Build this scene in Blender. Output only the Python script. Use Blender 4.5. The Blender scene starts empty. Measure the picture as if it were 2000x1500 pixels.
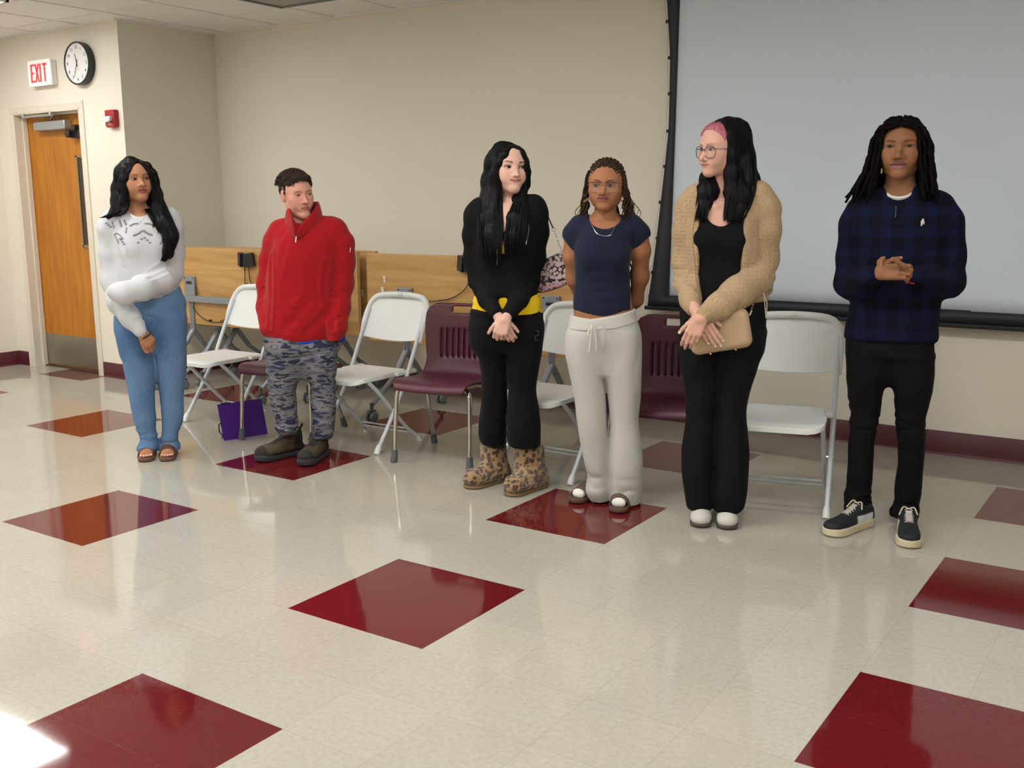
import bpy, bmesh, math, random
import numpy as np
from mathutils import Vector, Matrix

SC = bpy.context.scene
COL = SC.collection

# ---------------------------------------------------------------- camera
CAM_F = 1996.1
_p, _y, _r = np.radians([10.222, -34.030, 0.387])
CAM_C = np.array([2.6024, -3.0217, 1.4326])
_fwd = np.array([math.sin(_y)*math.cos(_p), math.cos(_y)*math.cos(_p), -math.sin(_p)])
_rt = np.array([math.cos(_y), -math.sin(_y), 0.0])
_dn = np.cross(_fwd, _rt)
CAM_R = np.array([_rt*math.cos(_r)+_dn*math.sin(_r), -_rt*math.sin(_r)+_dn*math.cos(_r), _fwd])
cam = bpy.data.cameras.new('camera')
cam.sensor_width = 36.0
cam.lens = CAM_F/2000*36.0
cam.clip_start = 0.05
camo = bpy.data.objects.new('camera', cam)
COL.objects.link(camo)
M = Matrix.Identity(4)
for i in range(3):
    M[i][0] = CAM_R[0][i]; M[i][1] = -CAM_R[1][i]; M[i][2] = -CAM_R[2][i]; M[i][3] = CAM_C[i]
camo.matrix_world = M
SC.camera = camo

# ---------------------------------------------------------------- world, exposure
w = bpy.data.worlds.new('world'); SC.world = w
w.use_nodes = True
w.node_tree.nodes['Background'].inputs[0].default_value = (0.8, 0.85, 0.9, 1)
w.node_tree.nodes['Background'].inputs[1].default_value = 0.05
SC.view_settings.view_transform = 'Standard'
SC.view_settings.look = 'None'
SC.view_settings.gamma = 1.0
SC.view_settings.exposure = 0.0
SC.view_settings.use_curve_mapping = False
SC.cycles.max_bounces = 6
SC.cycles.diffuse_bounces = 4
SC.cycles.glossy_bounces = 3
SC.cycles.transparent_max_bounces = 8
SC.cycles.use_denoising = True
SC.cycles.caustics_reflective = False
SC.cycles.caustics_refractive = False

CEIL = 2.80
YB = 2.99      # back wall plane
YD = 2.06      # door wall plane
XJ = -4.44     # jog face
XL = -6.19     # left wall
XR = 4.6
YF = -7.3
LIGHT_ON = 17.5
LIGHTS = [(-4.97, 0.875, 1), (-2.45, -0.305, 1), (-0.01, -0.305, 1), (2.43, -0.305, 1), (-4.88, -1.525, 1),
          (-4.88, -3.965, 1), (-2.45, -2.745, 1), (-0.01, -2.745, 1), (2.43, -2.745, 1),
          (-2.45, -5.185, 1), (-0.01, -5.185, 1), (2.43, -5.185, 1),
          (-2.45, 2.135, 0)]

# ---------------------------------------------------------------- un-projection
def cray(px, py):
    return CAM_R.T @ np.array([(px-1000)/CAM_F, (py-750)/CAM_F, 1.0])
def ground(px, py, z=0.0):
    d = cray(px, py); return CAM_C + d*((z-CAM_C[2])/d[2])
def at_y(px, py, Y):
    d = cray(px, py); return CAM_C + d*((Y-CAM_C[1])/d[1])

# ---------------------------------------------------------------- tagging / linking
def tag(o, label=None, cat=None, group=None, kind=None):
    if label: o['label'] = label
    if cat: o['category'] = cat
    if group: o['group'] = group
    if kind: o['kind'] = kind
    return o
def empty(name, loc=(0, 0, 0), rz=0.0, parent=None):
    o = bpy.data.objects.new(name, None); COL.objects.link(o)
    o.empty_display_size = 0.1
    o.location = loc; o.rotation_euler = (0, 0, rz)
    if parent: o.parent = parent
    return o
def copy_tree(o, parent=None):
    c = o.copy(); COL.objects.link(c)
    if parent: c.parent = parent
    for ch in list(o.children): copy_tree(ch, c)
    return c

# ---------------------------------------------------------------- materials
def srgb(r, g, b):
    def f(c):
        c /= 255.0
        return c/12.92 if c <= 0.04045 else ((c+0.055)/1.055)**2.4
    return (f(r), f(g), f(b), 1.0)
def new_mat(name):
    m = bpy.data.materials.new(name); m.use_nodes = True
    nt = m.node_tree; b = nt.nodes['Principled BSDF']
    return m, nt, b
def N(nt, t, **kw):
    n = nt.nodes.new(t)
    for k, v in kw.items():
        if k in n.inputs: n.inputs[k].default_value = v
        else: setattr(n, k, v)
    return n
def mat(name, col, rough=0.5, metal=0.0, spec=0.5, bump=None, var=None, coat=0.0, sheen=0.0, emit=None, trans=0.0, sub=0.0, coords='Object'):
    """bump=(scale,strength,detail[,stretch xyz]); var=(scale,amount[,stretch])"""
    m, nt, b = new_mat(name)
    b.inputs['Base Color'].default_value = col
    b.inputs['Roughness'].default_value = rough
    b.inputs['Metallic'].default_value = metal
    b.inputs['Specular IOR Level'].default_value = spec
    b.inputs['Coat Weight'].default_value = coat
    b.inputs['Sheen Weight'].default_value = sheen
    b.inputs['Transmission Weight'].default_value = trans
    if sub:
        b.inputs['Subsurface Weight'].default_value = sub
        b.inputs['Subsurface Radius'].default_value = (0.012, 0.005, 0.003)
        b.inputs['Subsurface Scale'].default_value = 1.0
    if emit:
        b.inputs['Emission Color'].default_value = emit[0]
        b.inputs['Emission Strength'].default_value = emit[1]
    if bump or var:
        tc = N(nt, 'ShaderNodeTexCoord')
    if bump:
        mp = N(nt, 'ShaderNodeMapping'); nt.links.new(tc.outputs[coords], mp.inputs[0])
        if len(bump) > 3: mp.inputs['Scale'].default_value = bump[3]
        n = N(nt, 'ShaderNodeTexNoise', Scale=bump[0], Detail=bump[2])
        nt.links.new(mp.outputs[0], n.inputs['Vector'])
        bp = N(nt, 'ShaderNodeBump', Strength=bump[1], Distance=0.01)
        nt.links.new(n.outputs['Fac'], bp.inputs['Height'])
        nt.links.new(bp.outputs[0], b.inputs['Normal'])
    if var:
        mp = N(nt, 'ShaderNodeMapping'); nt.links.new(tc.outputs[coords], mp.inputs[0])
        if len(var) > 2: mp.inputs['Scale'].default_value = var[2]
        n = N(nt, 'ShaderNodeTexNoise', Scale=var[0], Detail=4.0)
        nt.links.new(mp.outputs[0], n.inputs['Vector'])
        hs = N(nt, 'ShaderNodeMix', data_type='RGBA')
        a = tuple(c*(1-var[1]) for c in col[:3])+(1,)
        c2 = tuple(min(1, c*(1+var[1])) for c in col[:3])+(1,)
        hs.inputs[6].default_value = a; hs.inputs[7].default_value = c2
        nt.links.new(n.outputs['Fac'], hs.inputs[0])
        nt.links.new(hs.outputs[2], b.inputs['Base Color'])
    return m

# ---------------------------------------------------------------- mesh builder
class MB:
    def __init__(s): s.v = []; s.f = []; s.mi = []; s.cur = 0
    def add(s, vs, fs):
        o = len(s.v); s.v += [tuple(map(float, p)) for p in vs]
        s.f += [tuple(i+o for i in f) for f in fs]; s.mi += [s.cur]*len(fs)
        return s
    def box(s, x0, x1, y0, y1, z0, z1, mtx=None):
        vs = [(x, y, z) for x in (x0, x1) for y in (y0, y1) for z in (z0, z1)]
        if mtx is not None: vs = [mtx @ Vector(p) for p in vs]
        return s.add(vs, [(0, 1, 3, 2), (4, 6, 7, 5), (0, 4, 5, 1), (2, 3, 7, 6), (0, 2, 6, 4), (1, 5, 7, 3)])
    def tube(s, pts, r, n=10, caps=True, flat=1.0, up=(0, 0, 1)):
        """r scalar or list; flat = thickness ratio along the 'up'-ish axis"""
        P = [Vector(p) for p in pts]
        if len(P) < 2: return s
        R = [r]*len(P) if np.isscalar(r) else list(r)
        vs = []; fs = []
        prev = None
        for i, p in enumerate(P):
            t = (P[min(i+1, len(P)-1)]-P[max(i-1, 0)])
            if t.length < 1e-9: t = Vector((0, 0, 1))
            t.normalize()
            if prev is None:
                u = Vector(up)
                if abs(u.dot(t)) > 0.95: u = Vector((1, 0, 0)) if abs(t.x) < .9 else Vector((0, 1, 0))
                a = (u - t*u.dot(t)).normalized()
            else:
                a = prev - t*prev.dot(t)
                a = a.normalized() if a.length > 1e-6 else Vector((1, 0, 0))
            prev = a; b = t.cross(a)
            for k in range(n):
                an = 2*math.pi*k/n
                vs.append(p + a*(math.cos(an)*R[i]*flat) + b*(math.sin(an)*R[i]))
        for i in range(len(P)-1):
            for k in range(n):
                k2 = (k+1) % n
                fs.append((i*n+k, i*n+k2, (i+1)*n+k2, (i+1)*n+k))
        if caps:
            fs.append(tuple(range(n-1, -1, -1))); fs.append(tuple((len(P)-1)*n+k for k in range(n)))
        return s.add(vs, fs)
    def lathe(s, prof, axis_o=(0, 0, 0), mtx=None, n=24):
        """prof: list of (radius, height) about local z"""
        vs = []; fs = []
        for (r, h) in prof:
            for k in range(n):
                a = 2*math.pi*k/n
                p = Vector((r*math.cos(a), r*math.sin(a), h))
                if mtx is not None: p = mtx @ p
                vs.append(p+Vector(axis_o))
        m = len(prof)
        for i in range(m-1):
            for k in range(n):
                k2 = (k+1) % n
                fs.append((i*n+k, i*n+k2, (i+1)*n+k2, (i+1)*n+k))
        fs.append(tuple(range(n-1, -1, -1))); fs.append(tuple((m-1)*n+k for k in range(n)))
        return s.add(vs, fs)
    def prism(s, poly, d0, d1, f):
        """poly: 2D outline; f(u,v,d) -> 3D"""
        n = len(poly)
        vs = [f(u, v, d0) for u, v in poly]+[f(u, v, d1) for u, v in poly]
        fs = [tuple(range(n-1, -1, -1)), tuple(range(n, 2*n))]
        fs += [(i, (i+1) % n, n+(i+1) % n, n+i) for i in range(n)]
        return s.add(vs, fs)
    def grid(s, nu, nv, f):
        vs = [f(i/(nu-1), j/(nv-1)) for i in range(nu) for j in range(nv)]
        fs = [(i*nv+j, (i+1)*nv+j, (i+1)*nv+j+1, i*nv+j+1) for i in range(nu-1) for j in range(nv-1)]
        return s.add(vs, fs)
    def build(s, name, mats, parent=None, bevel=0.0, smooth=True, segs=2, angle=40, solid=0.0, loc=None, rz=0.0, subd=0):
        me = bpy.data.meshes.new(name); me.from_pydata(s.v, [], s.f)
        if not isinstance(mats, (list, tuple)): mats = [mats]
        for m_ in mats: me.materials.append(m_)
        if len(mats) > 1: me.polygons.foreach_set('material_index', s.mi)
        bm = bmesh.new(); bm.from_mesh(me)
        bmesh.ops.recalc_face_normals(bm, faces=bm.faces); bm.to_mesh(me); bm.free()
        if smooth:
            me.polygons.foreach_set('use_smooth', [True]*len(me.polygons))
            me.set_sharp_from_angle(angle=math.radians(angle))
        me.update()
        o = bpy.data.objects.new(name, me); COL.objects.link(o)
        if parent: o.parent = parent
        if loc is not None: o.location = loc
        if rz: o.rotation_euler = (0, 0, rz)
        if solid:
            md = o.modifiers.new('solid', 'SOLIDIFY'); md.thickness = solid; md.offset = 0
        if subd:
            md = o.modifiers.new('subd', 'SUBSURF'); md.levels = subd; md.render_levels = subd
        if bevel:
            md = o.modifiers.new('bevel', 'BEVEL'); md.width = bevel; md.segments = segs
            md.limit_method = 'ANGLE'; md.angle_limit = math.radians(50); md.harden_normals = False
        return o
def curve_pts(P, n=8):
    """Catmull-Rom through P"""
    P = [np.array(p, float) for p in P]
    Q = [2*P[0]-P[1]]+P+[2*P[-1]-P[-2]]
    out = []
    for i in range(1, len(Q)-2):
        for k in range(n):
            t = k/n
            out.append(0.5*((2*Q[i])+(-Q[i-1]+Q[i+1])*t+(2*Q[i-1]-5*Q[i]+4*Q[i+1]-Q[i+2])*t*t+(-Q[i-1]+3*Q[i]-3*Q[i+1]+Q[i+2])*t**3))
    out.append(Q[-2]); return out
def round_poly(w, h, r, n=6, cx=0, cy=0):
    out = []
    for sx, sy, a0 in ((1, 1, 0), (-1, 1, 90), (-1, -1, 180), (1, -1, 270)):
        for k in range(n+1):
            a = math.radians(a0+90*k/n)
            out.append((cx+sx*(w/2-r)+r*math.cos(a), cy+sy*(h/2-r)+r*math.sin(a)))
    return out
# ================================================================ ROOM
def struct(name, mb, m, **kw):
    o = mb.build(name, m, **kw); o['kind'] = 'structure'; return o

# wall paint
M_wall = mat('wall_paint', srgb(231, 225, 211), rough=0.55, spec=0.3, bump=(220, 0.06, 3), var=(2.0, 0.015))
M_frame = mat('door_frame_paint', srgb(222, 215, 200), rough=0.4)
M_base = mat('maroon_vinyl', srgb(82, 28, 40), rough=0.35, var=(8, 0.08))

# floor: cream vinyl tiles, 2x2 maroon squares on a 6 x 4 ft repeat
def floor_mat():
    m, nt, b = new_mat('vinyl_tile_floor')
    L = nt.links.new
    tc = N(nt, 'ShaderNodeTexCoord'); sep = N(nt, 'ShaderNodeSeparateXYZ'); L(tc.outputs['Object'], sep.inputs[0])
    def mth(op, a, b_=None, c=None):
        n = N(nt, 'ShaderNodeMath', operation=op)
        for i, x in enumerate((a, b_, c)):
            if x is None: continue
            if isinstance(x, (int, float)): n.inputs[i].default_value = x
            else: L(x, n.inputs[i])
        return n.outputs[0]
    SX, SY = 0.6148, 0.6096
    u = mth('DIVIDE', sep.outputs[0], SX); v = mth('DIVIDE', sep.outputs[1], -SY)
    fu = mth('FLOORED_MODULO', u, 3.0); fv = mth('FLOORED_MODULO', v, 2.0)
    mar = mth('MULTIPLY', mth('LESS_THAN', fu, 1.0), mth('LESS_THAN', fv, 1.0))
    # seams every foot
    su = mth('FLOORED_MODULO', mth('MULTIPLY', u, 2.0), 1.0); sv = mth('FLOORED_MODULO', mth('MULTIPLY', v, 2.0), 1.0)
    du = mth('MINIMUM', su, mth('SUBTRACT', 1.0, su)); dv = mth('MINIMUM', sv, mth('SUBTRACT', 1.0, sv))
    seam = mth('LESS_THAN', mth('MINIMUM', du, dv), 0.0032)
    # per-tile tint
    fx = mth('FLOOR', mth('MULTIPLY', u, 2.0)); fy = mth('FLOOR', mth('MULTIPLY', v, 2.0))
    cmb = N(nt, 'ShaderNodeCombineXYZ'); L(fx, cmb.inputs[0]); L(fy, cmb.inputs[1])
    wn = N(nt, 'ShaderNodeTexWhiteNoise', noise_dimensions='3D'); L(cmb.outputs[0], wn.inputs['Vector'])
    n1 = N(nt, 'ShaderNodeTexNoise', Scale=55.0, Detail=6.0, Roughness=0.7); L(tc.outputs['Object'], n1.inputs['Vector'])
    n2 = N(nt, 'ShaderNodeTexNoise', Scale=1.3, Detail=3.0); L(tc.outputs['Object'], n2.inputs['Vector'])
    rp = N(nt, 'ShaderNodeValToRGB')
    rp.color_ramp.elements[0].position = 0.25; rp.color_ramp.elements[0].color = srgb(166, 162, 149)
    rp.color_ramp.elements[1].position = 0.60; rp.color_ramp.elements[1].color = srgb(180, 176, 164)
    L(n1.outputs['Fac'], rp.inputs[0])
    rm = N(nt, 'ShaderNodeValToRGB')
    rm.color_ramp.elements[0].position = 0.30; rm.color_ramp.elements[0].color = srgb(92, 20, 25)
    rm.color_ramp.elements[1].position = 0.72; rm.color_ramp.elements[1].color = srgb(104, 26, 30)
    L(n1.outputs['Fac'], rm.inputs[0])
    mx = N(nt, 'ShaderNodeMix', data_type='RGBA'); L(mar, mx.inputs[0]); L(rp.outputs[0], mx.inputs[6]); L(rm.outputs[0], mx.inputs[7])
    hsv = N(nt, 'ShaderNodeHueSaturation'); L(mx.outputs[2], hsv.inputs['Color'])
    val = mth('ADD', mth('MULTIPLY', wn.outputs['Value'], 0.05), mth('MULTIPLY', n2.outputs['Fac'], 0.10))
    L(mth('ADD', val, 0.92), hsv.inputs['Value'])
    mx2 = N(nt, 'ShaderNodeMix', data_type='RGBA'); L(mth('MULTIPLY', seam, mth('SUBTRACT', 0.28, mth('MULTIPLY', mar, 0.2))), mx2.inputs[0])
    L(hsv.outputs[0], mx2.inputs[6]); mx2.inputs[7].default_value = srgb(120, 105, 85)
    L(mx2.outputs[2], b.inputs['Base Color'])
    n3 = N(nt, 'ShaderNodeTexNoise', Scale=3.0, Detail=5.0); L(tc.outputs['Object'], n3.inputs['Vector'])
    L(mth('ADD', mth('MULTIPLY', n3.outputs['Fac'], 0.05), 0.035), b.inputs['Roughness'])
    n4 = N(nt, 'ShaderNodeTexNoise', Scale=2.2, Detail=2.0); L(tc.outputs['Object'], n4.inputs['Vector'])
    bp = N(nt, 'ShaderNodeBump', Strength=0.14, Distance=0.004)
    L(mth('SUBTRACT', n4.outputs['Fac'], mth('MULTIPLY', seam, 0.08)), bp.inputs['Height']); L(bp.outputs[0], b.inputs['Normal'])
    b.inputs['Specular IOR Level'].default_value = 0.55
    return m
struct('floor', MB().box(XL-0.2, XR+0.2, YF-0.2, YB+0.2, -0.1, 0.0), floor_mat(), smooth=False)

# walls
T = 0.15
struct('wall_back', MB().box(XJ-T, XR+T, YB, YB+T, 0, CEIL), M_wall, smooth=False)
struct('wall_jog', MB().box(XJ-T, XJ, YD+T, YB+T, 0, CEIL), M_wall, smooth=False)
DX0, DX1, DZ = -5.93, -5.0, 2.17
struct('wall_door', MB().box(XL-T, DX0, YD, YD+T, 0, CEIL).box(DX1, XJ-0.0, YD, YD+T, 0, CEIL).box(DX0, DX1, YD, YD+T, DZ, CEIL), M_wall, smooth=False)
struct('wall_left', MB().box(XL-T, XL, YF, YD, 0, CEIL), M_wall, smooth=False)
struct('wall_right', MB().box(XR, XR+T, YF, YB, 0, CEIL), M_wall, smooth=False)
struct('wall_front', MB().box(XL-T, XR+T, YF-T, YF, 0, CEIL), M_wall, smooth=False)
# baseboards (vinyl cove base)
def base_prof(mb, p0, p1, nrm):
    h = 0.125 if p0[1] < 2.5 else 0.135
    p0 = Vector(p0+(0,)); p1 = Vector(p1+(0,)); n = Vector(nrm+(0,))
    prof = [(0, 0), (0.012, 0.0), (0.007, 0.008), (0.005, 0.02), (0.005, h-0.004), (0.002, h), (0, h)]
    vs = [p0+n*d+Vector((0, 0, z)) for d, z in prof]+[p1+n*d+Vector((0, 0, z)) for d, z in prof]
    k = len(prof)
    mb.add(vs, [(i, (i+1) % k, k+(i+1) % k, k+i) for i in range(k)]+[tuple(range(k)), tuple(range(k, 2*k))])
for nm, a, b_, n_ in (('baseboard_back', (XJ, YB), (XR, YB), (0, -1)), ('baseboard_jog', (XJ, YD), (XJ, YB), (1, 0)),
                      ('baseboard_door_right', (-4.94, YD), (XJ+0.01, YD), (0, -1)), ('baseboard_door_left', (XL, YD), (-6.04, YD), (0, -1)),
                      ('baseboard_left', (XL, YF), (XL, YD), (1, 0)), ('baseboard_right', (XR, YF), (XR, YB), (-1, 0))):
    mb = MB(); base_prof(mb, a, b_, n_); struct(nm, mb, M_base)

# ceiling with lay-in grid
def ceil_mat():
    m, nt, b = new_mat('ceiling_tiles'); L = nt.links.new
    tc = N(nt, 'ShaderNodeTexCoord')
    n1 = N(nt, 'ShaderNodeTexNoise', Scale=90.0, Detail=5.0); L(tc.outputs['Object'], n1.inputs['Vector'])
    rp = N(nt, 'ShaderNodeValToRGB'); rp.color_ramp.elements[0].position = 0.3; rp.color_ramp.elements[0].color = srgb(234, 232, 228)
    rp.color_ramp.elements[1].position = 0.6; rp.color_ramp.elements[1].color = srgb(242, 241, 238)
    L(n1.outputs['Fac'], rp.inputs[0]); L(rp.outputs[0], b.inputs['Base Color'])
    b.inputs['Roughness'].default_value = 0.9
    bp = N(nt, 'ShaderNodeBump', Strength=0.15, Distance=0.002); L(n1.outputs['Fac'], bp.inputs['Height']); L(bp.outputs[0], b.inputs['Normal'])
    return m
struct('ceiling', MB().box(XL-T, XR+T, YF-T, YB+T, CEIL+0.01, CEIL+0.12), ceil_mat(), smooth=False)
M_grid = mat('grid_paint', srgb(232, 230, 226), rough=0.5)
gx = []
x = -3.057
while x > XL: x -= 0.6096
x += 0.6096
mb = MB()
while x < XR: mb.box(x-0.010, x+0.010, YF, YB, CEIL+0.004, CEIL+0.012); x += 0.6096
y = 0.0
while y > YF: y -= 0.61
y += 0.61
while y < YB: mb.box(XL, XR, y-0.010, y+0.010, CEIL+0.003, CEIL+0.011); y += 0.61
mb.box(XJ, XR, YB-0.02, YB, CEIL-0.003, CEIL+0.012); mb.box(XL, XJ, YD-0.02, YD, CEIL-0.003, CEIL+0.012)
mb.box(XJ, XJ+0.02, YD, YB, CEIL-0.003, CEIL+0.012)
struct('trim_1', mb, M_grid, smooth=False)

# ceiling troffers
M_lit = mat('lit_diffuser', (0.9, 0.9, 0.9, 1), rough=0.5, emit=((1.0, 0.992, 0.965, 1), LIGHT_ON))
M_unlit = mat('unlit_diffuser', srgb(150, 150, 146), rough=0.35, bump=(150, 0.3, 2))
M_troffer = mat('troffer_frame', srgb(225, 224, 220), rough=0.4)
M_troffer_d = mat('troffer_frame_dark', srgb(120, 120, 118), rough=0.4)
def troffer(cx, cy, lit, label):
    t = empty('ceiling_light', (cx, cy, CEIL))
    hx, hy = 0.597, 0.295
    fr = MB()
    for a in ((-hx, hx, -hy, -hy+0.025), (-hx, hx, hy-0.025, hy), (-hx, -hx+0.025, -hy, hy), (hx-0.025, hx, -hy, hy)):
        fr.box(a[0], a[1], a[2], a[3], -0.012, 0.008)
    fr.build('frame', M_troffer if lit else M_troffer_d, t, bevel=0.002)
    MB().box(-hx+0.025, hx-0.025, -hy+0.025, hy-0.025, -0.004, 0.006).build('diffuser', M_lit if lit else M_unlit, t, smooth=False)
    tag(t, label, 'ceiling light', 'ceiling light panels' if lit else None)
for i, (lx, ly, on) in enumerate(LIGHTS):
    troffer(lx, ly, on, ['switched-off grey ceiling light panel near the corner above the folded tables',
                         'lit ceiling light panel peeking in at the top left above the door wall' if i == 0 else
                         'lit white ceiling light panel over the room, out of the picture'][on])

# door
M_door = None
def door_mat():
    m, nt, b = new_mat('door_veneer'); L = nt.links.new
    tc = N(nt, 'ShaderNodeTexCoord'); mp = N(nt, 'ShaderNodeMapping'); mp.inputs['Scale'].default_value = (9, 9, 0.9)
    L(tc.outputs['Object'], mp.inputs[0])
    n1 = N(nt, 'ShaderNodeTexNoise', Scale=2.2, Detail=6.0, Distortion=0.6); L(mp.outputs[0], n1.inputs['Vector'])
    rp = N(nt, 'ShaderNodeValToRGB'); e = rp.color_ramp.elements
    e[0].position = 0.3; e[0].color = srgb(166, 98, 12); e[1].position = 0.7; e[1].color = srgb(196, 128, 24)
    L(n1.outputs['Fac'], rp.inputs[0]); L(rp.outputs[0], b.inputs['Base Color'])
    b.inputs['Roughness'].default_value = 0.38
    return m
M_steel = mat('brushed_steel', srgb(176, 172, 162), rough=0.32, metal=1.0, bump=(40, 0.1, 2, (1, 1, 30)))
d = empty('door_1', (0, 0, 0)); d['kind'] = 'structure'
YP = 2.165
MB().box(DX0+0.004, DX1-0.004, YP, YP+0.045, 0.012, DZ-0.006).build('door_panel', door_mat(), d, bevel=0.002)
fr = MB()
# casing faces + jambs + stop
for (x0, x1, z0, z1) in ((DX0-0.06, DX0-0.0101, 0, DZ+0.0101), (DX1+0.0101, DX1+0.06, 0, DZ+0.0101), (DX0-0.06, DX1+0.06, DZ+0.0101, DZ+0.055)):
    fr.box(x0, x1, YD-0.0115, YD+0.02, z0, z1)
fr.box(DX0-0.01, DX0+0.004, YD-0.012, YD+T, 0, DZ).box(DX1-0.004, DX1+0.01, YD-0.012, YD+T, 0, DZ).box(DX0, DX1, YD-0.012, YD+T, DZ-0.004, DZ+0.01)
fr.box(DX0, DX0+0.018, YP-0.045, YP-0.004, 0, DZ).box(DX0, DX1, YP-0.045, YP-0.004, DZ-0.018, DZ)
fr.build('door_frame', M_frame, d, bevel=0.002)
MB().box(DX0+0.02, DX1-0.02, YP-0.003, YP, 0.02, 0.29).build('kick_plate', M_steel, d, bevel=0.001)
wf = MB()
wx0, wx1, wz0, wz1 = -5.25, -5.10, 1.06, 1.82
for a in ((wx0-.0, wx0+.02, wz0, wz1), (wx1-.02, wx1, wz0, wz1), (wx0, wx1, wz0, wz0+.02), (wx0, wx1, wz1-.02, wz1)):
    wf.box(a[0], a[1], YP-0.012, YP+0.001, a[2], a[3])
wf.build('window_frame', mat('bronze_frame', srgb(140, 120, 84), rough=0.4), d, bevel=0.002)
MB().box(wx0+.02, wx1-.02, YP-0.004, YP+0.001, wz0+.02, wz1-.02).build('window_pane', mat('dark_glass', srgb(58, 44, 28), rough=0.08), d)
M_alu = mat('closer_aluminium', srgb(168, 172, 176), rough=0.35, metal=0.6)
cl = MB().box(-5.715, -5.27, YP-0.075, YP-0.002, 2.03, 2.105).build('door_closer', M_alu, d, bevel=0.008)
cl['label'] = 'silver door closer box'
MB().box(-5.78, -5.36, YP-0.13, YP-0.105, 2.135, 2.15).tube([(-5.36, YP-0.117, 2.142), (-5.5, YP-0.04, 2.115)], 0.008).tube([(-5.78, YP-0.117, 2.15), (-5.78, YP-0.117, 2.17)], 0.02).tube([(-5.38, YP-0.117, 2.14), (-5.38, YP-0.117, 2.168)], 0.018).build('closer_arm', M_alu, cl)
M_black = mat('black_plastic', srgb(24, 24, 27), rough=0.4)
hk = MB().box(-5.235, -5.10, YP-0.05, YP-0.001, 1.955, 2.025).box(-5.19, -5.14, YP-0.07, YP-0.02, 2.01, 2.06).tube([(-5.225, YP-0.03, 1.99), (-5.225, YP-0.09, 1.99)], 0.032, 16)
hk.build('door_holder', M_black, d, bevel=0.006)
MB().box(DX0, DX1, YP-0.03, YP+0.05, 0, 0.011).build('threshold', mat('dark_threshold', srgb(70, 62, 52), rough=0.5), d)
struct('trim_2', MB().tube([(-4.945, YD-0.004, 0.0), (-4.945, YD-0.004, 2.24)], 0.004, 6), M_frame)

# exit sign
M_white_pl = mat('white_plastic', srgb(226, 224, 220), rough=0.4)
M_exitface = mat('exit_face', srgb(235, 232, 232), rough=0.4, emit=((1, .93, .93, 1), 0.25))
M_exitred = mat('exit_red', srgb(240, 60, 60), rough=0.4, emit=(srgb(255, 50, 48), 1.0))
ex = empty('exit_sign', (-5.415, YD, 2.475))
MB().box(-0.155, 0.155, -0.05, 0.0, -0.098, 0.098).build('housing', M_white_pl, ex, bevel=0.008, segs=3)
MB().box(-0.158, 0.158, -0.062, -0.048, -0.102, 0.102).build('face_plate', M_exitface, ex, bevel=0.003)
lt = MB()
y0, y1 = -0.0655, -0.060
def bar(ax, az, bx, bz, wd):
    v = Vector((bx-ax, bz-az)); n = Vector((-v.y, v.x)).normalized()*wd/2
    lt.prism([(ax+n.x, az+n.y), (bx+n.x, bz+n.y), (bx-n.x, bz-n.y), (ax-n.x, az-n.y)], y0, y1, lambda u, v_, d_: (u, d_, v_))
H = 0.072
bar(-.105, -H, -.105, H, .018); bar(-.105, H-.008, -.062, H-.008, .016); bar(-.105, 0, -.070, 0, .016); bar(-.105, -H+.008, -.062, -H+.008, .016)
bar(-.048, -H, -.002, H, .017); bar(-.048, H, -.002, -H, .017)
bar(.022, -H, .022, H, .018)
bar(.082, -H, .082, H, .018); bar(.052, H-.008, .112, H-.008, .016)
lt.build('lettering', M_exitred, ex, smooth=False)
tag(ex, 'white wall exit sign with red EXIT letters beside the round clock', 'exit sign')

# clock
def text_mesh(items, name, m, parent, depth=0.001, font=None):
    """items: (string, x, z, size) laid in the xz plane facing -y -> one mesh"""
    mbx = MB()
    for (st, tx, tz, sz, yy) in items:
        cu = bpy.data.curves.new('t', 'FONT'); cu.body = st; cu.size = sz; cu.align_x = 'CENTER'; cu.align_y = 'CENTER'
        cu.extrude = depth/2; cu.resolution_u = 3
        ob = bpy.data.objects.new('t', cu); COL.objects.link(ob)
        dg = bpy.context.evaluated_depsgraph_get(); me = bpy.data.meshes.new_from_object(ob.evaluated_get(dg))
        vs = [(tx+v.co.x, yy-v.co.z, tz+v.co.y) for v in me.vertices]
        mbx.add(vs, [tuple(p.vertices) for p in me.polygons])
        bpy.data.objects.remove(ob); bpy.data.curves.remove(cu); bpy.data.meshes.remove(me)
    return mbx.build(name, m, parent, smooth=False)
ck = empty('wall_clock', (-4.905, YD, 2.512))
ring = MB(); mtx = Matrix.Rotation(math.radians(90), 4, 'X')
ring.lathe([(0.150, 0.0), (0.163, 0.002), (0.166, 0.03), (0.165, 0.058), (0.160, 0.063), (0.153, 0.060), (0.151, 0.052), (0.10, 0.052)], mtx=mtx, n=48)
ring.build('case', mat('clock_case', srgb(38, 40, 46), rough=0.35), ck)
MB().lathe([(0.152, 0.050), (0.152, 0.0535)], mtx=mtx, n=48).build('dial', mat('clock_dial', srgb(232, 234, 236), rough=0.5), ck)
M_ink = mat('ink_black', srgb(30, 30, 34), rough=0.5)
its = []
for h in range(1, 13):
    a = math.radians(90-30*h); its.append((str(h), 0.122*math.cos(a), 0.122*math.sin(a), 0.038, -0.0542))
for it in its: text_mesh([it], 'numeral', M_ink, ck)
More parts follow.
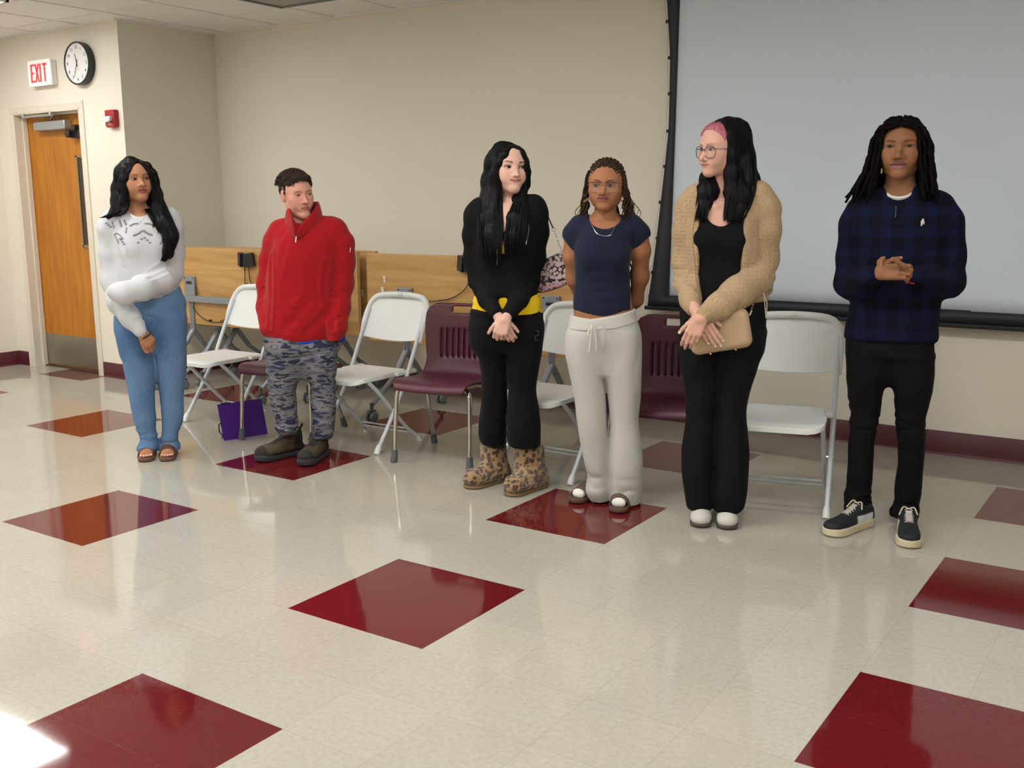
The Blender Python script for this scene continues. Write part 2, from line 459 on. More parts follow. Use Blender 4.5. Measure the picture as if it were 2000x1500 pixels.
def hand(ang, ln, wd, y, nm):
    a = math.radians(ang); dx, dz = math.sin(a), math.cos(a); nx, nz = dz, -dx
    hb = MB(); pts = [(-dx*.03-nx*wd/2, -dz*.03-nz*wd/2), (-dx*.03+nx*wd/2, -dz*.03+nz*wd/2), (dx*ln+nx*wd/4, dz*ln+nz*wd/4), (dx*ln-nx*wd/4, dz*ln-nz*wd/4)]
    hb.prism(pts, y, y-0.001, lambda u, v, d_: (u, d_, v)); hb.build(nm, M_ink, ck, smooth=False)
hand(-14, 0.075, 0.008, -0.056, 'hour_hand'); hand(201, 0.112, 0.006, -0.0575, 'minute_hand')
text_mesh([('——', 0.012, -0.045, 0.02, -0.0542)], 'dial_mark', M_ink, ck)
tag(ck, 'round black-rimmed wall clock with white dial above the door', 'clock')

# fire alarm strobe
al = empty('fire_alarm', (-4.555, YD, 2.075))
MB().prism([(-.058, .065), (.058, .065), (.058, -.05), (.045, -.068), (-.045, -.068), (-.058, -.05)], 0, -0.045, lambda u, v, d_: (u, d_, v)).build('housing', mat('alarm_red', srgb(168, 22, 34), rough=0.35), al, bevel=0.006)
MB().box(-0.052, 0.04, -0.075, -0.04, -0.022, 0.016).build('strobe_lens', mat('lens_clear', srgb(225, 225, 228), rough=0.12, coat=1.0), al, bevel=0.008)
MB().box(-0.03, 0.02, -0.078, -0.05, -0.03, -0.012).build('strobe_lamp', mat('lamp_clear', srgb(245, 245, 245), rough=0.15), al, bevel=0.006)
text_mesh([('FIRE', 0.0, -0.045, 0.028, -0.046)], 'lettering', M_white_pl, al)
tag(al, 'small red fire alarm strobe on the wall right of the door', 'fire alarm')

# projection screen
M_scr = mat('screen_fabric', srgb(218, 231, 241), rough=0.75, bump=(500, 0.02, 2))
M_blk = mat('screen_border', srgb(26, 29, 36), rough=0.55, var=(3, 0.1))
sc = empty('projection_screen', (0, 2.90, 0))
YS = 0.0
SX1 = 3.1
def xl_white(z): return -0.197+(z-0.82)*0.019
outer = [at_y(px, py, 2.9) for px, py in ((1303, 0), (1307, 70), (1309, 110), (1308, 180), (1306, 256), (1297, 340), (1288, 420), (1277, 510), (1264, 603))]
oz = [p[2] for p in outer][::-1]; ox = [p[0] for p in outer][::-1]
def xo(z): return float(np.interp(z, oz+[2.75], ox+[-0.26]))
def wob(x, z): return 0.004*math.sin(x*1.7+1)*math.sin(z*1.3)
mbw = MB().grid(30, 24, lambda u, v: ((lambda z: (xl_white(z)+(SX1-0.2-xl_white(z))*u, wob(u*3, z), z))(0.825+(2.72-0.825)*v)))
mbw.build('screen_surface', M_scr, sc, solid=0.003)
mbb = MB()
mbb.grid(2, 40, lambda u, v: ((lambda z: (xo(z)+(xl_white(z)+0.005-xo(z))*u, -0.002, z))(0.742+(2.72-0.742)*v)))
mbb.build('side_border', M_blk, sc, solid=0.002)
mbr = MB().grid(2, 40, lambda u, v: ((lambda z: (SX1-0.21+u*0.21*(1+(1.8-z)**2*0.1), -0.002, z))(0.742+(2.72-0.742)*v)))
mbr.build('side_border', M_blk, sc, solid=0.002)
MB().grid(20, 2, lambda u, v: (-0.335+(SX1+0.14)*u+0.2*u, -0.003, 0.750+0.08*v)).build('bottom_border', M_blk, sc, solid=0.002)
MB().box(-0.36, SX1+0.1, -0.012, 0.012, 0.732, 0.757).build('weight_bar', mat('bar_black', srgb(22, 24, 28), rough=0.4), sc, bevel=0.006)
cb = MB(); zz = np.linspace(0.76, 2.7, 40)
cb.tube([(xo(z)-0.006-0.010*abs(math.sin(z*9)), -0.002, z) for z in zz], 0.0018, 5); cb.build('tension_cable', mat('cable_grey', srgb(190, 190, 190), rough=0.5), sc)
for px, py in ((1304, 42), (1308, 113), (1308, 183), (1305, 256), (1299, 325), (1290, 395), (1284, 465), (1275, 532)):
    q = at_y(px, py, 2.9)
    MB().box(q[0]-0.012, q[0]+0.006, -0.006, 0.004, q[2]-0.010, q[2]+0.010).build('tension_tab', M_blk, sc, bevel=0.003)
MB().box(-0.6, SX1+0.35, -0.09, 0.08, 2.69, 2.799).build('housing', M_white_pl, sc, bevel=0.01)
tag(sc, 'large pull-down projection screen with black border on the back wall', 'projection screen')
# ================================================================ FURNITURE
M_cwhite = mat('chair_white_plastic', srgb(226, 228, 226), rough=0.38, bump=(300, 0.03, 2))
M_ctube = mat('chair_white_tube', srgb(208, 214, 222), rough=0.3, coat=0.3)
M_cmar = mat('chair_maroon_plastic', srgb(82, 34, 48), rough=0.42, bump=(400, 0.08, 2))
M_chrome = mat('chrome', srgb(205, 203, 198), rough=0.12, metal=1.0)
M_cap = mat('grey_foot', srgb(84, 88, 92), rough=0.6)

def folding_chair():
    t = empty('folding_chair')
    hw = 0.222
    for s in (-1, 1):
        p = curve_pts([(s*hw, 0.0, 0.02), (s*hw, 0.14, 0.205), (s*hw, 0.265, 0.395), (s*hw, 0.40, 0.655), (s*(hw-0.004), 0.46, 0.775)], 5)
        lg = MB().tube(p, 0.0125, 12); lg.build('leg', M_ctube, t)
        MB().tube([(s*hw, -0.010, 0.0), (s*hw, 0.006, 0.028), (s*hw, 0.02, 0.05)], [0.018, 0.018, 0.014], 12).build('foot_cap', M_cwhite, t, bevel=0.003)
        h2 = hw-0.032
        p = curve_pts([(s*h2, -0.03, 0.425), (s*h2, 0.06, 0.345), (s*h2, 0.20, 0.20), (s*h2, 0.30, 0.10), (s*(h2+0.015), 0.36, 0.045), (s*(h2+0.02), 0.385, 0.02)], 5)
        MB().tube(p, 0.0115, 12).build('leg', M_ctube, t)
        MB().tube([(s*(h2+0.024), 0.395, 0.0), (s*(h2+0.02), 0.375, 0.035)], [0.016, 0.013], 12).build('foot_cap', M_cwhite, t)
        MB().tube([(s*(hw+.012), 0.17, 0.245), (s*(h2-.01), 0.17, 0.245)], 0.006, 8).build('pivot_bolt', M_chrome, t)
    MB().tube([(-h2, 0.325, 0.085), (h2, 0.325, 0.085)], 0.009, 10, flat=0.6).build('crossbar', M_ctube, t)
    MB().tube([(-hw+.02, 0.34, 0.06), (hw-.02, 0.34, 0.06)], 0.010, 10, flat=0.6).build('crossbar', M_ctube, t)
    # seat : waterfall front, dished
    st = MB()
    def sf(u, v, off=0.0):
        y = -0.115+0.445*v
        taper = 0.200-0.020*min(1, max(0, (v-0.5)/0.3))
        wd = taper-0.075*(1-math.sqrt(max(0, 1-max(0, (0.17-v)/0.17)**2)))-0.03*(1-math.sqrt(max(0, 1-max(0, (v-0.93)/0.07)**2)))
        a = 2*u-1
        x = wd*a
        z = 0.446-0.010*(1-a*a)*math.sin(math.pi*min(1, max(0, v)))-0.016*max(0, (0.16-v)/0.16)**2+off
        return (x, y, z)
    nu, nv = 25, 41
    top = [sf(i/(nu-1), j/(nv-1)) for i in range(nu) for j in range(nv)]
    bot = [sf(i/(nu-1), j/(nv-1), -0.026) for i in range(nu) for j in range(nv)]
    fs = []
    def ix(i, j): return i*nv+j
    for i in range(nu-1):
        for j in range(nv-1):
            fs.append((ix(i, j), ix(i+1, j), ix(i+1, j+1), ix(i, j+1)))
            fs.append(tuple(nu*nv+k for k in (ix(i, j), ix(i, j+1), ix(i+1, j+1), ix(i+1, j))))
    ring = [ix(i, 0) for i in range(nu)]+[ix(nu-1, j) for j in range(1, nv)]+[ix(i, nv-1) for i in range(nu-2, -1, -1)]+[ix(0, j) for j in range(nv-2, 0, -1)]
    for k in range(len(ring)):
        a, b_ = ring[k], ring[(k+1) % len(ring)]
        fs.append((a, b_, b_+nu*nv, a+nu*nv))
    st.add(top+bot, fs)
    st.box(-0.222, -0.19, 0.20, 0.37, 0.424, 0.444).box(0.19, 0.222, 0.20, 0.37, 0.424, 0.444)
    st.build('seat', M_cwhite, t, bevel=0.005, angle=50)
    # backrest: rounded shell, dished, with outer rim
    bk = MB()
    NU, NV = 33, 15
    def outline(u):    # half-width vs height param 0..1
        if u < 0.62: return 0.232
        k = (u-0.62)/0.38
        return 0.232-0.085*(1-math.sqrt(max(0, 1-k*k)))-0.0
    H0, H1 = 0.615, 0.855
    def bf(u, v, off):
        a = 2*u-1
        z = H0+(H1-H0)*v
        hwz = outline(v)
        # bottom edge dips in the middle
        z2 = z - 0.022*(1-a*a)*(1-v)
        yb = 0.385+(z-0.615)*0.50
        y = yb+0.028*(1-a*a)-0.004+off
        return (hwz*a, y, z2)
    for off in (0.0, 0.016):
        base = len(bk.v)
        bk.grid(NU, NV, lambda u, v: bf(u, v, off))
    n1 = NU*NV
    def jx(i, j): return i*NV+j
    ring = [jx(i, 0) for i in range(NU)]+[jx(NU-1, j) for j in range(1, NV)]+[jx(i, NV-1) for i in range(NU-2, -1, -1)]+[jx(0, j) for j in range(NV-2, 0, -1)]
    bk.f += [(ring[k], ring[(k+1) % len(ring)], ring[(k+1) % len(ring)]+n1, ring[k]+n1) for k in range(len(ring))]; bk.mi += [0]*len(ring)
    bk.build('backrest', M_cwhite, t, bevel=0.004, angle=55)
    # rim following the tube around the outside
    rp = [(-0.226, 0.395, 0.60), (-0.232, 0.43, 0.70), (-0.230, 0.468, 0.775), (-0.205, 0.492, 0.83), (-0.150, 0.505, 0.858), (0, 0.515, 0.866), (0.150, 0.505, 0.858), (0.205, 0.492, 0.83), (0.230, 0.468, 0.775), (0.232, 0.43, 0.70), (0.226, 0.395, 0.60)]
    MB().tube(curve_pts(rp, 6), 0.018, 12).build('back_rim', M_cwhite, t)
    MB().box(-0.016, 0.016, 0.488, 0.502, 0.868, 0.888, Matrix.Translation((0, 0, -0.006))).build('rim_clip', M_cwhite, t, bevel=0.003)
    return t

def stack_chair():
    t = empty('stacking_chair')
    # shell: profile (y,z) from seat front to back top
    prof = [(-0.235, 0.405), (-0.228, 0.432), (-0.20, 0.447), (-0.14, 0.451), (-0.05, 0.441), (0.04, 0.433), (0.11, 0.437), (0.155, 0.456), (0.180, 0.50), (0.19, 0.55), (0.196, 0.62), (0.202, 0.70), (0.208, 0.78), (0.214, 0.83), (0.218, 0.852)]
    P = curve_pts([(0, a, b_) for a, b_ in prof], 4)
    L = [0]
    for i in range(1, len(P)): L.append(L[-1]+float(np.linalg.norm(P[i]-P[i-1])))
    tot = L[-1]
    slots = [-0.1225+0.035*k for k in range(8)]
    # x stations with slot edges
    xs = set([-1.0, 1.0])
    def hw(s):
        z = float(np.interp(s, L, [p[2] for p in P])); y = float(np.interp(s, L, [p[1] for p in P]))
        seat_w = 0.232-0.030*max(0, (0.10-s)/0.10)**2.2
        back_w = 0.207+0.010*math.sin(min(1, max(0, (z-0.55)/.3))*3.1)
        k = min(1, max(0, (s-0.36)/0.16)); k = k*k*(3-2*k)
        w_ = seat_w*(1-k)+back_w*k
        if s > tot-0.07: w_ -= 0.055*(1-math.sqrt(max(0, 1-((s-(tot-0.07))/0.07)**2)))
        return w_
    cols = [-1.0, -0.96, -0.9, -0.82, -0.74, -0.66]
    xa = []
    for c in slots: xa += [c-0.0065, c-0.004, c+0.004, c+0.0065]
    xcols = [('r', a) for a in cols]+[('a', a) for a in xa]+[('r', -a) for a in cols[::-1]]
    zs_slot0, zs_slot1 = 0.545, 0.715
    ss = sorted(set([round(v, 4) for v in np.linspace(0, tot, 46)]))
    def ev(s, a):
        y = float(np.interp(s, L, [p[1] for p in P])); z = float(np.interp(s, L, [p[2] for p in P]))
        w_ = hw(s)
        x = a[1]*w_ if a[0] == 'r' else a[1]
        k = (x/0.232)
        q = min(1, max(0, (s-0.36)/0.14)); q = q*q*(3-2*q)
        y -= 0.045*k*k*q; z += (0.010*k**2-0.03*max(0, abs(k)-0.8)**1.5)*(1-q)
        return (x, y, z)
    mb_ = MB(); nx = len(xcols); ns = len(ss)
    mb_.v = [ev(s, a) for s in ss for a in xcols]
    for i in range(ns-1):
        zc = float(np.interp((ss[i]+ss[i+1])/2, L, [p[2] for p in P])); yc = float(np.interp((ss[i]+ss[i+1])/2, L, [p[1] for p in P]))
        for j in range(nx-1):
            a, b_ = xcols[j], xcols[j+1]
            if a[0] == 'a' and b_[0] == 'a':
                xm = (a[1]+b_[1])/2
                if yc > 0.15 and zs_slot0 < zc < zs_slot1 and any(abs(xm-c) < 0.0066 for c in slots): continue
                if yc > 0.15 and 0.795 < zc < 0.825 and abs(xm) < 0.06: continue
            mb_.f.append((i*nx+j, i*nx+j+1, (i+1)*nx+j+1, (i+1)*nx+j)); mb_.mi.append(0)
    def gr(u, v):
        z = 0.538+(0.722-0.538)*v; s = float(np.interp(z, [p[2] for p in P][60:] if False else [0.5, 0.55, 0.62, 0.70, 0.78], [float(np.interp(q, zz_, ll_)) for q in (0.5, 0.55, 0.62, 0.70, 0.78)]))
        x, y, z2 = ev(s, ('a', -0.134+0.268*u)); return (x, y+0.0155, z2)
    zz_ = [p[2] for p in P[len(P)//2:]]; ll_ = L[len(P)//2:]
    mb_.grid(12, 8, gr)
    sh = mb_.build('shell', M_cmar, t, angle=60)
    md = sh.modifiers.new('solid', 'SOLIDIFY'); md.thickness = 0.009; md.offset = -1
    # side apron lip under the seat
    for s in (-1, 1):
        MB().tube(curve_pts([(s*0.150, -0.13, 0.425), (s*0.205, -0.17, 0.415), (s*0.222, -0.185, 0.37), (s*0.228, -0.20, 0.20), (s*0.232, -0.215, 0.02)], 5), 0.0125, 12).build('leg', M_chrome, t)
        MB().tube([(s*0.2335, -0.218, 0.0), (s*0.231, -0.212, 0.035), (s*0.2305, -0.209, 0.07)], [0.020, 0.019, 0.016], 12).build('foot_cap', M_cap, t, bevel=0.002)
        MB().tube(curve_pts([(s*0.150, 0.06, 0.415), (s*0.195, 0.10, 0.405), (s*0.20, 0.125, 0.35), (s*0.215, 0.20, 0.18), (s*0.232, 0.27, 0.02)], 5), 0.0125, 12).build('leg', M_chrome, t)
        MB().tube([(s*0.234, 0.277, 0.0), (s*0.230, 0.262, 0.035), (s*0.228, 0.252, 0.065)], [0.020, 0.019, 0.016], 12).build('foot_cap', M_cap, t, bevel=0.002)
        MB().tube([(s*0.15, -0.13, 0.425), (s*0.15, 0.06, 0.415)], 0.011, 10).build('seat_support', M_chrome, t)
    MB().tube([(-0.15, -0.05, 0.418), (0.15, -0.05, 0.418)], 0.010, 10).build('seat_support', M_chrome, t)
    return t

fc = folding_chair(); first = True
GW, GM = 'white folding chairs behind the group', 'maroon stacking chairs behind the group'
for (x, y, rz, lab) in ((-2.675, 1.255, 0.0, 'white folding chair between the blue jeans and the camouflage trousers'),
                        (-1.45, 1.268, 0.0, 'white folding chair right of the red fleece, the one least hidden'),
                        (-0.19, 1.315, 0.0, 'white folding chair mostly hidden between the leopard boots and the grey sweatpants'),
                        (1.072, 1.412, 14.0, 'white folding chair at the far right behind the tan cardigan')):
    c = fc if first else copy_tree(fc)
    first = False
    c.location = (x, y, 0); c.rotation_euler = (0, 0, math.radians(rz)); tag(c, lab, 'chair', GW)
sk = stack_chair(); first = True
for (x, y, rz, lab) in ((-2.03, 1.38, 20.0, 'maroon stacking chair almost hidden behind the camouflage trousers'),
                        (-0.845, 1.44, 11.0, 'maroon stacking chair left of the leopard boots, its slatted back in view'),
                        (0.455, 1.515, 10.0, 'maroon stacking chair between the grey sweatpants and the black flared trousers')):
    c = sk if first else copy_tree(sk)
    first = False
    c.location = (x, y, 0); c.rotation_euler = (0, 0, math.radians(rz)); tag(c, lab, 'chair', GM)

# --- flip-top tables folded upright
def wood_mat():
    m, nt, b = new_mat('table_underside_wood'); L = nt.links.new
    tc = N(nt, 'ShaderNodeTexCoord'); mp = N(nt, 'ShaderNodeMapping'); mp.inputs['Scale'].default_value = (0.7, 4, 7)
    L(tc.outputs['Object'], mp.inputs[0])
    n1 = N(nt, 'ShaderNodeTexNoise', Scale=2.4, Detail=7.0, Distortion=0.4); L(mp.outputs[0], n1.inputs['Vector'])
    rp = N(nt, 'ShaderNodeValToRGB'); e = rp.color_ramp.elements
    e[0].position = 0.28; e[0].color = srgb(172, 128, 70); e[1].position = 0.68; e[1].color = srgb(206, 164, 104)
    L(n1.outputs['Fac'], rp.inputs[0]); L(rp.outputs[0], b.inputs['Base Color']); b.inputs['Roughness'].default_value = 0.45
    return m
M_wood = wood_mat()
M_wedge = mat('table_edge', srgb(204, 165, 112), rough=0.5)
M_tgrey = mat('table_grey_metal', srgb(142, 148, 156), rough=0.4, metal=0.3)
M_wheel = mat('caster_grey', srgb(120, 132, 134), rough=0.5)
M_tyre = mat('caster_dark', srgb(84, 90, 92), rough=0.6)
def flip_table():
    t = empty('folded_table')
    hl = 0.92
    MB().box(-hl, hl, -0.012, 0.016, 0.475, 1.075).build('tabletop', M_wood, t, bevel=0.003)
    MB().box(-hl-0.003, hl+0.003, -0.013, 0.017, 1.072, 1.078).box(hl, hl+0.004, -0.013, 0.017, 0.475, 1.078).box(-hl-0.004, -hl, -0.013, 0.017, 0.475, 1.078).build('edge_band', M_wedge, t)
    MB().box(-0.62, 0.62, -0.062, -0.025, 0.655, 0.705).build('beam', M_tgrey, t, bevel=0.004)
    for s in (-1, 1):
        x = s*0.578
        pl = MB().box(x-0.062, x+0.062, -0.032, -0.012, 0.705, 0.855).box(x-0.045, x+0.075, -0.045, -0.03, 0.69, 0.78)
        plo = pl.build('hinge_plate', M_tgrey, t, bevel=0.004)
        MB().box(x-0.032, x+0.032, -0.0385, -0.030, 0.795, 0.815).build('latch_slot', M_black, plo, bevel=0.006)
        for bx in (-0.05, 0.05):
            for bz in (0.72, 0.84): MB().tube([(x+bx, -0.030, bz), (x+bx, -0.036, bz)], 0.005, 8).build('bolt', M_black, plo)
        MB().tube([(x, -0.02, 0.70), (x, -0.02, 0.40)], 0.026, 4, flat=1.0).build('post', M_tgrey, t, bevel=0.003)
        for dy in (-1, 1):
            ft = MB().tube([(x, -0.02, 0.43), (x, -0.02+dy*0.13, 0.27), (x, -0.02+dy*0.36, 0.115)], [0.026, 0.024, 0.018], 8, flat=0.7).build('foot', M_tgrey, t)
            yy = -0.02+dy*0.37
            MB().tube([(x, yy, 0.13), (x, yy, 0.06)], 0.012, 8).box(x-0.014, x+0.014, yy-0.03, yy+0.03, 0.055, 0.08).build('caster_fork', M_tyre, ft, bevel=0.003)
            for sx in (-1, 1):
                MB().lathe([(0.0, -0.011), (0.026, -0.011), (0.034, -0.007), (0.036, 0.0), (0.034, 0.007), (0.026, 0.011), (0, 0.011)], axis_o=(x+sx*0.020, yy, 0.0362), mtx=Matrix.Rotation(math.radians(90), 4, 'Y'), n=24).build('wheel', M_wheel, ft)
    return t
def power_box(t, x, z):
    pb = MB()
    for s in (-1, 1):
        mtx = Matrix.Translation((x+s*0.045, -0.045, z)) @ Matrix.Rotation(s*0.5, 4, 'Z') @ Matrix.Rotation(-s*0.15, 4, 'Y')
        pb.box(-0.035, 0.035, -0.02, 0.02, -0.05, 0.05, mtx)
    pb.box(x-0.04, x+0.04, -0.06, -0.014, z-0.05, z+0.03)
    return pb.build('power_box', M_black, t, bevel=0.004)
ft = flip_table(); first = True; T_objs = []
GT = 'folded tables stored against the back wall'
for (x, y, lab) in ((-3.47, 2.30, 'folded wood-topped table nearest the corner, front of the nested stack'),
                    (-3.31, 2.42, 'folded wood-topped table second from the front in the corner stack'),
                    (-3.24, 2.54, 'folded wood-topped table third from the front in the corner stack'),
                    (-1.262, 2.30, 'folded wood-topped table standing alone to the right of the nested stack')):
    c = ft if first else copy_tree(ft)
    first = False; T_objs.append(c)
    c.location = (x, y, 0); tag(c, lab, 'table', GT)
M_cord = mat('black_cord', srgb(28, 26, 24), rough=0.5)
def loc_at(t, px, py, yo=-0.03):
    q = at_y(px, py, t.location.y+yo); return (q[0]-t.location.x, yo, q[2])
for (t, c0) in ((T_objs[0], [(482, 507)]), (T_objs[3], [(916, 515)])):
    q = loc_at(t, *c0[0]); power_box(t, q[0], q[2])
t = T_objs[0]
for path in ([(478, 520), (478, 560), (472, 585), (455, 615), (430, 628)], [(486, 520), (488, 545), (500, 575), (512, 600)], [(377, 600), (390, 617), (410, 628), (435, 629), (470, 618)]):
    MB().tube(curve_pts([loc_at(t, *p) for p in path], 6), 0.0035, 6).build('cord', M_cord, t)
for px, py in ((480, 555), (492, 555), (409, 626)):
    q = loc_at(t, px, py); MB().box(q[0]-0.008, q[0]+0.008, q[1]-0.005, q[1]+0.018, q[2]-0.006, q[2]+0.006).build('cord_clip', M_cord, t)
t = T_objs[3]
for path in ([(916, 525), (916, 548), (905, 568), (880, 583), (850, 588), (822, 588), (800, 586)],):
    MB().tube(curve_pts([loc_at(t, *p) for p in path], 6), 0.0035, 6).build('cord', M_cord, t)
for (px, py, w_, h_) in ((750.5, 545, 0.016, 0.045), (747, 568, 0.022, 0.055), (708, 572, 0.020, 0.05)):
    tt = T_objs[3] if px > 717 else T_objs[2]
    q = loc_at(tt, px, py, -0.0135); mtx = Matrix.Translation(q) @ Matrix.Rotation(-0.12, 4, 'Y')
    MB().box(-w_/2, w_/2, -0.0005, 0.0005, -h_/2, h_/2, mtx).build('sticker', M_white_pl, tt)

# --- purple folder standing on the floor
fo = empty('purple_folder')
A = Vector((-2.24, 1.022, 0)); B = Vector((-2.160, 1.298, 0)); e1 = (B-A).normalized(); nn = Vector((-e1.y, e1.x, 0))   # nn away from the camera
def FP(u, h, d): return A + e1*u + (Vector((0, 0, 1))*0.955+nn*0.20-e1*0.04).normalized()*h + nn*d
LB, HB = 0.285, 0.222
M_purp = mat('purple_cover', srgb(72, 24, 128), rough=0.45)
MB().prism([(0, 0.0), (LB, 0.0), (LB, HB), (0, HB)], 0.0, 0.0025, FP).build('cover', M_purp, fo)
MB().prism([(0.004, 0.004), (LB-0.004, 0.004), (LB-0.004, HB-0.004), (0.004, HB-0.004)], 0.004, 0.012, FP).build('pages', mat('paper', srgb(222, 220, 216), rough=0.8), fo)
MB().prism([(0, 0.0), (LB, 0.0), (LB, HB), (0, HB)], 0.0135, 0.0155, FP).build('cover', M_purp, fo)
st = MB(); st.tube(curve_pts([FP(0.01, 0.11, 0.005), FP(-0.012, 0.10, 0.012), FP(-0.016, 0.06, 0.014), FP(-0.004, 0.03, 0.010), FP(-0.012, 0.015, 0.012)], 5), 0.004, 6); st.build('strap', M_black, fo)
MB().tube([FP(0.02+0.004*k, HB+0.002+0.004*(k % 2), 0.007) for k in range(16)], 0.004, 6).build('strap', M_black, fo)
tag(fo, 'purple folder with white pages standing upright under the left chairs', 'folder')
# ================================================================ SIGNED-DISTANCE MODELLER (organic shapes -> one mesh per part)
F32 = np.float32
from concurrent.futures import ThreadPoolExecutor
_POOL = ThreadPoolExecutor(4)
class Sdf:
    """list of soft boolean operations evaluated on a narrow band, meshed by surface nets"""
    def __init__(s): s.ops = []; s.post = []
    def u(s, fn, k=0.01): s.ops.append(('u', fn, k)); return s
    def cut(s, fn, k=0.005): s.ops.append(('s', fn, k)); return s
    def keep(s, fn, k=0.003): s.ops.append(('i', fn, k)); return s
    def disp(s, fn): s.ops.append(('d', fn, 0.012)); return s
    def ev(s, P):
        D = np.full(len(P), 0.2, F32)
        for kind, fn, k in s.ops: D = s._ap(D, kind, fn(P).astype(F32) if kind != 'd' else fn(P), k)
        return D
    @staticmethod
    def _ap(D, kind, d, k):
        if kind == 'u':
            if k <= 0: return np.minimum(D, d)
            h = np.maximum(k-np.abs(D-d), 0)/k
            return np.minimum(D, d)-h*h*k*0.25
        if kind == 's':
            d = -d
            h = np.maximum(k-np.abs(D-d), 0)/k if k > 0 else 0
            return np.maximum(D, d)+h*h*k*0.25
        if kind == 'i':
            h = np.maximum(k-np.abs(D-d), 0)/k if k > 0 else 0
            return np.maximum(D, d)+h*h*k*0.25
        return D+d
    def mesh(s, lo, hi, res, zs=None):
        """zs: optional list of (z0,z1,dz) bands for finer z sampling"""
        lo = np.array(lo, float); hi = np.array(hi, float)
        xs = np.arange(lo[0], hi[0]+res, res); ys = np.arange(lo[1], hi[1]+res, res)
        if zs is None: za = np.arange(lo[2], hi[2]+res, res)
        else:
            za = []; z = lo[2]
            while z < hi[2]:
                za.append(z); dz = res
                for a, b, d in zs:
                    if a <= z < b: dz = d
                z += dz
            za.append(z); za = np.array(za)
        B = 6
        def pad(a, n):
            k = (-(len(a)-1)) % B
            st = a[-1]-a[-2]
            return np.concatenate([a, a[-1]+st*np.arange(1, k+1)]) if k else a
        xs = pad(xs, B); ys = pad(ys, B); za = pad(za, B)
        nx, ny, nz = len(xs), len(ys), len(za)
        bx, by, bz = (nx-1)//B, (ny-1)//B, (nz-1)//B
        I, J, K = np.meshgrid(np.arange(bx), np.arange(by), np.arange(bz), indexing='ij')
        I = I.ravel(); J = J.ravel(); K = K.ravel()
        c = np.stack([(xs[I*B]+xs[I*B+B])/2, (ys[J*B]+ys[J*B+B])/2, (za[K*B]+za[K*B+B])/2], 1)
        hd = 0.5*np.sqrt((xs[B]-xs[0])**2+(ys[B]-ys[0])**2+(za[K*B+B]-za[K*B])**2)
        Dc = np.full(len(c), 0.2, F32); opc = []
        for kind, fn, k in s.ops:
            if kind == 'd': opc.append(None); continue
            d = fn(c).astype(F32); opc.append(d)
            Dc = s._ap(Dc, kind, d, k)
        act = np.abs(Dc) < hd*1.25+0.022
        idx = np.nonzero(act)[0]
        if len(idx) == 0: return np.zeros((0, 3)), np.zeros((0, 4), int)
        i0, i1, j0, j1, k0, k1 = I[idx].min(), I[idx].max()+1, J[idx].min(), J[idx].max()+1, K[idx].min(), K[idx].max()+1
        inb = (I >= i0) & (I < i1) & (J >= j0) & (J < j1) & (K >= k0) & (K < k1)      # crop to the blocks in use
        I, J, K, act, Dc, hd = I[inb]-i0, J[inb]-j0, K[inb]-k0, act[inb], Dc[inb], hd[inb]
        opc = [None if d is None else d[inb] for d in opc]
        xs, ys, za = xs[i0*B:i1*B+1], ys[j0*B:j1*B+1], za[k0*B:k1*B+1]
        V = np.full((len(xs), len(ys), len(za)), 0.05, F32)
        idx = np.nonzero(act)[0]
        o = np.arange(B+1)
        off = np.stack(np.meshgrid(o, o, o, indexing='ij'), -1).reshape(-1, 3)
        n3 = len(off)
        opc = [None if d is None else d[idx] for d in opc]
        hda_all = hd[idx]; X32, Y32, Z32 = xs.astype(F32), ys.astype(F32), za.astype(F32)
        def work(sub):
            bi = idx[sub]; hda = hda_all[sub]
            gi = (I[bi][:, None]*B+off[:, 0]); gj = (J[bi][:, None]*B+off[:, 1]); gk = (K[bi][:, None]*B+off[:, 2])
            P = np.stack([X32[gi], Y32[gj], Z32[gk]], -1)
            D = np.full((len(bi), n3), 0.05, F32)
            for (kind, fn, k), dc in zip(s.ops, opc):
                if kind == 'd': near = np.nonzero(np.min(np.abs(D), axis=1) < 0.02)[0]
                elif kind == 'i': near = np.arange(len(bi))
                else: near = np.nonzero(dc[sub] < hda*1.15+k+0.006)[0]
                if len(near) == 0: continue
                d = fn(P[near].reshape(-1, 3)).astype(F32).reshape(len(near), n3)
                D[near] = s._ap(D[near], kind, d, k)
            V[gi.ravel(), gj.ravel(), gk.ravel()] = D.ravel()
        # inactive blocks: sign only
        Vb = np.where(Dc < 0, -0.05, 0.05).astype(F32)
        inn = np.nonzero((~act) & (Dc < 0))[0]
        for b in inn:
            V[I[b]*B:I[b]*B+B+1, J[b]*B:J[b]*B+B+1, K[b]*B:K[b]*B+B+1] = -0.05
        ch = [np.arange(i, min(i+160, len(idx))) for i in range(0, len(idx), 160)]
        list(_POOL.map(work, ch))
        return surface_nets(V, xs, ys, za)

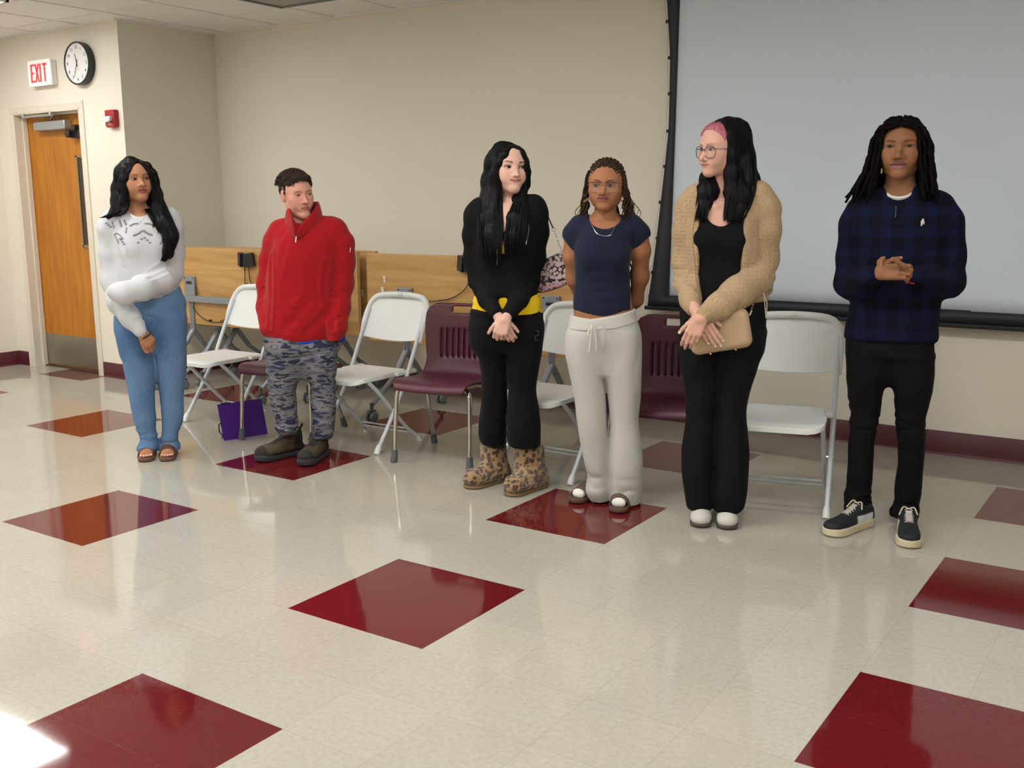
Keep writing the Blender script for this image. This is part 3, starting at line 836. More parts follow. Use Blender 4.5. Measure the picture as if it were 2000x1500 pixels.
def surface_nets(V, xs, ys, zs):
    S = V < 0
    nx, ny, nz = V.shape
    cnt = np.zeros((nx-1, ny-1, nz-1), np.uint8)
    for dx in (0, 1):
        for dy in (0, 1):
            for dz in (0, 1):
                cnt += S[dx:nx-1+dx, dy:ny-1+dy, dz:nz-1+dz]
    ci, cj, ck = np.nonzero((cnt > 0) & (cnt < 8))
    n = len(ci)
    idm = np.full((nx-1, ny-1, nz-1), -1, np.int32); idm[ci, cj, ck] = np.arange(n)
    acc = np.zeros((n, 3)); w = np.zeros(n)
    cor = [(0, 0, 0), (1, 0, 0), (0, 1, 0), (1, 1, 0), (0, 0, 1), (1, 0, 1), (0, 1, 1), (1, 1, 1)]
    vals = [V[ci+a, cj+b, ck+c].astype(float) for a, b, c in cor]
    for a in range(8):
        for b in range(a+1, 8):
            df = [cor[b][q]-cor[a][q] for q in range(3)]
            if sum(abs(q) for q in df) != 1: continue
            va, vb = vals[a], vals[b]
            m = (va < 0) != (vb < 0)
            t = np.where(m, va/np.where(m, va-vb, 1), 0)
            for q in range(3):
                acc[:, q] += np.where(m, cor[a][q]+df[q]*t, 0)
            w += m
    acc /= w[:, None]
    X = xs[ci]+(xs[ci+1]-xs[ci])*acc[:, 0]; Y = ys[cj]+(ys[cj+1]-ys[cj])*acc[:, 1]; Z = zs[ck]+(zs[ck+1]-zs[ck])*acc[:, 2]
    Q = []
    a = S[:-1, 1:-1, 1:-1]; b = S[1:, 1:-1, 1:-1]
    i, j, k = np.nonzero(a != b); j = j+1; k = k+1
    q = np.stack([idm[i, j-1, k-1], idm[i, j, k-1], idm[i, j, k], idm[i, j-1, k]], 1)
    fl = ~S[i, j, k]; q[fl] = q[fl][:, ::-1]; Q.append(q)
    a = S[1:-1, :-1, 1:-1]; b = S[1:-1, 1:, 1:-1]
    i, j, k = np.nonzero(a != b); i = i+1; k = k+1
    q = np.stack([idm[i-1, j, k-1], idm[i, j, k-1], idm[i, j, k], idm[i-1, j, k]], 1)
    fl = S[i, j, k]; q[fl] = q[fl][:, ::-1]; Q.append(q)
    a = S[1:-1, 1:-1, :-1]; b = S[1:-1, 1:-1, 1:]
    i, j, k = np.nonzero(a != b); i = i+1; j = j+1
    q = np.stack([idm[i-1, j-1, k], idm[i, j-1, k], idm[i, j, k], idm[i-1, j, k]], 1)
    fl = ~S[i, j, k]; q[fl] = q[fl][:, ::-1]; Q.append(q)
    Q = np.concatenate(Q)
    Q = Q[(Q >= 0).all(1)]
    return np.stack([X, Y, Z], 1), Q

def largest_piece(V, Q):
    """drop stray crumbs, keep the biggest connected piece"""
    n = len(V); lab = np.arange(n)
    E = np.concatenate([Q[:, [0, 1]], Q[:, [1, 2]], Q[:, [2, 3]]])
    while True:
        m = np.minimum(lab[E[:, 0]], lab[E[:, 1]])
        new = lab.copy(); np.minimum.at(new, E[:, 0], m); np.minimum.at(new, E[:, 1], m)
        new = new[new]
        new = new[new]
        if (new == lab).all(): break
        lab = new
    u, c = np.unique(lab, return_counts=True)
    keep = lab == u[np.argmax(c)]
    mp = np.cumsum(keep)-1
    return V[keep], mp[Q[keep[Q[:, 0]]]]

def relax(V, Q, it, w_=0.5):
    n = len(V); a = np.concatenate([Q[:, 0], Q[:, 1], Q[:, 2], Q[:, 3]]); b = np.concatenate([Q[:, 1], Q[:, 2], Q[:, 3], Q[:, 0]])
    cnt = np.bincount(a, minlength=n)+1e-9
    for i in range(it):
        for w1 in (w_, -w_*0.98):        # Taubin pair keeps the volume
            M_ = np.stack([np.bincount(a, V[b, q], minlength=n) for q in range(3)], 1)/cnt[:, None]
            V = V+(M_-V)*w1
    return V
def obj_from(V, Q, name, m, parent=None, colfn=None, smooth_it=0, one=True):
    if one and len(Q): V, Q = largest_piece(V, Q)
    if smooth_it: V = relax(V, Q, smooth_it)
    me = bpy.data.meshes.new(name)
    me.vertices.add(len(V)); me.vertices.foreach_set('co', V.astype(np.float32).ravel())
    me.loops.add(len(Q)*4); me.loops.foreach_set('vertex_index', Q.astype(np.int32).ravel())
    me.polygons.add(len(Q)); me.polygons.foreach_set('loop_start', np.arange(0, len(Q)*4, 4, dtype=np.int32))
    me.update(calc_edges=True); me.validate()
    me.polygons.foreach_set('use_smooth', np.ones(len(me.polygons), bool))
    me.materials.append(m)
    if colfn is not None:
        c = np.ones((len(V), 4), np.float32); c[:, :3] = colfn(V)
        at = me.color_attributes.new('Col', 'FLOAT_COLOR', 'POINT'); at.data.foreach_set('color', c.ravel())
    me.update()
    o = bpy.data.objects.new(name, me); COL.objects.link(o)
    if parent: o.parent = parent
    return o

# ---- primitives (all return distance for Nx3 points)
def A3(p): return np.array(p, F32)
def capsule(a, b, ra, rb=None):
    a = A3(a); b = A3(b); rb = ra if rb is None else rb
    ba = b-a; L2 = F32(float(ba@ba)+1e-12); ra = F32(ra); rb = F32(rb)
    def f(P):
        pa = P-a
        t = np.clip((pa@ba)/L2, 0, 1)
        d = pa-t[:, None]*ba
        return np.sqrt((d*d).sum(1))-(ra+(rb-ra)*t)
    return f
def chain(pts, rs):
    pts = [A3(p) for p in pts]
    fs = [capsule(pts[i], pts[i+1], rs[i], rs[i+1]) for i in range(len(pts)-1)]
    def f(P):
        d = fs[0](P)
        for g in fs[1:]: d = np.minimum(d, g(P))
        return d
    return f
def soft_chain(pts, rs, k=0.02):
    pts = [A3(p) for p in pts]
    fs = [capsule(pts[i], pts[i+1], rs[i], rs[i+1]) for i in range(len(pts)-1)]
    def f(P):
        d = fs[0](P)
        for g in fs[1:]:
            e = g(P); h = np.maximum(k-np.abs(d-e), 0)/k; d = np.minimum(d, e)-h*h*k*0.25
        return d
    return f
def basis(z=None, x=None):
    """rows: x,y,z axes"""
    z = A3(z); z = z/np.linalg.norm(z); x = A3(x); x = x-z*(x@z); x /= np.linalg.norm(x)
    return np.array([x, np.cross(z, x), z], F32)
def ellipsoid(c, r, R=None):
    c = A3(c); r = A3(r)
    def f(P):
        q = P-c
        if R is not None: q = q@R.T
        k0 = np.sqrt(((q/r)**2).sum(1)); k1 = np.sqrt(((q/(r*r))**2).sum(1))
        return np.where(k1 > 1e-9, k0*(k0-1)/np.maximum(k1, 1e-9), -r.min())
    return f
def sphere(c, r): return ellipsoid(c, (r, r, r))
def rbox(c, h, r, R=None):
    c = A3(c); h = A3(h)-r
    def f(P):
        q = P-c
        if R is not None: q = q@R.T
        q = np.abs(q)-h
        return np.sqrt((np.maximum(q, 0)**2).sum(1))+np.minimum(q.max(1), 0)-r
    return f
def plane(pt, n):
    pt = A3(pt); n = A3(n)/np.linalg.norm(n)
    return lambda P: (P-pt)@n          # negative side is kept/inside
def loft(secs, p=2.2, r=0.015):
    """secs: (z, cx, cy, rx, ry) sorted by z; superelliptic column, round ends"""
    A = np.array(sorted(secs), float)
    # smooth resample
    zz = np.linspace(A[0, 0], A[-1, 0], max(8, int((A[-1, 0]-A[0, 0])/0.01)))
    T = []
    for c in range(1, 5):
        T.append(pchip(A[:, 0], A[:, c], zz))
    z0, z1 = A[0, 0], A[-1, 0]
    def f(P):
        z = P[:, 2]
        cx = np.interp(z, zz, T[0]); cy = np.interp(z, zz, T[1]); rx = np.interp(z, zz, T[2]); ry = np.interp(z, zz, T[3])
        x = np.abs(P[:, 0]-cx); y = np.abs(P[:, 1]-cy)
        n = ((x/rx)**p+(y/ry)**p)**(1/p)
        g = np.sqrt(x*x+y*y)+1e-9
        rad = g/np.maximum(n, 1e-6)                 # radius in this direction
        d = np.where(n > 1e-6, (g-rad), -np.minimum(rx, ry))*0.9
        d = np.where(n < 1e-3, -np.minimum(rx, ry)*0.9, d)
        dz = np.maximum(z0-z, z-z1)
        a = np.maximum(d+r, 0); b = np.maximum(dz+r, 0)
        return np.minimum(np.maximum(d, dz)+r, 0)+np.sqrt(a*a+b*b)-r
    return f
def pchip(x, y, xx):
    x = np.asarray(x, float); y = np.asarray(y, float); n = len(x)
    if n < 3: return np.interp(xx, x, y)
    h = np.diff(x); dl = np.diff(y)/h; d = np.zeros(n)
    for i in range(1, n-1):
        if dl[i-1]*dl[i] > 0:
            w1 = 2*h[i]+h[i-1]; w2 = h[i]+2*h[i-1]; d[i] = (w1+w2)/(w1/dl[i-1]+w2/dl[i])
    d[0] = dl[0]; d[-1] = dl[-1]
    k = np.clip(np.searchsorted(x, xx)-1, 0, n-2); t = (xx-x[k])/h[k]
    return (2*t**3-3*t**2+1)*y[k]+(t**3-2*t**2+t)*h[k]*d[k]+(-2*t**3+3*t**2)*y[k+1]+(t**3-t**2)*h[k]*d[k+1]

_rng = np.random.default_rng(7)
_LAT = _rng.random((64, 64, 64)).astype(F32)*2-1
def vnoise(P):
    p = np.asarray(P, F32); i = np.floor(p).astype(np.int32); f = p-i; f = f*f*(3-2*f)
    i &= 63; j = (i+1) & 63
    x0, y0, z0 = i.T; x1, y1, z1 = j.T; fx, fy, fz = f.T
    L = _LAT
    a = L[x0, y0, z0]*(1-fx)+L[x1, y0, z0]*fx; b = L[x0, y1, z0]*(1-fx)+L[x1, y1, z0]*fx
    c = L[x0, y0, z1]*(1-fx)+L[x1, y0, z1]*fx; d = L[x0, y1, z1]*(1-fx)+L[x1, y1, z1]*fx
    return (a*(1-fy)+b*fy)*(1-fz)+(c*(1-fy)+d*fy)*fz
def folds(scale, amp, seed=0.0, R=None, ridge=True):
    """anisotropic fold field; scale = (sx,sy,sz) frequencies per metre"""
    sc_ = A3(scale)
    def f(P):
        q = P if R is None else P@R.T
        wv = vnoise(q*6.0+seed+3.1)*0.35
        v = vnoise(q*sc_+seed+wv[:, None])
        if ridge: v = 1-2*np.abs(v)**0.8
        return (amp*v).astype(F32)
    return f
def windowed(fn, c, r):
    c = A3(c)
    def f(P):
        d = np.sqrt(((P-c)**2).sum(1)); w_ = np.clip(1-d/r, 0, 1); w_ = w_*w_*(3-2*w_)
        return fn(P)*w_
    return f
def crease(pts, width, depth):
    """negative fold line (valley) along a polyline; returns displacement field"""
    g = chain(pts, [0.0]*len(pts))
    def f(P):
        d = np.maximum(g(P), 0)/width
        return (depth*(np.exp(-d**2)-.45*np.exp(-((d-2.1)/.9)**2))).astype(F32)
    return f
def smooth01(a, b, x):
    t = np.clip((x-a)/(b-a), 0, 1); return t*t*(3-2*t)

# ================================================================ PERSON TOOLKIT
def lin(c): return np.array(srgb(*c)[:3])
class Person:
    """local frame: x = image right, y = away from the camera, z up, origin on the floor"""
    def __init__(s, foot_px, back=0.10):
        g = ground(*foot_px); d = g-CAM_C; h = np.array([d[0], d[1], 0]); h /= np.linalg.norm(h)
        s.O = g+h*back; s.b = h; s.r = np.array([h[1], -h[0], 0])
        s.W = np.array([s.r, s.b, [0, 0, 1.0]])          # world->local rows
        s.C = s.W@(CAM_C-s.O)
        s.rz = math.atan2(s.r[1], s.r[0])
    def X(s, px, py, y=0.0):
        d = s.W@cray(px, py); return s.C+d*((y-s.C[1])/d[1])
    def Zf(s, px, py, z=0.0):
        d = s.W@cray(px, py); return s.C+d*((z-s.C[2])/d[2])
    def pxm(s, y=0.0):   # metres per pixel near the plane
        return float(np.linalg.norm(s.X(1001, 600, y)-s.X(1000, 600, y)))
    def secs(s, rows, y=0.0):
        """rows: (py, xl, xr, ry[, cy]) -> loft sections"""
        out = []
        for row in rows:
            py, xl, xr, ry = row[:4]; cy = row[4] if len(row) > 4 else y
            a = s.X(xl, py, cy); b = s.X(xr, py, cy)
            out.append(((a[2]+b[2])/2, (a[0]+b[0])/2, cy, (b[0]-a[0])/2, ry))
        return out
    def place(s, o):
        o.location = tuple(s.O); o.rotation_euler = (0, 0, s.rz)

class Head:
    """local head frame hx = subject's left (image right when facing us), hy = face forward, hz = up"""
    def __init__(s, P, eye_px, depth_y, yaw, pitch=0.0, roll=0.0, scale=1.0):
        # yaw>0 turns toward image right, pitch>0 looks up, roll>0 tips the crown to image right
        cy, sy = math.cos(yaw), math.sin(yaw); cp, sp = math.cos(pitch), math.sin(pitch)
        f = np.array([sy*cp, -cy*cp, sp]); up0 = np.array([-sy*sp, cy*sp, cp])
        x = np.cross(f, up0)
        x = x if x@np.array([cy, sy, 0]) > 0 else -x
        cr, sr = math.cos(roll), math.sin(roll)
        up = up0*cr+x*sr; xx = x*cr-up0*sr
        s.R = np.array([xx, f, up], F32); s.sc = F32(scale)
        eye = P.X(eye_px[0], eye_px[1], depth_y)
        s.o = A3(eye-(f*0.082+up*0.0)*scale)
    def L(s, P): return (P-s.o)@s.R.T/s.sc
    def G(s, q): return s.o+(np.asarray(q, float)*s.sc)@s.R
    def wrap(s, fn): return lambda P: fn(s.L(P))*s.sc

def head_sdf(S, H, opt):
    """adds the head to S; opt: jaw, cheek, nose, lips, brow, smile, open"""
    g = lambda k, d: opt.get(k, d)
    jw = g('jaw', 1.0); fw = g('face', 1.0); fl = g('long', 1.0); jl = fl*g('chinz', 1.0); nz = g('nose', 1.0); nl = g('nose_len', 1.0); nw = g('nose_w', 1.0)
    lp = g('lips', 1.0); sm = g('smile', 0.0); ip = 0.031*g('ipd', 1.0)
    w = H.wrap; u = lambda fn, k: S.u(w(fn), k*H.sc); c = lambda fn, k: S.cut(w(fn), k*H.sc)
    cr = g('crown', 1.0)
    u(ellipsoid((0, -0.014, 0.034*cr), (0.074, 0.094, 0.080*cr)), 0.01)
    u(ellipsoid((0, 0.020, 0.028*cr), (0.066*fw, 0.067, 0.062*cr)), 0.02)          # forehead
    u(ellipsoid((0, 0.026, -0.022), (0.061*fw, 0.060, 0.060)), 0.03)         # mid face
    u(ellipsoid((0, 0.030, -0.060*jl), (0.047*jw, 0.052, 0.046*g('chinz', 1.0))), 0.03)      # lower face
    for s_ in (-1, 1):
        u(sphere((s_*0.043*jw, 0.002, -0.055*jl), 0.020), 0.03)              # jaw angle
        u(capsule((s_*0.040*jw, 0.012, -0.076*jl), (s_*0.010, 0.066, -0.103*jl), 0.012, 0.013), 0.025)
        u(ellipsoid((s_*0.040*fw, 0.052, -0.022), (0.022, 0.022, 0.018)), 0.025)   # cheekbone
        u(ellipsoid((s_*0.028, 0.060, -0.048), (0.020, 0.018, 0.018)), 0.025)
    u(ellipsoid((0, 0.070, -0.104*jl), (0.019*g('chin', 1), 0.014, 0.013)), 0.022)      # chin
    u(ellipsoid((0, 0.068, 0.021), (0.046, 0.017, 0.012)), 0.020)            # brow
    for s_ in (-1, 1):
        c(ellipsoid((s_*ip, 0.094, 0.001), (0.019, 0.016, 0.012)), 0.016) # socket
        u(ellipsoid((s_*ip, 0.0685, 0.000), (0.0165, 0.0130, 0.0125)), 0.004)  # lid ball
        u(capsule((s_*(ip-.012), 0.078, 0.0115), (s_*(ip+.013), 0.070, 0.0105), 0.0035, 0.0025), 0.008)
    # nose
    tip = (0, 0.0985+0.006*nz, -0.036*nl)
    u(chain([(0, 0.079, 0.008), (0, 0.089, -0.012), tip], [0.0062, 0.0072, 0.0095*nw]), 0.014)
    for s_ in (-1, 1):
        u(ellipsoid((s_*0.0125*nw, 0.089, -0.0400*nl), (0.0075*nw, 0.0085, 0.0068)), 0.007)
        c(ellipsoid((s_*0.0062*nw, 0.098, -0.0465*nl), (0.0035, 0.0045, 0.003)), 0.003)
    # muzzle + lips
    u(ellipsoid((0, 0.070, -0.066*fl), (0.027, 0.017, 0.019)), 0.016)
    zl = -0.066*fl; up_ = sm*0.006; wl = (0.0245+0.003*sm)*g('lipw', 1.0)
    u(chain([(-wl, 0.0755, zl+up_), (-0.010, 0.0865, zl+0.0038), (-0.003, 0.0885, zl+0.0050), (0, 0.0885, zl+0.0040), (0.003, 0.0885, zl+0.0050), (0.010, 0.0865, zl+0.0038), (wl, 0.0755, zl+up_)],
            [0.0018, 0.0040*lp, 0.0044*lp, 0.0040*lp, 0.0044*lp, 0.0040*lp, 0.0018]), 0.004)
    op = g('open', 0.0)
    u(chain([(-wl, 0.0752, zl+up_-0.001), (-0.011, 0.0855, zl-0.0058-op), (0.011, 0.0855, zl-0.0058-op), (wl, 0.0752, zl+up_-0.001)],
            [0.0018, 0.0050*lp, 0.0050*lp, 0.0018]), 0.004)
    c(chain([(-wl-0.001, 0.0795, zl+up_), (-0.010, 0.0925, zl-0.0010-op*.4), (0.010, 0.0925, zl-0.0010-op*.4), (wl+0.001, 0.0795, zl+up_)],
            [0.0012, 0.0022+op*.5, 0.0022+op*.5, 0.0012]), 0.003)
    if sm > 0.3:
        for s_ in (-1, 1): u(sphere((s_*0.036, 0.058, -0.040), 0.016), 0.02)
    # ears
    if g('ears', True):
        for s_ in (-1, 1):
            Re = basis((0.12*s_, 0.12, 1), (0, 1, 0))
            u(ellipsoid((s_*0.0745, -0.008, -0.008), (0.017, 0.0080, 0.026), Re), 0.012)
            c(ellipsoid((s_*0.0835, -0.003, -0.006), (0.010, 0.005, 0.015), Re), 0.004)

def head_paint(H, opt, skin, lip, brow, iris):
    """colour field for the face (pigment, plus painted shade at mouth line, lid crease and nostrils)"""
    skin = lin(skin); lip = lin(lip); brow = lin(brow); iris = lin(iris)*.8
    g = lambda k, d: opt.get(k, d)
    fl = g('long', 1.0); sm = g('smile', 0.0); gx, gz = g('gaze', (0, 0)); lp = g('lips', 1.0)
    bz = g('brow_z', 0.0185); bt = g('brow_t', 0.0030); eo = g('eye_open', 1.0); blush = g('blush', 0.25); op = g('open', 0.0)
    lash = g('lash', 1.0); ip = 0.031*g('ipd', 1.0)
    def f(V, C):
        q = H.L(V); x, y, z = q.T; ax = np.abs(x); fr = smooth01(0.03, 0.045, y)
        n = vnoise(V*35)*0.5+vnoise(V*90)*0.3
        C = C*(1+0.035*n[:, None])
        def mix(C, c, m): m = np.clip(m, 0, 1)[:, None]; return C*(1-m)+c*m
        # cheeks, nose tip a little redder
        red = skin*np.array([1.06, 0.80, 0.78])
        m = np.exp(-(((ax-0.040)/0.017)**2+((z+0.030)/0.017)**2))*fr*blush
        m += np.exp(-((x/0.012)**2+((z+0.038)/0.012)**2))*fr*blush*0.8
        C = mix(C, red, m)
        # lips
        zl = -0.066*fl; wl = (0.0245+0.003*sm)*g('lipw', 1.0)
        t = ax/wl
        cl = zl+sm*0.006*t**2
        up = cl+0.0082*lp*np.sqrt(np.clip(1-t**2, 0, 1))*(1-0.16*np.exp(-(x/0.003)**2))
        lo = cl-(0.0105*lp+op)*np.sqrt(np.clip(1-t**2.2, 0, 1))
        m = smooth01(0.0012, -0.0008, z-up)*smooth01(-0.0012, 0.0008, z-lo)*(t < 1.0)*fr
        lc2 = np.where((z > cl-.001)[:, None], lin(g('lip_up', None) or (0, 0, 0)), lip) if g('lip_up', None) else np.tile(lip, (len(V), 1))
        C = C*(1-(m*0.9)[:, None])+lc2*(m*0.9)[:, None]
        lm = np.exp(-((z-(cl-0.001-op*.4))/(0.0012+op*0.6))**2)*(t < 1.05)*fr
        C = mix(C, lip*0.34, lm*(0.75))  # shade where the lips meet, painted as a dark line
        # brows
        tb = (ax-ip+0.018)/0.034
        bzc = bz+g('brow_arch', 0.005)*np.sin(np.clip(tb, 0, 1)*2.2)-0.001
        m = np.exp(-((z-bzc)/(bt*(1.15-0.6*np.clip(tb, 0, 1))))**2)*smooth01(-0.06, 0.08, tb)*smooth01(1.06, 0.85, tb)*fr
        C = mix(C, brow, m*g('brow_s', 0.85))
        # eyes
        ex = (ax-ip); te = ex/0.0150
        tilt = g('tilt', 0.0012)*te
        upz = tilt+0.0062*eo*np.sqrt(np.clip(1-te**2, 0, 1))+0.0003; loz = tilt-0.0042*eo*np.sqrt(np.clip(1-te**2, 0, 1))
        inside = smooth01(0.0006, -0.0005, z-upz)*smooth01(-0.0006, 0.0005, z-loz)*(np.abs(te) < 1)*fr
        sid = np.sign(x)
        dx = x-(sid*ip+gx); dz = z-gz-tilt
        ri = np.sqrt(dx**2+dz**2)
        wcol = lin(g('sclera', (164, 150, 142)))
        C = mix(C, wcol, inside*0.92)
        C = mix(C, iris, inside*smooth01(0.0064*g('iris', 1.15), 0.0054*g('iris', 1.15), ri))
        C = mix(C, np.array([.006, .005, .005]), inside*smooth01(0.0036, 0.0026, ri))
        
        lc = brow*0.25
        m = np.exp(-((z-upz)/(0.0013*lash+0.0005))**2)*(np.abs(te) < 1.08)*fr
        C = mix(C, lc, m*min(1, 0.65+0.35*lash))
        if lash > 1.2:   # winged liner
            m = np.exp(-((z-(upz*0+0.0016+0.35*(ex-0.014)))/0.0010)**2)*smooth01(0.0125, 0.0145, ex)*smooth01(0.0225, 0.019, ex)*fr
            C = mix(C, lc, m*0.9)
        m = np.exp(-((z-loz)/0.0008)**2)*(np.abs(te) < 1.0)*fr
        C = mix(C, lip*0.5, m*0.45)
        m = np.exp(-((z-upz-0.0042)/0.0010)**2)*(np.abs(te) < 1.0)*fr     # lid crease, its shade painted in as darker skin
        C = mix(C, skin*0.6, m*0.35)
        # nostrils: shade of the openings painted into the skin colour
        m = np.exp(-(((ax-0.0065)/0.0032)**2+((z+0.0462*g('nose_len', 1))/0.0022)**2))*smooth01(0.08, 0.09, y)
        C = mix(C, skin*0.35, m*0.5)
        return C
    return f

# ---------------- hands
def hand_pts(wrist, f, n, thumb_side, curl=(20, 30, 25), spread=6.0, sc_=1.0, thumb=(35, 20), per=None, tbend=0.0):
    """returns dict of capsule chains.  f=fingers direction, n=back-of-hand normal, thumb_side=+1/-1 along s=f x n"""
    f = A3(f); f /= np.linalg.norm(f); n = A3(n); n = n-f*(n@f); n /= np.linalg.norm(n)
    s = np.cross(f, n)*thumb_side                     # toward the thumb
    W = A3(wrist); out = {}
    base = [(0.086, 0.0265), (0.090, 0.0075), (0.085, -0.0115), (0.077, -0.0290)]
    lens = [(0.042, 0.025, 0.019), (0.046, 0.029, 0.020), (0.042, 0.027, 0.020), (0.033, 0.020, 0.018)]
    rad = [0.0088, 0.0090, 0.0085, 0.0076]
    for i in range(4):
        cu = curl if per is None or per[i] is None else per[i]
        k = W+(f*base[i][0]+s*base[i][1])*sc_
        m = W+(f*0.012+s*base[i][1]*0.62)*sc_
        sp = math.radians(spread)*(1.5-i)*0.66
        d0 = f*math.cos(sp)+s*math.sin(sp)
        pts = [k]; ang = 0; p = k
        for j in range(3):
            ang += math.radians(cu[j]); d = d0*math.cos(ang)-n*math.sin(ang)
            p = p+d*lens[i][j]*sc_; pts.append(p)
        out[i] = (m, pts, [rad[i]*sc_*q for q in (1.08, 1.0, 0.92, 0.80)])
    a, b = math.radians(thumb[0]), math.radians(thumb[1])
    t0 = W+(f*0.018+s*0.016-n*0.004)*sc_
    d = f*math.cos(a)+s*math.sin(a)-n*0.25; d /= np.linalg.norm(d)
    t1 = t0+d*0.046*sc_
    d2 = f*math.cos(a-b)+s*math.sin(a-b)-n*(0.3+tbend); d2 /= np.linalg.norm(d2); t2 = t1+d2*0.032*sc_
    d3 = f*math.cos(a-1.5*b)+s*math.sin(a-1.5*b)-n*(0.3+1.5*tbend); d3 /= np.linalg.norm(d3); t3 = t2+d3*0.024*sc_
    out['t'] = ([t0, t1, t2, t3], [0.0150*sc_, 0.0118*sc_, 0.0098*sc_, 0.0082*sc_])
    out['fr'] = (f, n, s, W, sc_)
    return out
def hand_sdf(S, hp, k=0.003):
    """palm + fingers as soft union; fingers only blend at the knuckles"""
    f, n, s, W, sc_ = hp['fr']
    pal = Sdf()
    for i in range(4):
        m, pts, r = hp[i]
        pal.u(capsule(m, pts[0], 0.0135*sc_, 0.0108*sc_), 0.010)
    pal.u(capsule(W+f*0.02*sc_+s*0.016*sc_-n*0.006*sc_, W+f*0.055*sc_+s*0.020*sc_-n*0.006*sc_, 0.016*sc_, 0.011*sc_), 0.012)
    pal.u(capsule(W+f*0.02*sc_-s*0.018*sc_-n*0.005*sc_, W+f*0.06*sc_-s*0.024*sc_-n*0.004*sc_, 0.0135*sc_, 0.010*sc_), 0.012)
    S.u(pal.ev, 0.006)
    for i in range(4):
        m, pts, r = hp[i]
        S.u(soft_chain(pts, r, 0.003), 0.0035)
    p, r = hp['t']
    S.u(soft_chain(p, r, 0.004), 0.006)
def nails(hp, col, size=1.0, fingers=(0, 1, 2, 3, 't')):
    f, n, s, W, sc_ = hp['fr']; col = lin(col)
    def g(V, C):
        for i in fingers:
            if i == 't': p, r = hp['t']
            else: m, p, r = hp[i]
            t = p[-1]; d = p[-1]-p[-2]; d = d/np.linalg.norm(d); nn = n*(d@f)-f*(d@n); nn = nn-d*(nn@d); nn /= np.linalg.norm(nn)
            c = t+d*0.002*sc_+nn*r[-1]*0.75
            q = V-c; along = q@d; side = q@np.cross(d, nn)
            m_ = smooth01(1.15, 0.8, np.sqrt((along/(0.0062*size))**2+(side/0.0048)**2))*(np.abs(q@nn) < 0.0055)
            C = C*(1-m_[:, None])+col*m_[:, None]
        return C
    return g

# ---------------- materials driven by the painted attribute
def attr_mat(name, rough=0.5, sub=0.0, bump=None, sheen=0.0, spec=0.4, coat=0.0):
    m, nt, b = new_mat(name); L = nt.links.new
    a = N(nt, 'ShaderNodeAttribute', attribute_name='Col'); L(a.outputs['Color'], b.inputs['Base Color'])
    b.inputs['Roughness'].default_value = rough; b.inputs['Specular IOR Level'].default_value = spec
    b.inputs['Sheen Weight'].default_value = sheen; b.inputs['Coat Weight'].default_value = coat
    if sub:
        b.inputs['Subsurface Weight'].default_value = sub; b.inputs['Subsurface Radius'].default_value = (1.0, 0.35, 0.2); b.inputs['Subsurface Scale'].default_value = 0.0015
    if bump:
        tc = N(nt, 'ShaderNodeTexCoord'); mp = N(nt, 'ShaderNodeMapping'); L(tc.outputs['Object'], mp.inputs[0])
        if len(bump) > 3: mp.inputs['Scale'].default_value = bump[3]
        n = N(nt, 'ShaderNodeTexNoise', Scale=bump[0], Detail=bump[2]); L(mp.outputs[0], n.inputs['Vector'])
        bp = N(nt, 'ShaderNodeBump', Strength=bump[1], Distance=0.01); L(n.outputs['Fac'], bp.inputs['Height']); L(bp.outputs[0], b.inputs['Normal'])
    return m
M_skin = attr_mat('skin', rough=0.5, spec=0.18, sub=0.12, bump=(380, 0.05, 3))
def hair_mat(name, c0, c1, rough=0.42, scale=(160, 160, 5), spec=0.5):
    m, nt, b = new_mat(name); L = nt.links.new
    tc = N(nt, 'ShaderNodeTexCoord'); mp = N(nt, 'ShaderNodeMapping'); mp.inputs['Scale'].default_value = scale
    L(tc.outputs['Object'], mp.inputs[0])
    n = N(nt, 'ShaderNodeTexNoise', Scale=1.0, Detail=4.0); L(mp.outputs[0], n.inputs['Vector'])
    rp = N(nt, 'ShaderNodeValToRGB'); e = rp.color_ramp.elements
    e[0].position = 0.35; e[0].color = srgb(*c0); e[1].position = 0.7; e[1].color = srgb(*c1)
    L(n.outputs['Fac'], rp.inputs[0]); L(rp.outputs[0], b.inputs['Base Color'])
    b.inputs['Roughness'].default_value = rough; b.inputs['Specular IOR Level'].default_value = spec
    bp = N(nt, 'ShaderNodeBump', Strength=0.3, Distance=0.003); L(n.outputs['Fac'], bp.inputs['Height']); L(bp.outputs[0], b.inputs['Normal'])
    return m
def cloth_mat(name, col, rough=0.85, sheen=0.2, bump=(260, 0.12, 3), var=(9, 0.05)):
    return mat(name, srgb(*col), rough=rough, sheen=sheen, spec=0.2, bump=bump, var=var)

def strands(name, roots, m, parent, r=0.0022, n=5, wave=None, seed=1):
    """roots: list of polylines (local); thin tapering locks as one mesh"""
    mb_ = MB(); rg = random.Random(seed)
    for pl in roots:
        P = curve_pts(pl, 5)
        if wave:
            ph = rg.random()*6.28; amp, fr = wave; out = []; s_ = 0
            for i, p in enumerate(P):
                if i: s_ += float(np.linalg.norm(p-P[i-1]))
                a = amp*min(1, s_/0.05)
                out.append(p+np.array([a*math.sin(s_*fr+ph), a*math.cos(s_*fr*0.9+ph*1.7), 0]))
            P = out
        k = len(P); rr = r*(0.8+0.5*rg.random())
        mb_.tube(P, [rr*(1-0.75*max(0, (i/(k-1)-0.55)/0.45)**1.5) for i in range(k)], n)
    return mb_.build(name, m, parent, angle=180)
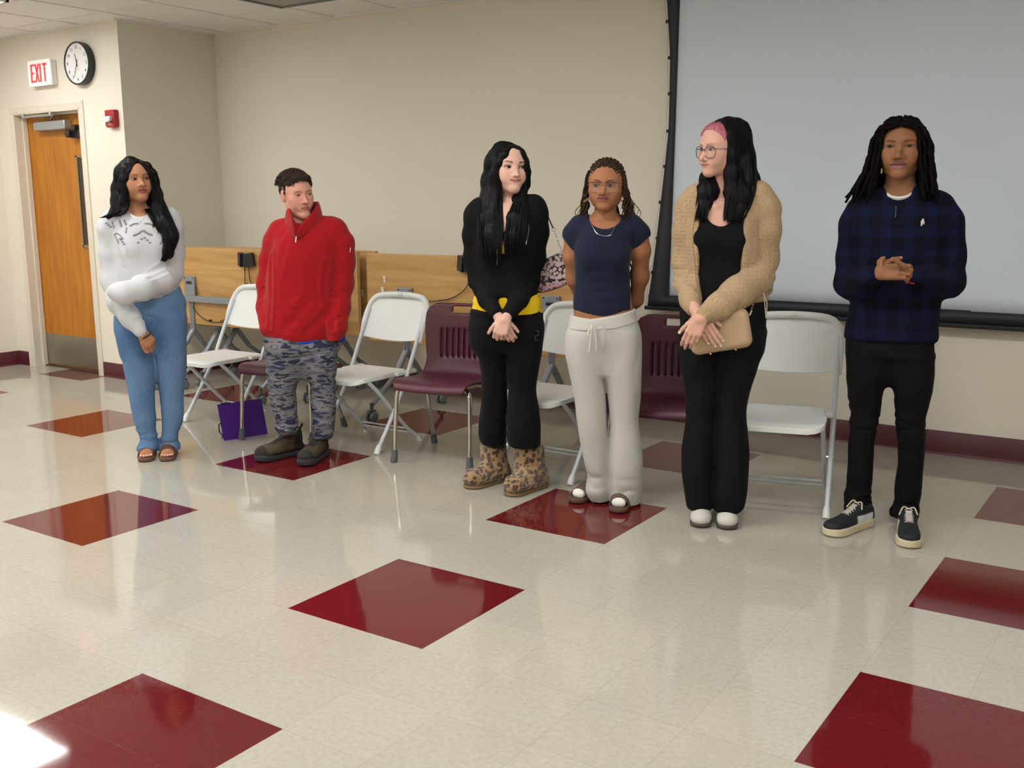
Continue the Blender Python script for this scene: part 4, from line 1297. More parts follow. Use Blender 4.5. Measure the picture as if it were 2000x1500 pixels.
# ================================================================ CLOTHES AND SHOES KIT
def pts(P, rows):
    """(px,py,y) -> local points"""
    return [P.X(a, b, c) for a, b, c in rows]
def grown(fn, d): return lambda Q: fn(Q)-d
def footprint(a, b, ws, z0, z1, r=0.006, toe_up=0.0):
    """extruded tapering outline from heel a to toe b (xy); ws = half widths at 0,.25,.5,.75,1 of the length"""
    a = A3(a)[:2]; b = A3(b)[:2]; L = np.linalg.norm(b-a); e = (b-a)/L; n = np.array([-e[1], e[0]])
    ws = np.array(ws, float); T = np.linspace(0, 1, len(ws))
    s0, s1 = ws[0]*0.9, L-ws[-1]*0.9
    def f(Q):
        d = Q[:, :2]-a; t = d@e; s_ = d@n
        tc = np.clip(t, s0, s1); w_ = np.interp(tc/L, T, ws)
        d2 = np.sqrt((t-tc)**2+s_**2)-w_
        lift = toe_up*np.clip((t/L-0.7)/0.3, 0, 1)**2
        dz = np.maximum(z0+lift-Q[:, 2], Q[:, 2]-(z1+lift*0.6))
        A_ = np.maximum(d2+r, 0); B_ = np.maximum(dz+r, 0)
        return np.minimum(np.maximum(d2, dz)+r, 0)+np.sqrt(A_*A_+B_*B_)-r
    return f
class FootFrame:
    def __init__(s, a, b):
        s.a = A3([a[0], a[1], 0]); s.b = A3([b[0], b[1], 0]); s.L = float(np.linalg.norm(s.b-s.a)); s.e = (s.b-s.a)/s.L
        s.n = np.array([-s.e[1], s.e[0], 0.0])
    def p(s, t, n, z): return s.a+s.e*(t*s.L)+s.n*n+np.array([0, 0, z])
    def tn(s, V):
        d = V-s.a; return d@s.e/s.L, d@s.n, V[:, 2]
def bbox(*pp, m=0.05):
    A_ = np.array([A3(p) for p in pp]); return A_.min(0)-m, A_.max(0)+m
def build(P, S, lo, hi, res, name, m, parent, col=None, zs=None, one=True):
    V, Q = S.mesh(lo, hi, res, zs)
    o = obj_from(V, Q, name, m, parent, col, one=one, smooth_it=2)
    return o
def person_root(P, S, lo, hi, res, zs, paint, label, name='person'):
    V, Q = S.mesh(lo, hi, res, zs)
    o = obj_from(V, Q, name, M_skin, None, paint, smooth_it=1)
    P.place(o); tag(o, label, 'person', 'people standing in a row')
    return o
def skull_strands(H, n, seed, part=0.0, front=0.075, jitter=0.004, lift=0.004):
    """root points + down-flow over the skull; returns head-local polylines from the parting to ear level"""
    rg = random.Random(seed); out = []
    return out
def cuff(P, a, b, r, m, parent, name='cuff', th=0.006):
    S = Sdf(); S.u(capsule(a, b, r), 0)
    lo, hi = bbox(a, b, m=r+0.02)
    return build(P, S, lo, hi, 0.004, name, m, parent)
def drape(fn_list): pass

def core(B, S, d, k=None, clip=None):
    """puts the shrunken unions of a garment into the body"""
    for kind, fn, kk in S.ops:
        if kind == 'u':
            g = grown(fn, -d)
            if clip is not None: g = (lambda g0, z0, z1: (lambda Q: np.maximum(g0(Q), np.maximum(z0-Q[:, 2], Q[:, 2]-z1))))(g, clip[0], clip[1])
            B.u(g, kk if k is None else k)
def legsecs(P, rows, y_top=0.0, y_bot=0.0, k=1.12, ymid=None):
    """rows: (py,xl,xr[,k]) top to bottom; y runs from y_top to y_bot"""
    n = len(rows); out = []
    p0, p1 = rows[0][0], rows[-1][0]
    for row in rows:
        t = (row[0]-p0)/(p1-p0); y = y_top+(y_bot-y_top)*t
        s_ = P.secs([(row[0], row[1], row[2], 0)], y)[0]
        out.append(s_[:4]+(s_[3]*(row[3] if len(row) > 3 else k),))
    return out
def pchain(P, rows, k=.03):
    """rows (px,py,y,r)"""
    return soft_chain([P.X(a, b, c) for a, b, c, r in rows], [r for a, b, c, r in rows], k)
def fchain(P, rows, flat=.55, k=.03):
    """flattened (thin in y) lock"""
    A_ = [P.X(a, b, c) for a, b, c, r in rows]; g = soft_chain([p*A3((1, 1/flat, 1)) for p in A_], [r for a, b, c, r in rows], k)
    s_ = A3((1, 1/flat, 1))
    return lambda Q: g(Q*s_)*flat*1.15
def strand_disp(amp=.0013, fx=230, fz=3, seed=0.0):
    s1 = A3((fx, fx, fz)); s2 = A3((fx*.3, fx*.3, fz*.7))
    return lambda Q: (amp*vnoise(Q*s1+seed)+amp*1.6*vnoise(Q*s2+seed+9)).astype(F32)
def lock_strands(P, rows, n, seed, spread, length_jit=.08, r=.0020, name='strands', m=None, parent=None, wave=None):
    """thin locks following px guide polylines rows=[[(px,py,y,half_width_m)...],...]"""
    rg = random.Random(seed); polys = []
    for gd in rows:
        pts_ = [P.X(a, b, c) for a, b, c, w_ in gd]; ws = [w_ for *_, w_ in gd]
        for i in range(n):
            a = rg.uniform(-1, 1); b_ = rg.uniform(-1, 1); cut = 1-length_jit*rg.random()*2
            pl = []
            for j, (p, w_) in enumerate(zip(pts_, ws)):
                pl.append(p+np.array([a*w_, b_*w_*spread, 0])+np.array([rg.uniform(-1, 1), rg.uniform(-1, 1), 0])*.0025)
            pl[-1] = pl[-2]+(pl[-1]-pl[-2])*(1-rg.random()*length_jit*5)
            polys.append(pl)
    return strands(name, polys, m, parent, r=r, n=5, wave=wave, seed=seed)
def glasses(H, parent, m, lens_m, w_=.027, h=.019, y=.092, z=-.003, ip=.033, rr=.007, top_only=None, r=.0016):
    g = MB(); n = 28
    for s in (-1, 1):
        ring = round_poly(w_*2, h*2, rr, 6, cx=s*ip, cy=z)
        ring = [(u, v-.0015*((u-s*ip)/w_)**2*0) for u, v in ring]
        P3 = [H.G((u, y-.010*(abs(u)/.06)**2, v)) for u, v in ring]
        g.tube(P3+[P3[0], P3[1]], r, 6, caps=False)
        g.tube([H.G((s*(ip+w_), y-.010*((ip+w_)/.06)**2, z+h*.55)), H.G((s*.073, .055, z+h*.5)), H.G((s*.079, -.005, z+.006))], r*.9, 6)
    g.tube([H.G((-ip+w_, y, z+h*.45)), H.G((0, y+.004, z+h*.5)), H.G((ip-w_, y, z+h*.45))], r, 6)
    o = g.build('glasses', m, parent, angle=180)
    if lens_m:
        for s in (-1, 1):
            ring = round_poly(w_*2, h*2, rr, 6, cx=s*ip, cy=z)
            l = MB(); l.add([H.G((u, y-.010*(abs(u)/.06)**2, v)) for u, v in ring], [tuple(range(len(ring)))])
            l.build('lens', lens_m, o, smooth=False)
    return o
def lens_mat():
    m = bpy.data.materials.new('clear_lens'); m.use_nodes = True; nt = m.node_tree; nt.nodes.clear()
    o = nt.nodes.new('ShaderNodeOutputMaterial'); t = nt.nodes.new('ShaderNodeBsdfTransparent'); g = nt.nodes.new('ShaderNodeBsdfGlossy')
    g.inputs['Roughness'].default_value = .05; mx = nt.nodes.new('ShaderNodeMixShader'); mx.inputs[0].default_value = .07
    t.inputs[0].default_value = (.96, .96, .97, 1)
    nt.links.new(t.outputs[0], mx.inputs[1]); nt.links.new(g.outputs[0], mx.inputs[2]); nt.links.new(mx.outputs[0], o.inputs[0])
    return m
M_lens = lens_mat()
def base_paint(skin, *fs):
    s_ = lin(skin)
    def paint(V):
        C = np.tile(s_, (len(V), 1))
        for f in fs: C = f(V, C)
        return C
    return paint
def slide(P, o, heel, toe, m_strap, m_sole, strap=(.46, .72), side=.05, ln=.24):
    """slide sandal: footbed + broad strap"""
    a, b = heel, toe; e = b-a; L_ = np.linalg.norm(e); a = b-e/L_*ln
    lo, hi = bbox(a, b, m=.07); lo[2] = -.002; hi[2] = .10
    so = Sdf().u(footprint(a, b, [.032, .033, .036, .046, .040], 0, .024, .006, .003), 0)
    F = FootFrame(a, b)
    so.cut(footprint(a+e/L_*.01, b-e/L_*.01, [.024, .025, .028, .037, .031], .019, .06, .003), .003)
    ob = build(P, so, lo, np.array([hi[0], hi[1], .04]), .0033, 'sandal', m_sole, o)
    st = MB()
    for (t0, t1) in strap:
        def f(u, v, t0=t0, t1=t1):
            an = math.pi*u; t = t0+(t1-t0)*v
            return F.p(t, math.cos(an)*.047, .012+math.sin(an)*(.074-.055*(t-.4)))
        st.grid(17, 4, f)
    st.build('strap', m_strap, ob, solid=.005, angle=180)
    return ob
def foot(B, heel, toe, ln=.23, w_=1.0, toes=True, k=.012, ank=.16):
    e = toe-heel; e = e/np.linalg.norm(e); a = toe-e*ln; F = FootFrame(a, toe)
    B.u(chain([F.p(.16, 0, ank), F.p(.17, 0, .065), F.p(.13, 0, .045)], [.036*w_, .031*w_, .030*w_]), k)
    B.u(chain([F.p(.2, 0, .062), F.p(.5, 0, .045), F.p(.72, 0, .036)], [.030*w_, .028*w_, .028*w_]), .03)
    B.u(chain([F.p(.72, -.018*w_, .033), F.p(.76, .016*w_, .033)], [.022*w_]*2), .02)
    if toes:
        for i, (n_, t, r) in enumerate(((-.026, .90, .0105), (-.010, .93, .0085), (.004, .92, .008), (.017, .90, .0075), (.029, .86, .0075))):
            B.u(chain([F.p(.78, n_*w_*.9, .031), F.p(t+.03, n_*w_, .029)], [r*1.05, r]), .004)
    return F

def wrinkle_set(P, S, c, dirv, span, n, width, depth, seed, z_spread):
    """n short slanted creases around a pixel point c=(px,py,y); dirv = (dx,dy) crease direction in pixels"""
    rg = random.Random(seed)
    for i in range(n):
        t = (i+.5)/n-.5; jx = rg.uniform(-.2, .2)*span
        cx, cy = c[0]+jx, c[1]+t*z_spread*2; k = rg.uniform(.6, 1.1)*span/2; a = rg.uniform(-.25, .25)
        dx, dy = dirv[0]+a*dirv[1], dirv[1]+a*dirv[0]
        S.disp(crease([P.X(cx-dx*k, cy-dy*k, c[2]+.01), P.X(cx, cy+2*a, c[2]), P.X(cx+dx*k, cy+dy*k, c[2]+.01)], width*rg.uniform(.8, 1.2), depth*rg.uniform(.6, 1.1)))

def on_head(P, H, px, py, r=(.080, .097, .083), c=(0, -.018, .030), lift=0.0):
    """point where the sight line through a pixel meets the scalp/face ellipsoid (local coords)"""
    d = P.W@cray(px, py); o = (P.C-H.o)@H.R.T/H.sc; dd = d@H.R.T/H.sc
    r_ = np.array(r)+lift; A_ = (dd/r_); B_ = ((o-np.array(c))/r_)
    a = A_@A_; b = 2*A_@B_; cc = B_@B_-1; disc = b*b-4*a*cc
    t = (-b-math.sqrt(disc))/(2*a) if disc > 0 else -b/(2*a)
    return P.C+d*t
def curtain(P, H, pts_, rs, k=.015, **kw):
    return soft_chain([on_head(P, H, a, b, **kw) for a, b in pts_], rs, k)
# ================================================================ PERSON: white cut-out sweatshirt, blue jeans, slides
def make_p1():
    P = Person((305, 904), 0.15)
    H = Head(P, (274, 349.5), -0.080, math.radians(20), math.radians(7), math.radians(-3), 1.06)
    tr = Sdf()
    tr.u(loft(P.secs([(555, 240, 349, .095), (575, 232, 358, .105), (600, 224, 363, .115), (628, 226, 362, .108), (650, 240, 350, .09), (690, 262, 336, .05)]), 2.3, .02), 0)
    tr.u(loft(legsecs(P, [(612, 222, 298), (640, 222, 297), (657, 226, 298), (692, 234, 300), (725, 243, 303), (767, 250, 302), (802, 257, 305), (832, 264, 306), (858, 272, 309), (872, 266, 311), (881, 267, 309)], 0, .02, 1.2), 2.2, .015), .022)
    tr.u(loft(legsecs(P, [(612, 293, 365), (640, 294, 366), (673, 300, 366), (720, 305, 365), (762, 310, 361), (800, 313, 359), (825, 315, 357), (858, 313, 349), (871, 311, 354), (881, 312, 350)], 0, .02, 1.2), 2.2, .015), .025)
    ctr = Sdf(); ctr.ops = list(tr.ops)
    tr.disp(folds((9, 9, 8), .004, 3)); tr.disp(windowed(folds((12, 12, 30), .006, 5), P.X(285, 850, 0), .16)); tr.disp(windowed(folds((12, 12, 30), .006, 9), P.X(335, 850, 0), .16)); tr.disp(windowed(folds((10, 10, 30), .005, 2), P.X(300, 620, -.1), .15))
    tr.disp(crease(pts(P, [(296, 588, -.12), (297, 650, -.13)]), .006, .005))
    sw = Sdf()
    sw.u(loft(P.secs([(584, 240, 346, .108), (566, 230, 349, .118), (545, 224, 351, .128), (500, 218, 348, .128), (465, 214, 346, .125), (440, 218, 342, .108), (424, 234, 330, .082), (414, 248, 300, .062)]), 2.2, .02), 0)
    sw.u(ellipsoid(P.X(262, 482, -.075), (.055, .045, .05)), .05).u(ellipsoid(P.X(302, 484, -.075), (.055, .045, .05)), .05)
    sw.u(pchain(P, [(250, 424, .01, .05), (222, 430, .0, .056), (212, 446, .0, .058)]), .04)
    sw.u(pchain(P, [(296, 422, .01, .05), (328, 426, .0, .058), (337, 444, .0, .060)]), .04)
    tco = Sdf(); tco.ops = list(sw.ops)
    aL = [(212, 446, .0, .058), (215, 495, .01, .056), (222, 550, .0, .062), (234, 592, -.06, .062), (256, 622, -.12, .052), (271, 642, -.155, .040)]
    aR = [(337, 444, .0, .062), (339, 490, .01, .058), (336, 532, -.01, .058), (318, 548, -.10, .060), (280, 562, -.185, .062), (244, 573, -.205, .058), (226, 570, -.19, .045)]
    sw.u(pchain(P, aL), .025).u(pchain(P, aR), .012)
    sw.cut(ellipsoid(P.X(271, 400, -.055), (.058, .11, .062)), .006)
    sw.disp(folds((9, 9, 9), .0022, 2)); sw.disp(folds((24, 24, 18), .0012, 5))
    for c_, w_, d_ in (([(236, 470, -.10), (240, 500, -.13), (264, 546, -.15)], .010, .008), ([(316, 520, -.12), (290, 535, -.15), (268, 546, -.16)], .010, .008), ([(300, 575, -.16), (262, 588, -.22), (230, 590, -.20)], .012, .007), ([(325, 530, -.14), (290, 545, -.22)], .008, .005), ([(348, 545, -.03), (320, 562, -.12)], .012, .008), ([(228, 560, -.10), (222, 600, -.08)], .010, .006)):
        sw.disp(crease(pts(P, c_), w_, d_))
    wrinkle_set(P, sw, (222, 556, -.05), (.9, -.5), 26, 4, .006, .006, 3, 22); wrinkle_set(P, sw, (330, 545, -.07), (.8, .5), 28, 4, .006, .006, 5, 20); wrinkle_set(P, sw, (262, 625, -.14), (.7, -.7), 22, 3, .005, .006, 7, 14); wrinkle_set(P, sw, (280, 568, -.23), (1, -.25), 34, 3, .005, .005, 9, 14)
    opt = dict(long=.88, lips=1.25, smile=-.2, nose=.8, nose_w=1.15, nose_len=.88, jaw=.98, face=1.0, brow_t=.0024, brow_s=.6, brow_z=.0195, blush=.15, gaze=(.0045, .001), lash=.9, ears=False, eye_open=.85, iris=1.25, tilt=.0018, crown=.95, open=.001, sclera=(150, 132, 120))
    B = Sdf()
    B.u(capsule(H.G((0, -.024, -.055)), P.X(272, 420, .01), .046, .052), 0)
    head_sdf(B, H, opt)
    core(B, tco, .010, k=.035, clip=(P.X(290, 600)[2], 3)); core(B, ctr, .012, clip=(0, P.X(290, 590)[2]))
    core(B, Sdf().u(pchain(P, aL), .02).u(pchain(P, aR), .02), .016)
    h1 = hand_pts(P.X(276, 648, -.165), (.50, -.05, -.80), (.35, -.90, .1), 1, sc_=.92, per=[(35, 45, 30), (38, 50, 30), (42, 50, 30), (45, 50, 30)], spread=3, thumb=(22, 10))
    q = Sdf(); hand_sdf(q, h1); B.u(capsule(P.X(272, 642, -.155), h1['fr'][3]+h1['fr'][0]*.02, .026, .021), .01); B.u(q.ev, .006)
    TL, TR = P.Zf(285, 902), P.Zf(326, 901); HL = TL+A3((.02, .235, 0)); HR = TR+A3((.028, .235, 0))
    foot(B, HL, TL, .232, 1.0, ank=.10); foot(B, HR, TR, .232, 1.0, ank=.10)
    skin = (172, 122, 92)
    fp = head_paint(H, opt, skin, (148, 84, 78), (38, 26, 22), (36, 24, 18))
    def toen(V, C):
        for T_, Hh in ((TL, HL), (TR, HR)):
            e = T_-Hh; e = e/np.linalg.norm(e); F = FootFrame(T_-e*.232, T_)
            for n_, t, r in ((-.026, .90, .0105), (-.010, .93, .0085), (.004, .92, .008), (.017, .90, .0075), (.029, .86, .0075)):
                c = F.p(t+.045, n_, .036); m_ = smooth01(.0065, .0045, np.sqrt(((V-c)**2).sum(1))); C = C*(1-m_[:, None])+lin((226, 196, 182))*m_[:, None]
        return C
    o = person_root(P, B, (-.42, -.48, 0), (.42, .34, 1.74), .0020, [(0, .10, .0025), (.10, .70, .007), (.70, .98, .0025), (.98, 1.38, .006), (1.38, 1.74, .0018)], base_paint(skin, fp, nails(h1, (206, 160, 140)), toen),
                    'person with long black hair in white cut-out sweatshirt and blue jeans, leftmost of the six')
    # sweatshirt with cut-out embroidery (dark eyelets)
    dash = []
    def row(x0, y0, x1, y1, n, sag=0, w_=2.4, h_=1.6):
        for i in range(n):
            t = i/(n-1); dash.append((x0+(x1-x0)*t, y0+(y1-y0)*t+sag*math.sin(math.pi*t), w_, h_))
    row(255, 441, 269, 437, 5, -1.5); row(285, 437, 300, 441, 5, -1.5); row(262, 460, 277, 452, 6, 1); row(281, 451, 296, 459, 6, 1); row(283, 465, 293, 474, 3); row(270, 474, 277, 467, 2)
    row(208, 436, 216, 443, 3); row(220, 436, 222, 443, 2, 0, 1.4, 3); row(234, 432, 237, 441, 3, 0, 1.6, 2.6); row(243, 431, 246, 438, 3, 0, 1.6, 2.4); row(247, 447, 246, 453, 2, 0, 1.2, 3)
    row(224, 458, 231, 474, 5, 0, 1.8, 1.4); row(227, 456, 240, 466, 5, -2, 1.6, 1.4); row(237, 468, 242, 477, 3); row(314, 476, 322, 462, 5, 0, 1.8, 1.4); row(308, 447, 309, 454, 2, 0, 1.2, 3)
    dp = [(P.X(a, b2, -.12), w_, h_) for a, b2, w_, h_ in dash]; camd = P.C
    def pc(V):
        C = np.tile(lin((194, 196, 200)), (len(V), 1)); m = np.zeros(len(V))
        d = V-camd; fr = V[:, 1] < .0
        t = (-.12-camd[1])/d[:, 1]; X_ = camd[0]+d[:, 0]*t; Z_ = camd[2]+d[:, 2]*t
        k = P.pxm(-.12)
        for p, w_, h_ in dp:
            m = np.maximum(m, np.exp(-((((X_-p[0])/(w_*k))**2+((Z_-p[2])/(h_*k))**2)**3)))
        m = m*fr*(V[:, 2] > P.X(280, 482)[2])
        return C*(1-.82*m[:, None])+lin((70, 66, 66))*.82*m[:, None]
    ss = build(P, sw, (-.42, -.46, 0.6199999999999999), (.42, .32, 1.58), .0038, 'sweatshirt', attr_mat('white_fleece', .9, sheen=.15, bump=(300, .12, 3)), o, pc)
    Mr = mat('white_rib', srgb(194, 196, 200), rough=.9, sheen=.1)
    S = Sdf().u(capsule(P.X(268, 634, -.145), P.X(274, 647, -.165), .042, .034), .0); c = P.X(272, 642, -.155); build(P, S, c-.08, c+.08, .0038, 'cuff', Mr, ss)
    S = Sdf().u(loft(P.secs([(584, 243, 345, .100), (574, 238, 350, .108), (566, 236, 351, .108)]), 2.2, .008), 0); build(P, S, (-.42, -.46, 0.6499999999999999), (.42, .32, 1.1), .004, 'waistband', Mr, ss)
    # jeans
    m, nt, b = new_mat('blue_denim'); L = nt.links.new
    tc = N(nt, 'ShaderNodeTexCoord'); n1 = N(nt, 'ShaderNodeTexNoise', Scale=2.0, Detail=4.0); L(tc.outputs['Object'], n1.inputs['Vector'])
    mp = N(nt, 'ShaderNodeMapping'); mp.inputs['Scale'].default_value = (240, 240, 30); L(tc.outputs['Object'], mp.inputs[0]); n2 = N(nt, 'ShaderNodeTexNoise', Scale=1.0, Detail=3.0); L(mp.outputs[0], n2.inputs['Vector'])
    rp = N(nt, 'ShaderNodeValToRGB'); e = rp.color_ramp.elements; e[0].position = .30; e[0].color = srgb(72, 104, 146); e[1].position = .66; e[1].color = srgb(112, 142, 176)
    ad = N(nt, 'ShaderNodeMath', operation='MULTIPLY_ADD'); L(n2.outputs['Fac'], ad.inputs[0]); ad.inputs[1].default_value = .35; L(n1.outputs['Fac'], ad.inputs[2])
    sb = N(nt, 'ShaderNodeMath', operation='SUBTRACT'); L(ad.outputs[0], sb.inputs[0]); sb.inputs[1].default_value = .17
    L(sb.outputs[0], rp.inputs[0]); L(rp.outputs[0], b.inputs['Base Color']); b.inputs['Roughness'].default_value = .85; b.inputs['Specular IOR Level'].default_value = .15
    bp = N(nt, 'ShaderNodeBump', Strength=.25, Distance=.004); L(n2.outputs['Fac'], bp.inputs['Height']); L(bp.outputs[0], b.inputs['Normal'])
    jn = build(P, tr, (-.42, -.46, 0.03), (.42, .32, 1.1500000000000001), .0045, 'jeans', m, o)
    Md = mat('stitch_denim', srgb(150, 166, 186), rough=.8)
    # wristband, necklace
    S_ = h1['fr'][3]+h1['fr'][0]*.035; ax = basis(h1['fr'][0], (0, 1, 0)); rb = MB()
    rb.tube([S_+ax[0]*math.cos(k*.393)*.020+ax[1]*math.sin(k*.393)*.038*.9 for k in range(17)], .0035, 6, caps=False); rb.build('hair_tie', M_black, o)
    nk = MB(); pn = [P.X(a, b2, c_) for a, b2, c_ in ((250, 412, -.055), (258, 422, -.090), (270, 430, -.108), (275, 432, -.112), (280, 427, -.105), (288, 416, -.075))]
    nk.tube(curve_pts(pn, 6), .0010, 5).tube([pn[3]+A3((0, -.003, 0)), pn[3]+A3((0, -.005, -.009))], .0028, 6); nk.build('necklace', mat('rose_silver', srgb(190, 160, 148), rough=.3, metal=.8), o)
    M1 = mat('slide_brown', srgb(96, 60, 50), rough=.6); M2 = mat('slide_sole', srgb(104, 74, 58), rough=.75)
    for T_, Hh in ((TL, HL), (TR, HR)):
        e = T_-Hh; e = e/np.linalg.norm(e); slide(P, o, Hh, T_+e*.012, M1, M2, strap=((.42, .55), (.60, .76)), ln=.255)
    # hair
    Mh = hair_mat('long_dark_hair', (7, 6, 6), (12, 9, 9), rough=.45, spec=.14)
    hs = Sdf().u(H.wrap(ellipsoid((0, -.022, .034), (.081, .099, .084))), 0).cut(H.wrap(ellipsoid((.008, .094, -.034), (.053, .074, .106))), .006).cut(H.wrap(ellipsoid((0, .03, -.12), (.06, .08, .09))), .01)
    hs.u(fchain(P, [(254, 316, -.02, .03), (241, 340, -.01, .042), (236, 370, .0, .046), (234, 395, -.02, .044), (228, 412, -.045, .028), (212, 423, -.06, .014)], .6), .03)
    hs.u(fchain(P, [(285, 325, -.02, .024), (297, 350, -.02, .026), (303, 380, -.02, .036), (310, 410, -.06, .042), (322, 440, -.105, .040), (332, 465, -.130, .030), (328, 490, -.140, .022), (320, 508, -.145, .010)], .6), .03)
    hs.u(fchain(P, [(262, 345, .05, .075), (266, 380, .06, .075), (275, 410, .08, .06)], .5), .03)
    hs.u(curtain(P, H, [(258, 318), (247, 330), (242, 350), (239, 368), (240, 388)], [.016, .022, .024, .024, .022], r=(.071, .092, .095), c=(0, .004, .0)), .01).u(curtain(P, H, [(271, 317), (289, 324), (299, 338), (304, 356), (303, 376)], [.012, .016, .017, .018, .020], r=(.071, .092, .095), c=(0, .004, .0)), .01)
    hs.u(fchain(P, [(262, 318, -.04, .012), (251, 335, -.065, .016), (245, 365, -.065, .020), (243, 395, -.06, .020)], .7), .02)
    hs.disp(strand_disp(.0011, 230, 2.5, 3))
    hair = build(P, hs, H.o-A3((.26, .24, .50)), H.o+A3((.28, .24, .16)), .0032, 'hair', Mh, o, one=False)
    lock_strands(P, [[(266, 313, -.03, .01), (246, 330, -.03, .02), (238, 365, -.02, .03), (233, 398, -.04, .03), (222, 416, -.07, .02), (198, 426, -.075, .012)],
                     [(266, 314, -.04, .01), (252, 335, -.085, .008), (248, 370, -.07, .010), (246, 400, -.065, .015), (240, 416, -.085, .012), (222, 424, -.09, .010)],
                     [(272, 314, -.04, .01), (291, 335, -.06, .010), (302, 365, -.05, .018), (312, 400, -.07, .03), (326, 435, -.115, .035), (336, 462, -.142, .035), (330, 490, -.152, .025), (318, 512, -.158, .015)]], 70, 5, .35, r=.0025, m=Mh, parent=hair, name='hair_lock')
    lock_strands(P, [[(322, 430, -.11, .02), (338, 442, -.13, .01), (345, 455, -.135, .006), (342, 466, -.135, .004)], [(325, 462, -.14, .02), (338, 486, -.15, .006), (336, 500, -.15, .004), (328, 508, -.15, .004)], [(286, 408, -.05, .01), (296, 424, -.10, .01), (302, 436, -.12, .008), (300, 446, -.125, .004)]], 12, 8, .35, r=.0020, m=Mh, parent=hair, name='hair_lock')
    return o
make_p1()
# ================================================================ PERSON: red quarter-zip fleece, camouflage trousers
def make_p2():
    P = Person((588, 896), 0.0)
    H = Head(P, (593, 380.5), -0.074, math.radians(24), math.radians(-2), math.radians(-5), 1.06)
    tr = Sdf()
    tr.u(loft(P.secs([(640, 520, 658, .11), (660, 514, 661, .12), (680, 520, 656, .112), (705, 532, 644, .09), (740, 548, 630, .05)]), 2.3, .02), 0)
    tr.u(loft(legsecs(P, [(668, 514, 592), (690, 516, 592), (723, 519, 588), (757, 523, 579), (789, 528, 580), (817, 536, 582), (836, 538, 583), (850, 547, 580)], .02, .03, 1.25), 2.1, .02), .022)
    tr.u(loft(legsecs(P, [(668, 586, 661), (690, 588, 660), (725, 594, 657), (757, 604, 656), (790, 606, 657), (815, 608, 656), (838, 609, 654), (858, 612, 645)], -.01, -.01, 1.25), 2.1, .02), .022)
    ctr = Sdf(); ctr.ops = list(tr.ops)
    tr.disp(folds((10, 10, 14), .005, 3)); tr.disp(windowed(folds((12, 12, 40), .008, 5), P.X(560, 835, 0), .16)); tr.disp(windowed(folds((12, 12, 40), .008, 8), P.X(630, 845, 0), .16))
    sw = Sdf()
    sw.u(loft(P.secs([(664, 524, 654, .125), (645, 514, 662, .132), (618, 512, 664, .135), (560, 518, 664, .135), (510, 524, 666, .138), (475, 530, 668, .130), (452, 542, 658, .108), (434, 558, 636, .084)]), 2.2, .02), 0)
    sw.u(pchain(P, [(580, 440, .03, .06), (548, 452, .035, .062), (536, 472, .04, .060)]), .04)
    sw.u(pchain(P, [(612, 440, .0, .062), (650, 450, -.01, .070), (668, 474, -.02, .068)]), .04)
    aL = [(536, 470, .04, .058), (525, 510, .06, .052), (519, 555, .06, .048), (518, 600, .03, .046), (522, 640, -.03, .044)]
    aR = [(668, 476, -.02, .068), (669, 510, -.02, .066), (666, 555, -.02, .066), (662, 600, -.05, .062), (657, 640, -.09, .055), (651, 662, -.11, .036)]
    sw.u(pchain(P, aL), .02).u(pchain(P, aR), .015)
    # stand collar, open at the zip
    sw.cut(chain([P.X(580, 458, -.15), P.X(586, 440, -.12)], [.002, .020]), .004)
    sw.cut(capsule(P.X(592, 425, -.015), P.X(590, 385, -.02), .048, .058), .006)
    sw.disp(folds((7, 7, 7), .003, 2)); sw.disp(folds((18, 18, 12), .0012, 5))
    wrinkle_set(P, sw, (662, 590, -.10), (1, .3), 34, 4, .007, .005, 3, 30); wrinkle_set(P, sw, (520, 590, .0), (1, -.3), 22, 4, .007, .005, 4, 36); wrinkle_set(P, sw, (560, 600, -.14), (.9, .35), 50, 3, .010, .005, 8, 36)
    for c_, w_, d_ in (([(640, 515, -.13), (636, 560, -.14), (640, 600, -.14), (652, 640, -.14)], .014, .014), ([(650, 600, -.12), (600, 650, -.14)], .018, .008), ([(562, 455, -.12), (545, 520, -.13), (530, 600, -.13)], .014, .006), ([(530, 500, -.06), (527, 580, -.10), (524, 640, -.10)], .010, .012), ([(600, 590, -.14), (560, 640, -.14)], .02, .005), ([(664, 620, -.12), (645, 634, -.15)], .010, .006), ([(530, 620, -.12), (570, 632, -.14)], .012, .005)):
        sw.disp(crease(pts(P, c_), w_, d_))
    opt = dict(long=1.0, lips=.95, nose=1.4, nose_len=.97, jaw=1.0, face=.97, brow_t=.0030, brow_s=.55, brow_z=.0165, brow_arch=.002, blush=.6, gaze=(.0045, 0), lash=.6, chin=1.15, eye_open=.85, crown=.95, nose_w=1.05)
    B = Sdf()
    B.u(capsule(H.G((0, -.024, -.055)), P.X(592, 446, .02), .054, .062), 0)
    head_sdf(B, H, opt)
    core(B, Sdf().u(sw.ops[0][1], 0).u(pchain(P, aL), .03).u(pchain(P, aR), .03), .016, clip=(P.X(590, 635)[2], 3)); core(B, ctr, .012, clip=(0, P.X(590, 660)[2]))
    HL, TL, HR, TR = P.Zf(585, 886), P.Zf(502, 903), P.Zf(636, 886), P.Zf(592, 912)
    for a, b in ((HL, TL), (HR, TR)):
        B.u(chain([a*.9+b*.1+A3((0, 0, .22)), a*.9+b*.1+A3((0, 0, .07)), a*.5+b*.5+A3((0, 0, .05))], [.036, .034, .030]), .02)
    # right hand edge at the pocket
    B.u(pchain(P, [(662, 652, -.05, .030), (664, 672, -.045, .018)]), .01)
    skin = (206, 150, 132)
    fp = head_paint(H, opt, skin, (176, 102, 94), (84, 58, 42), (84, 74, 56))
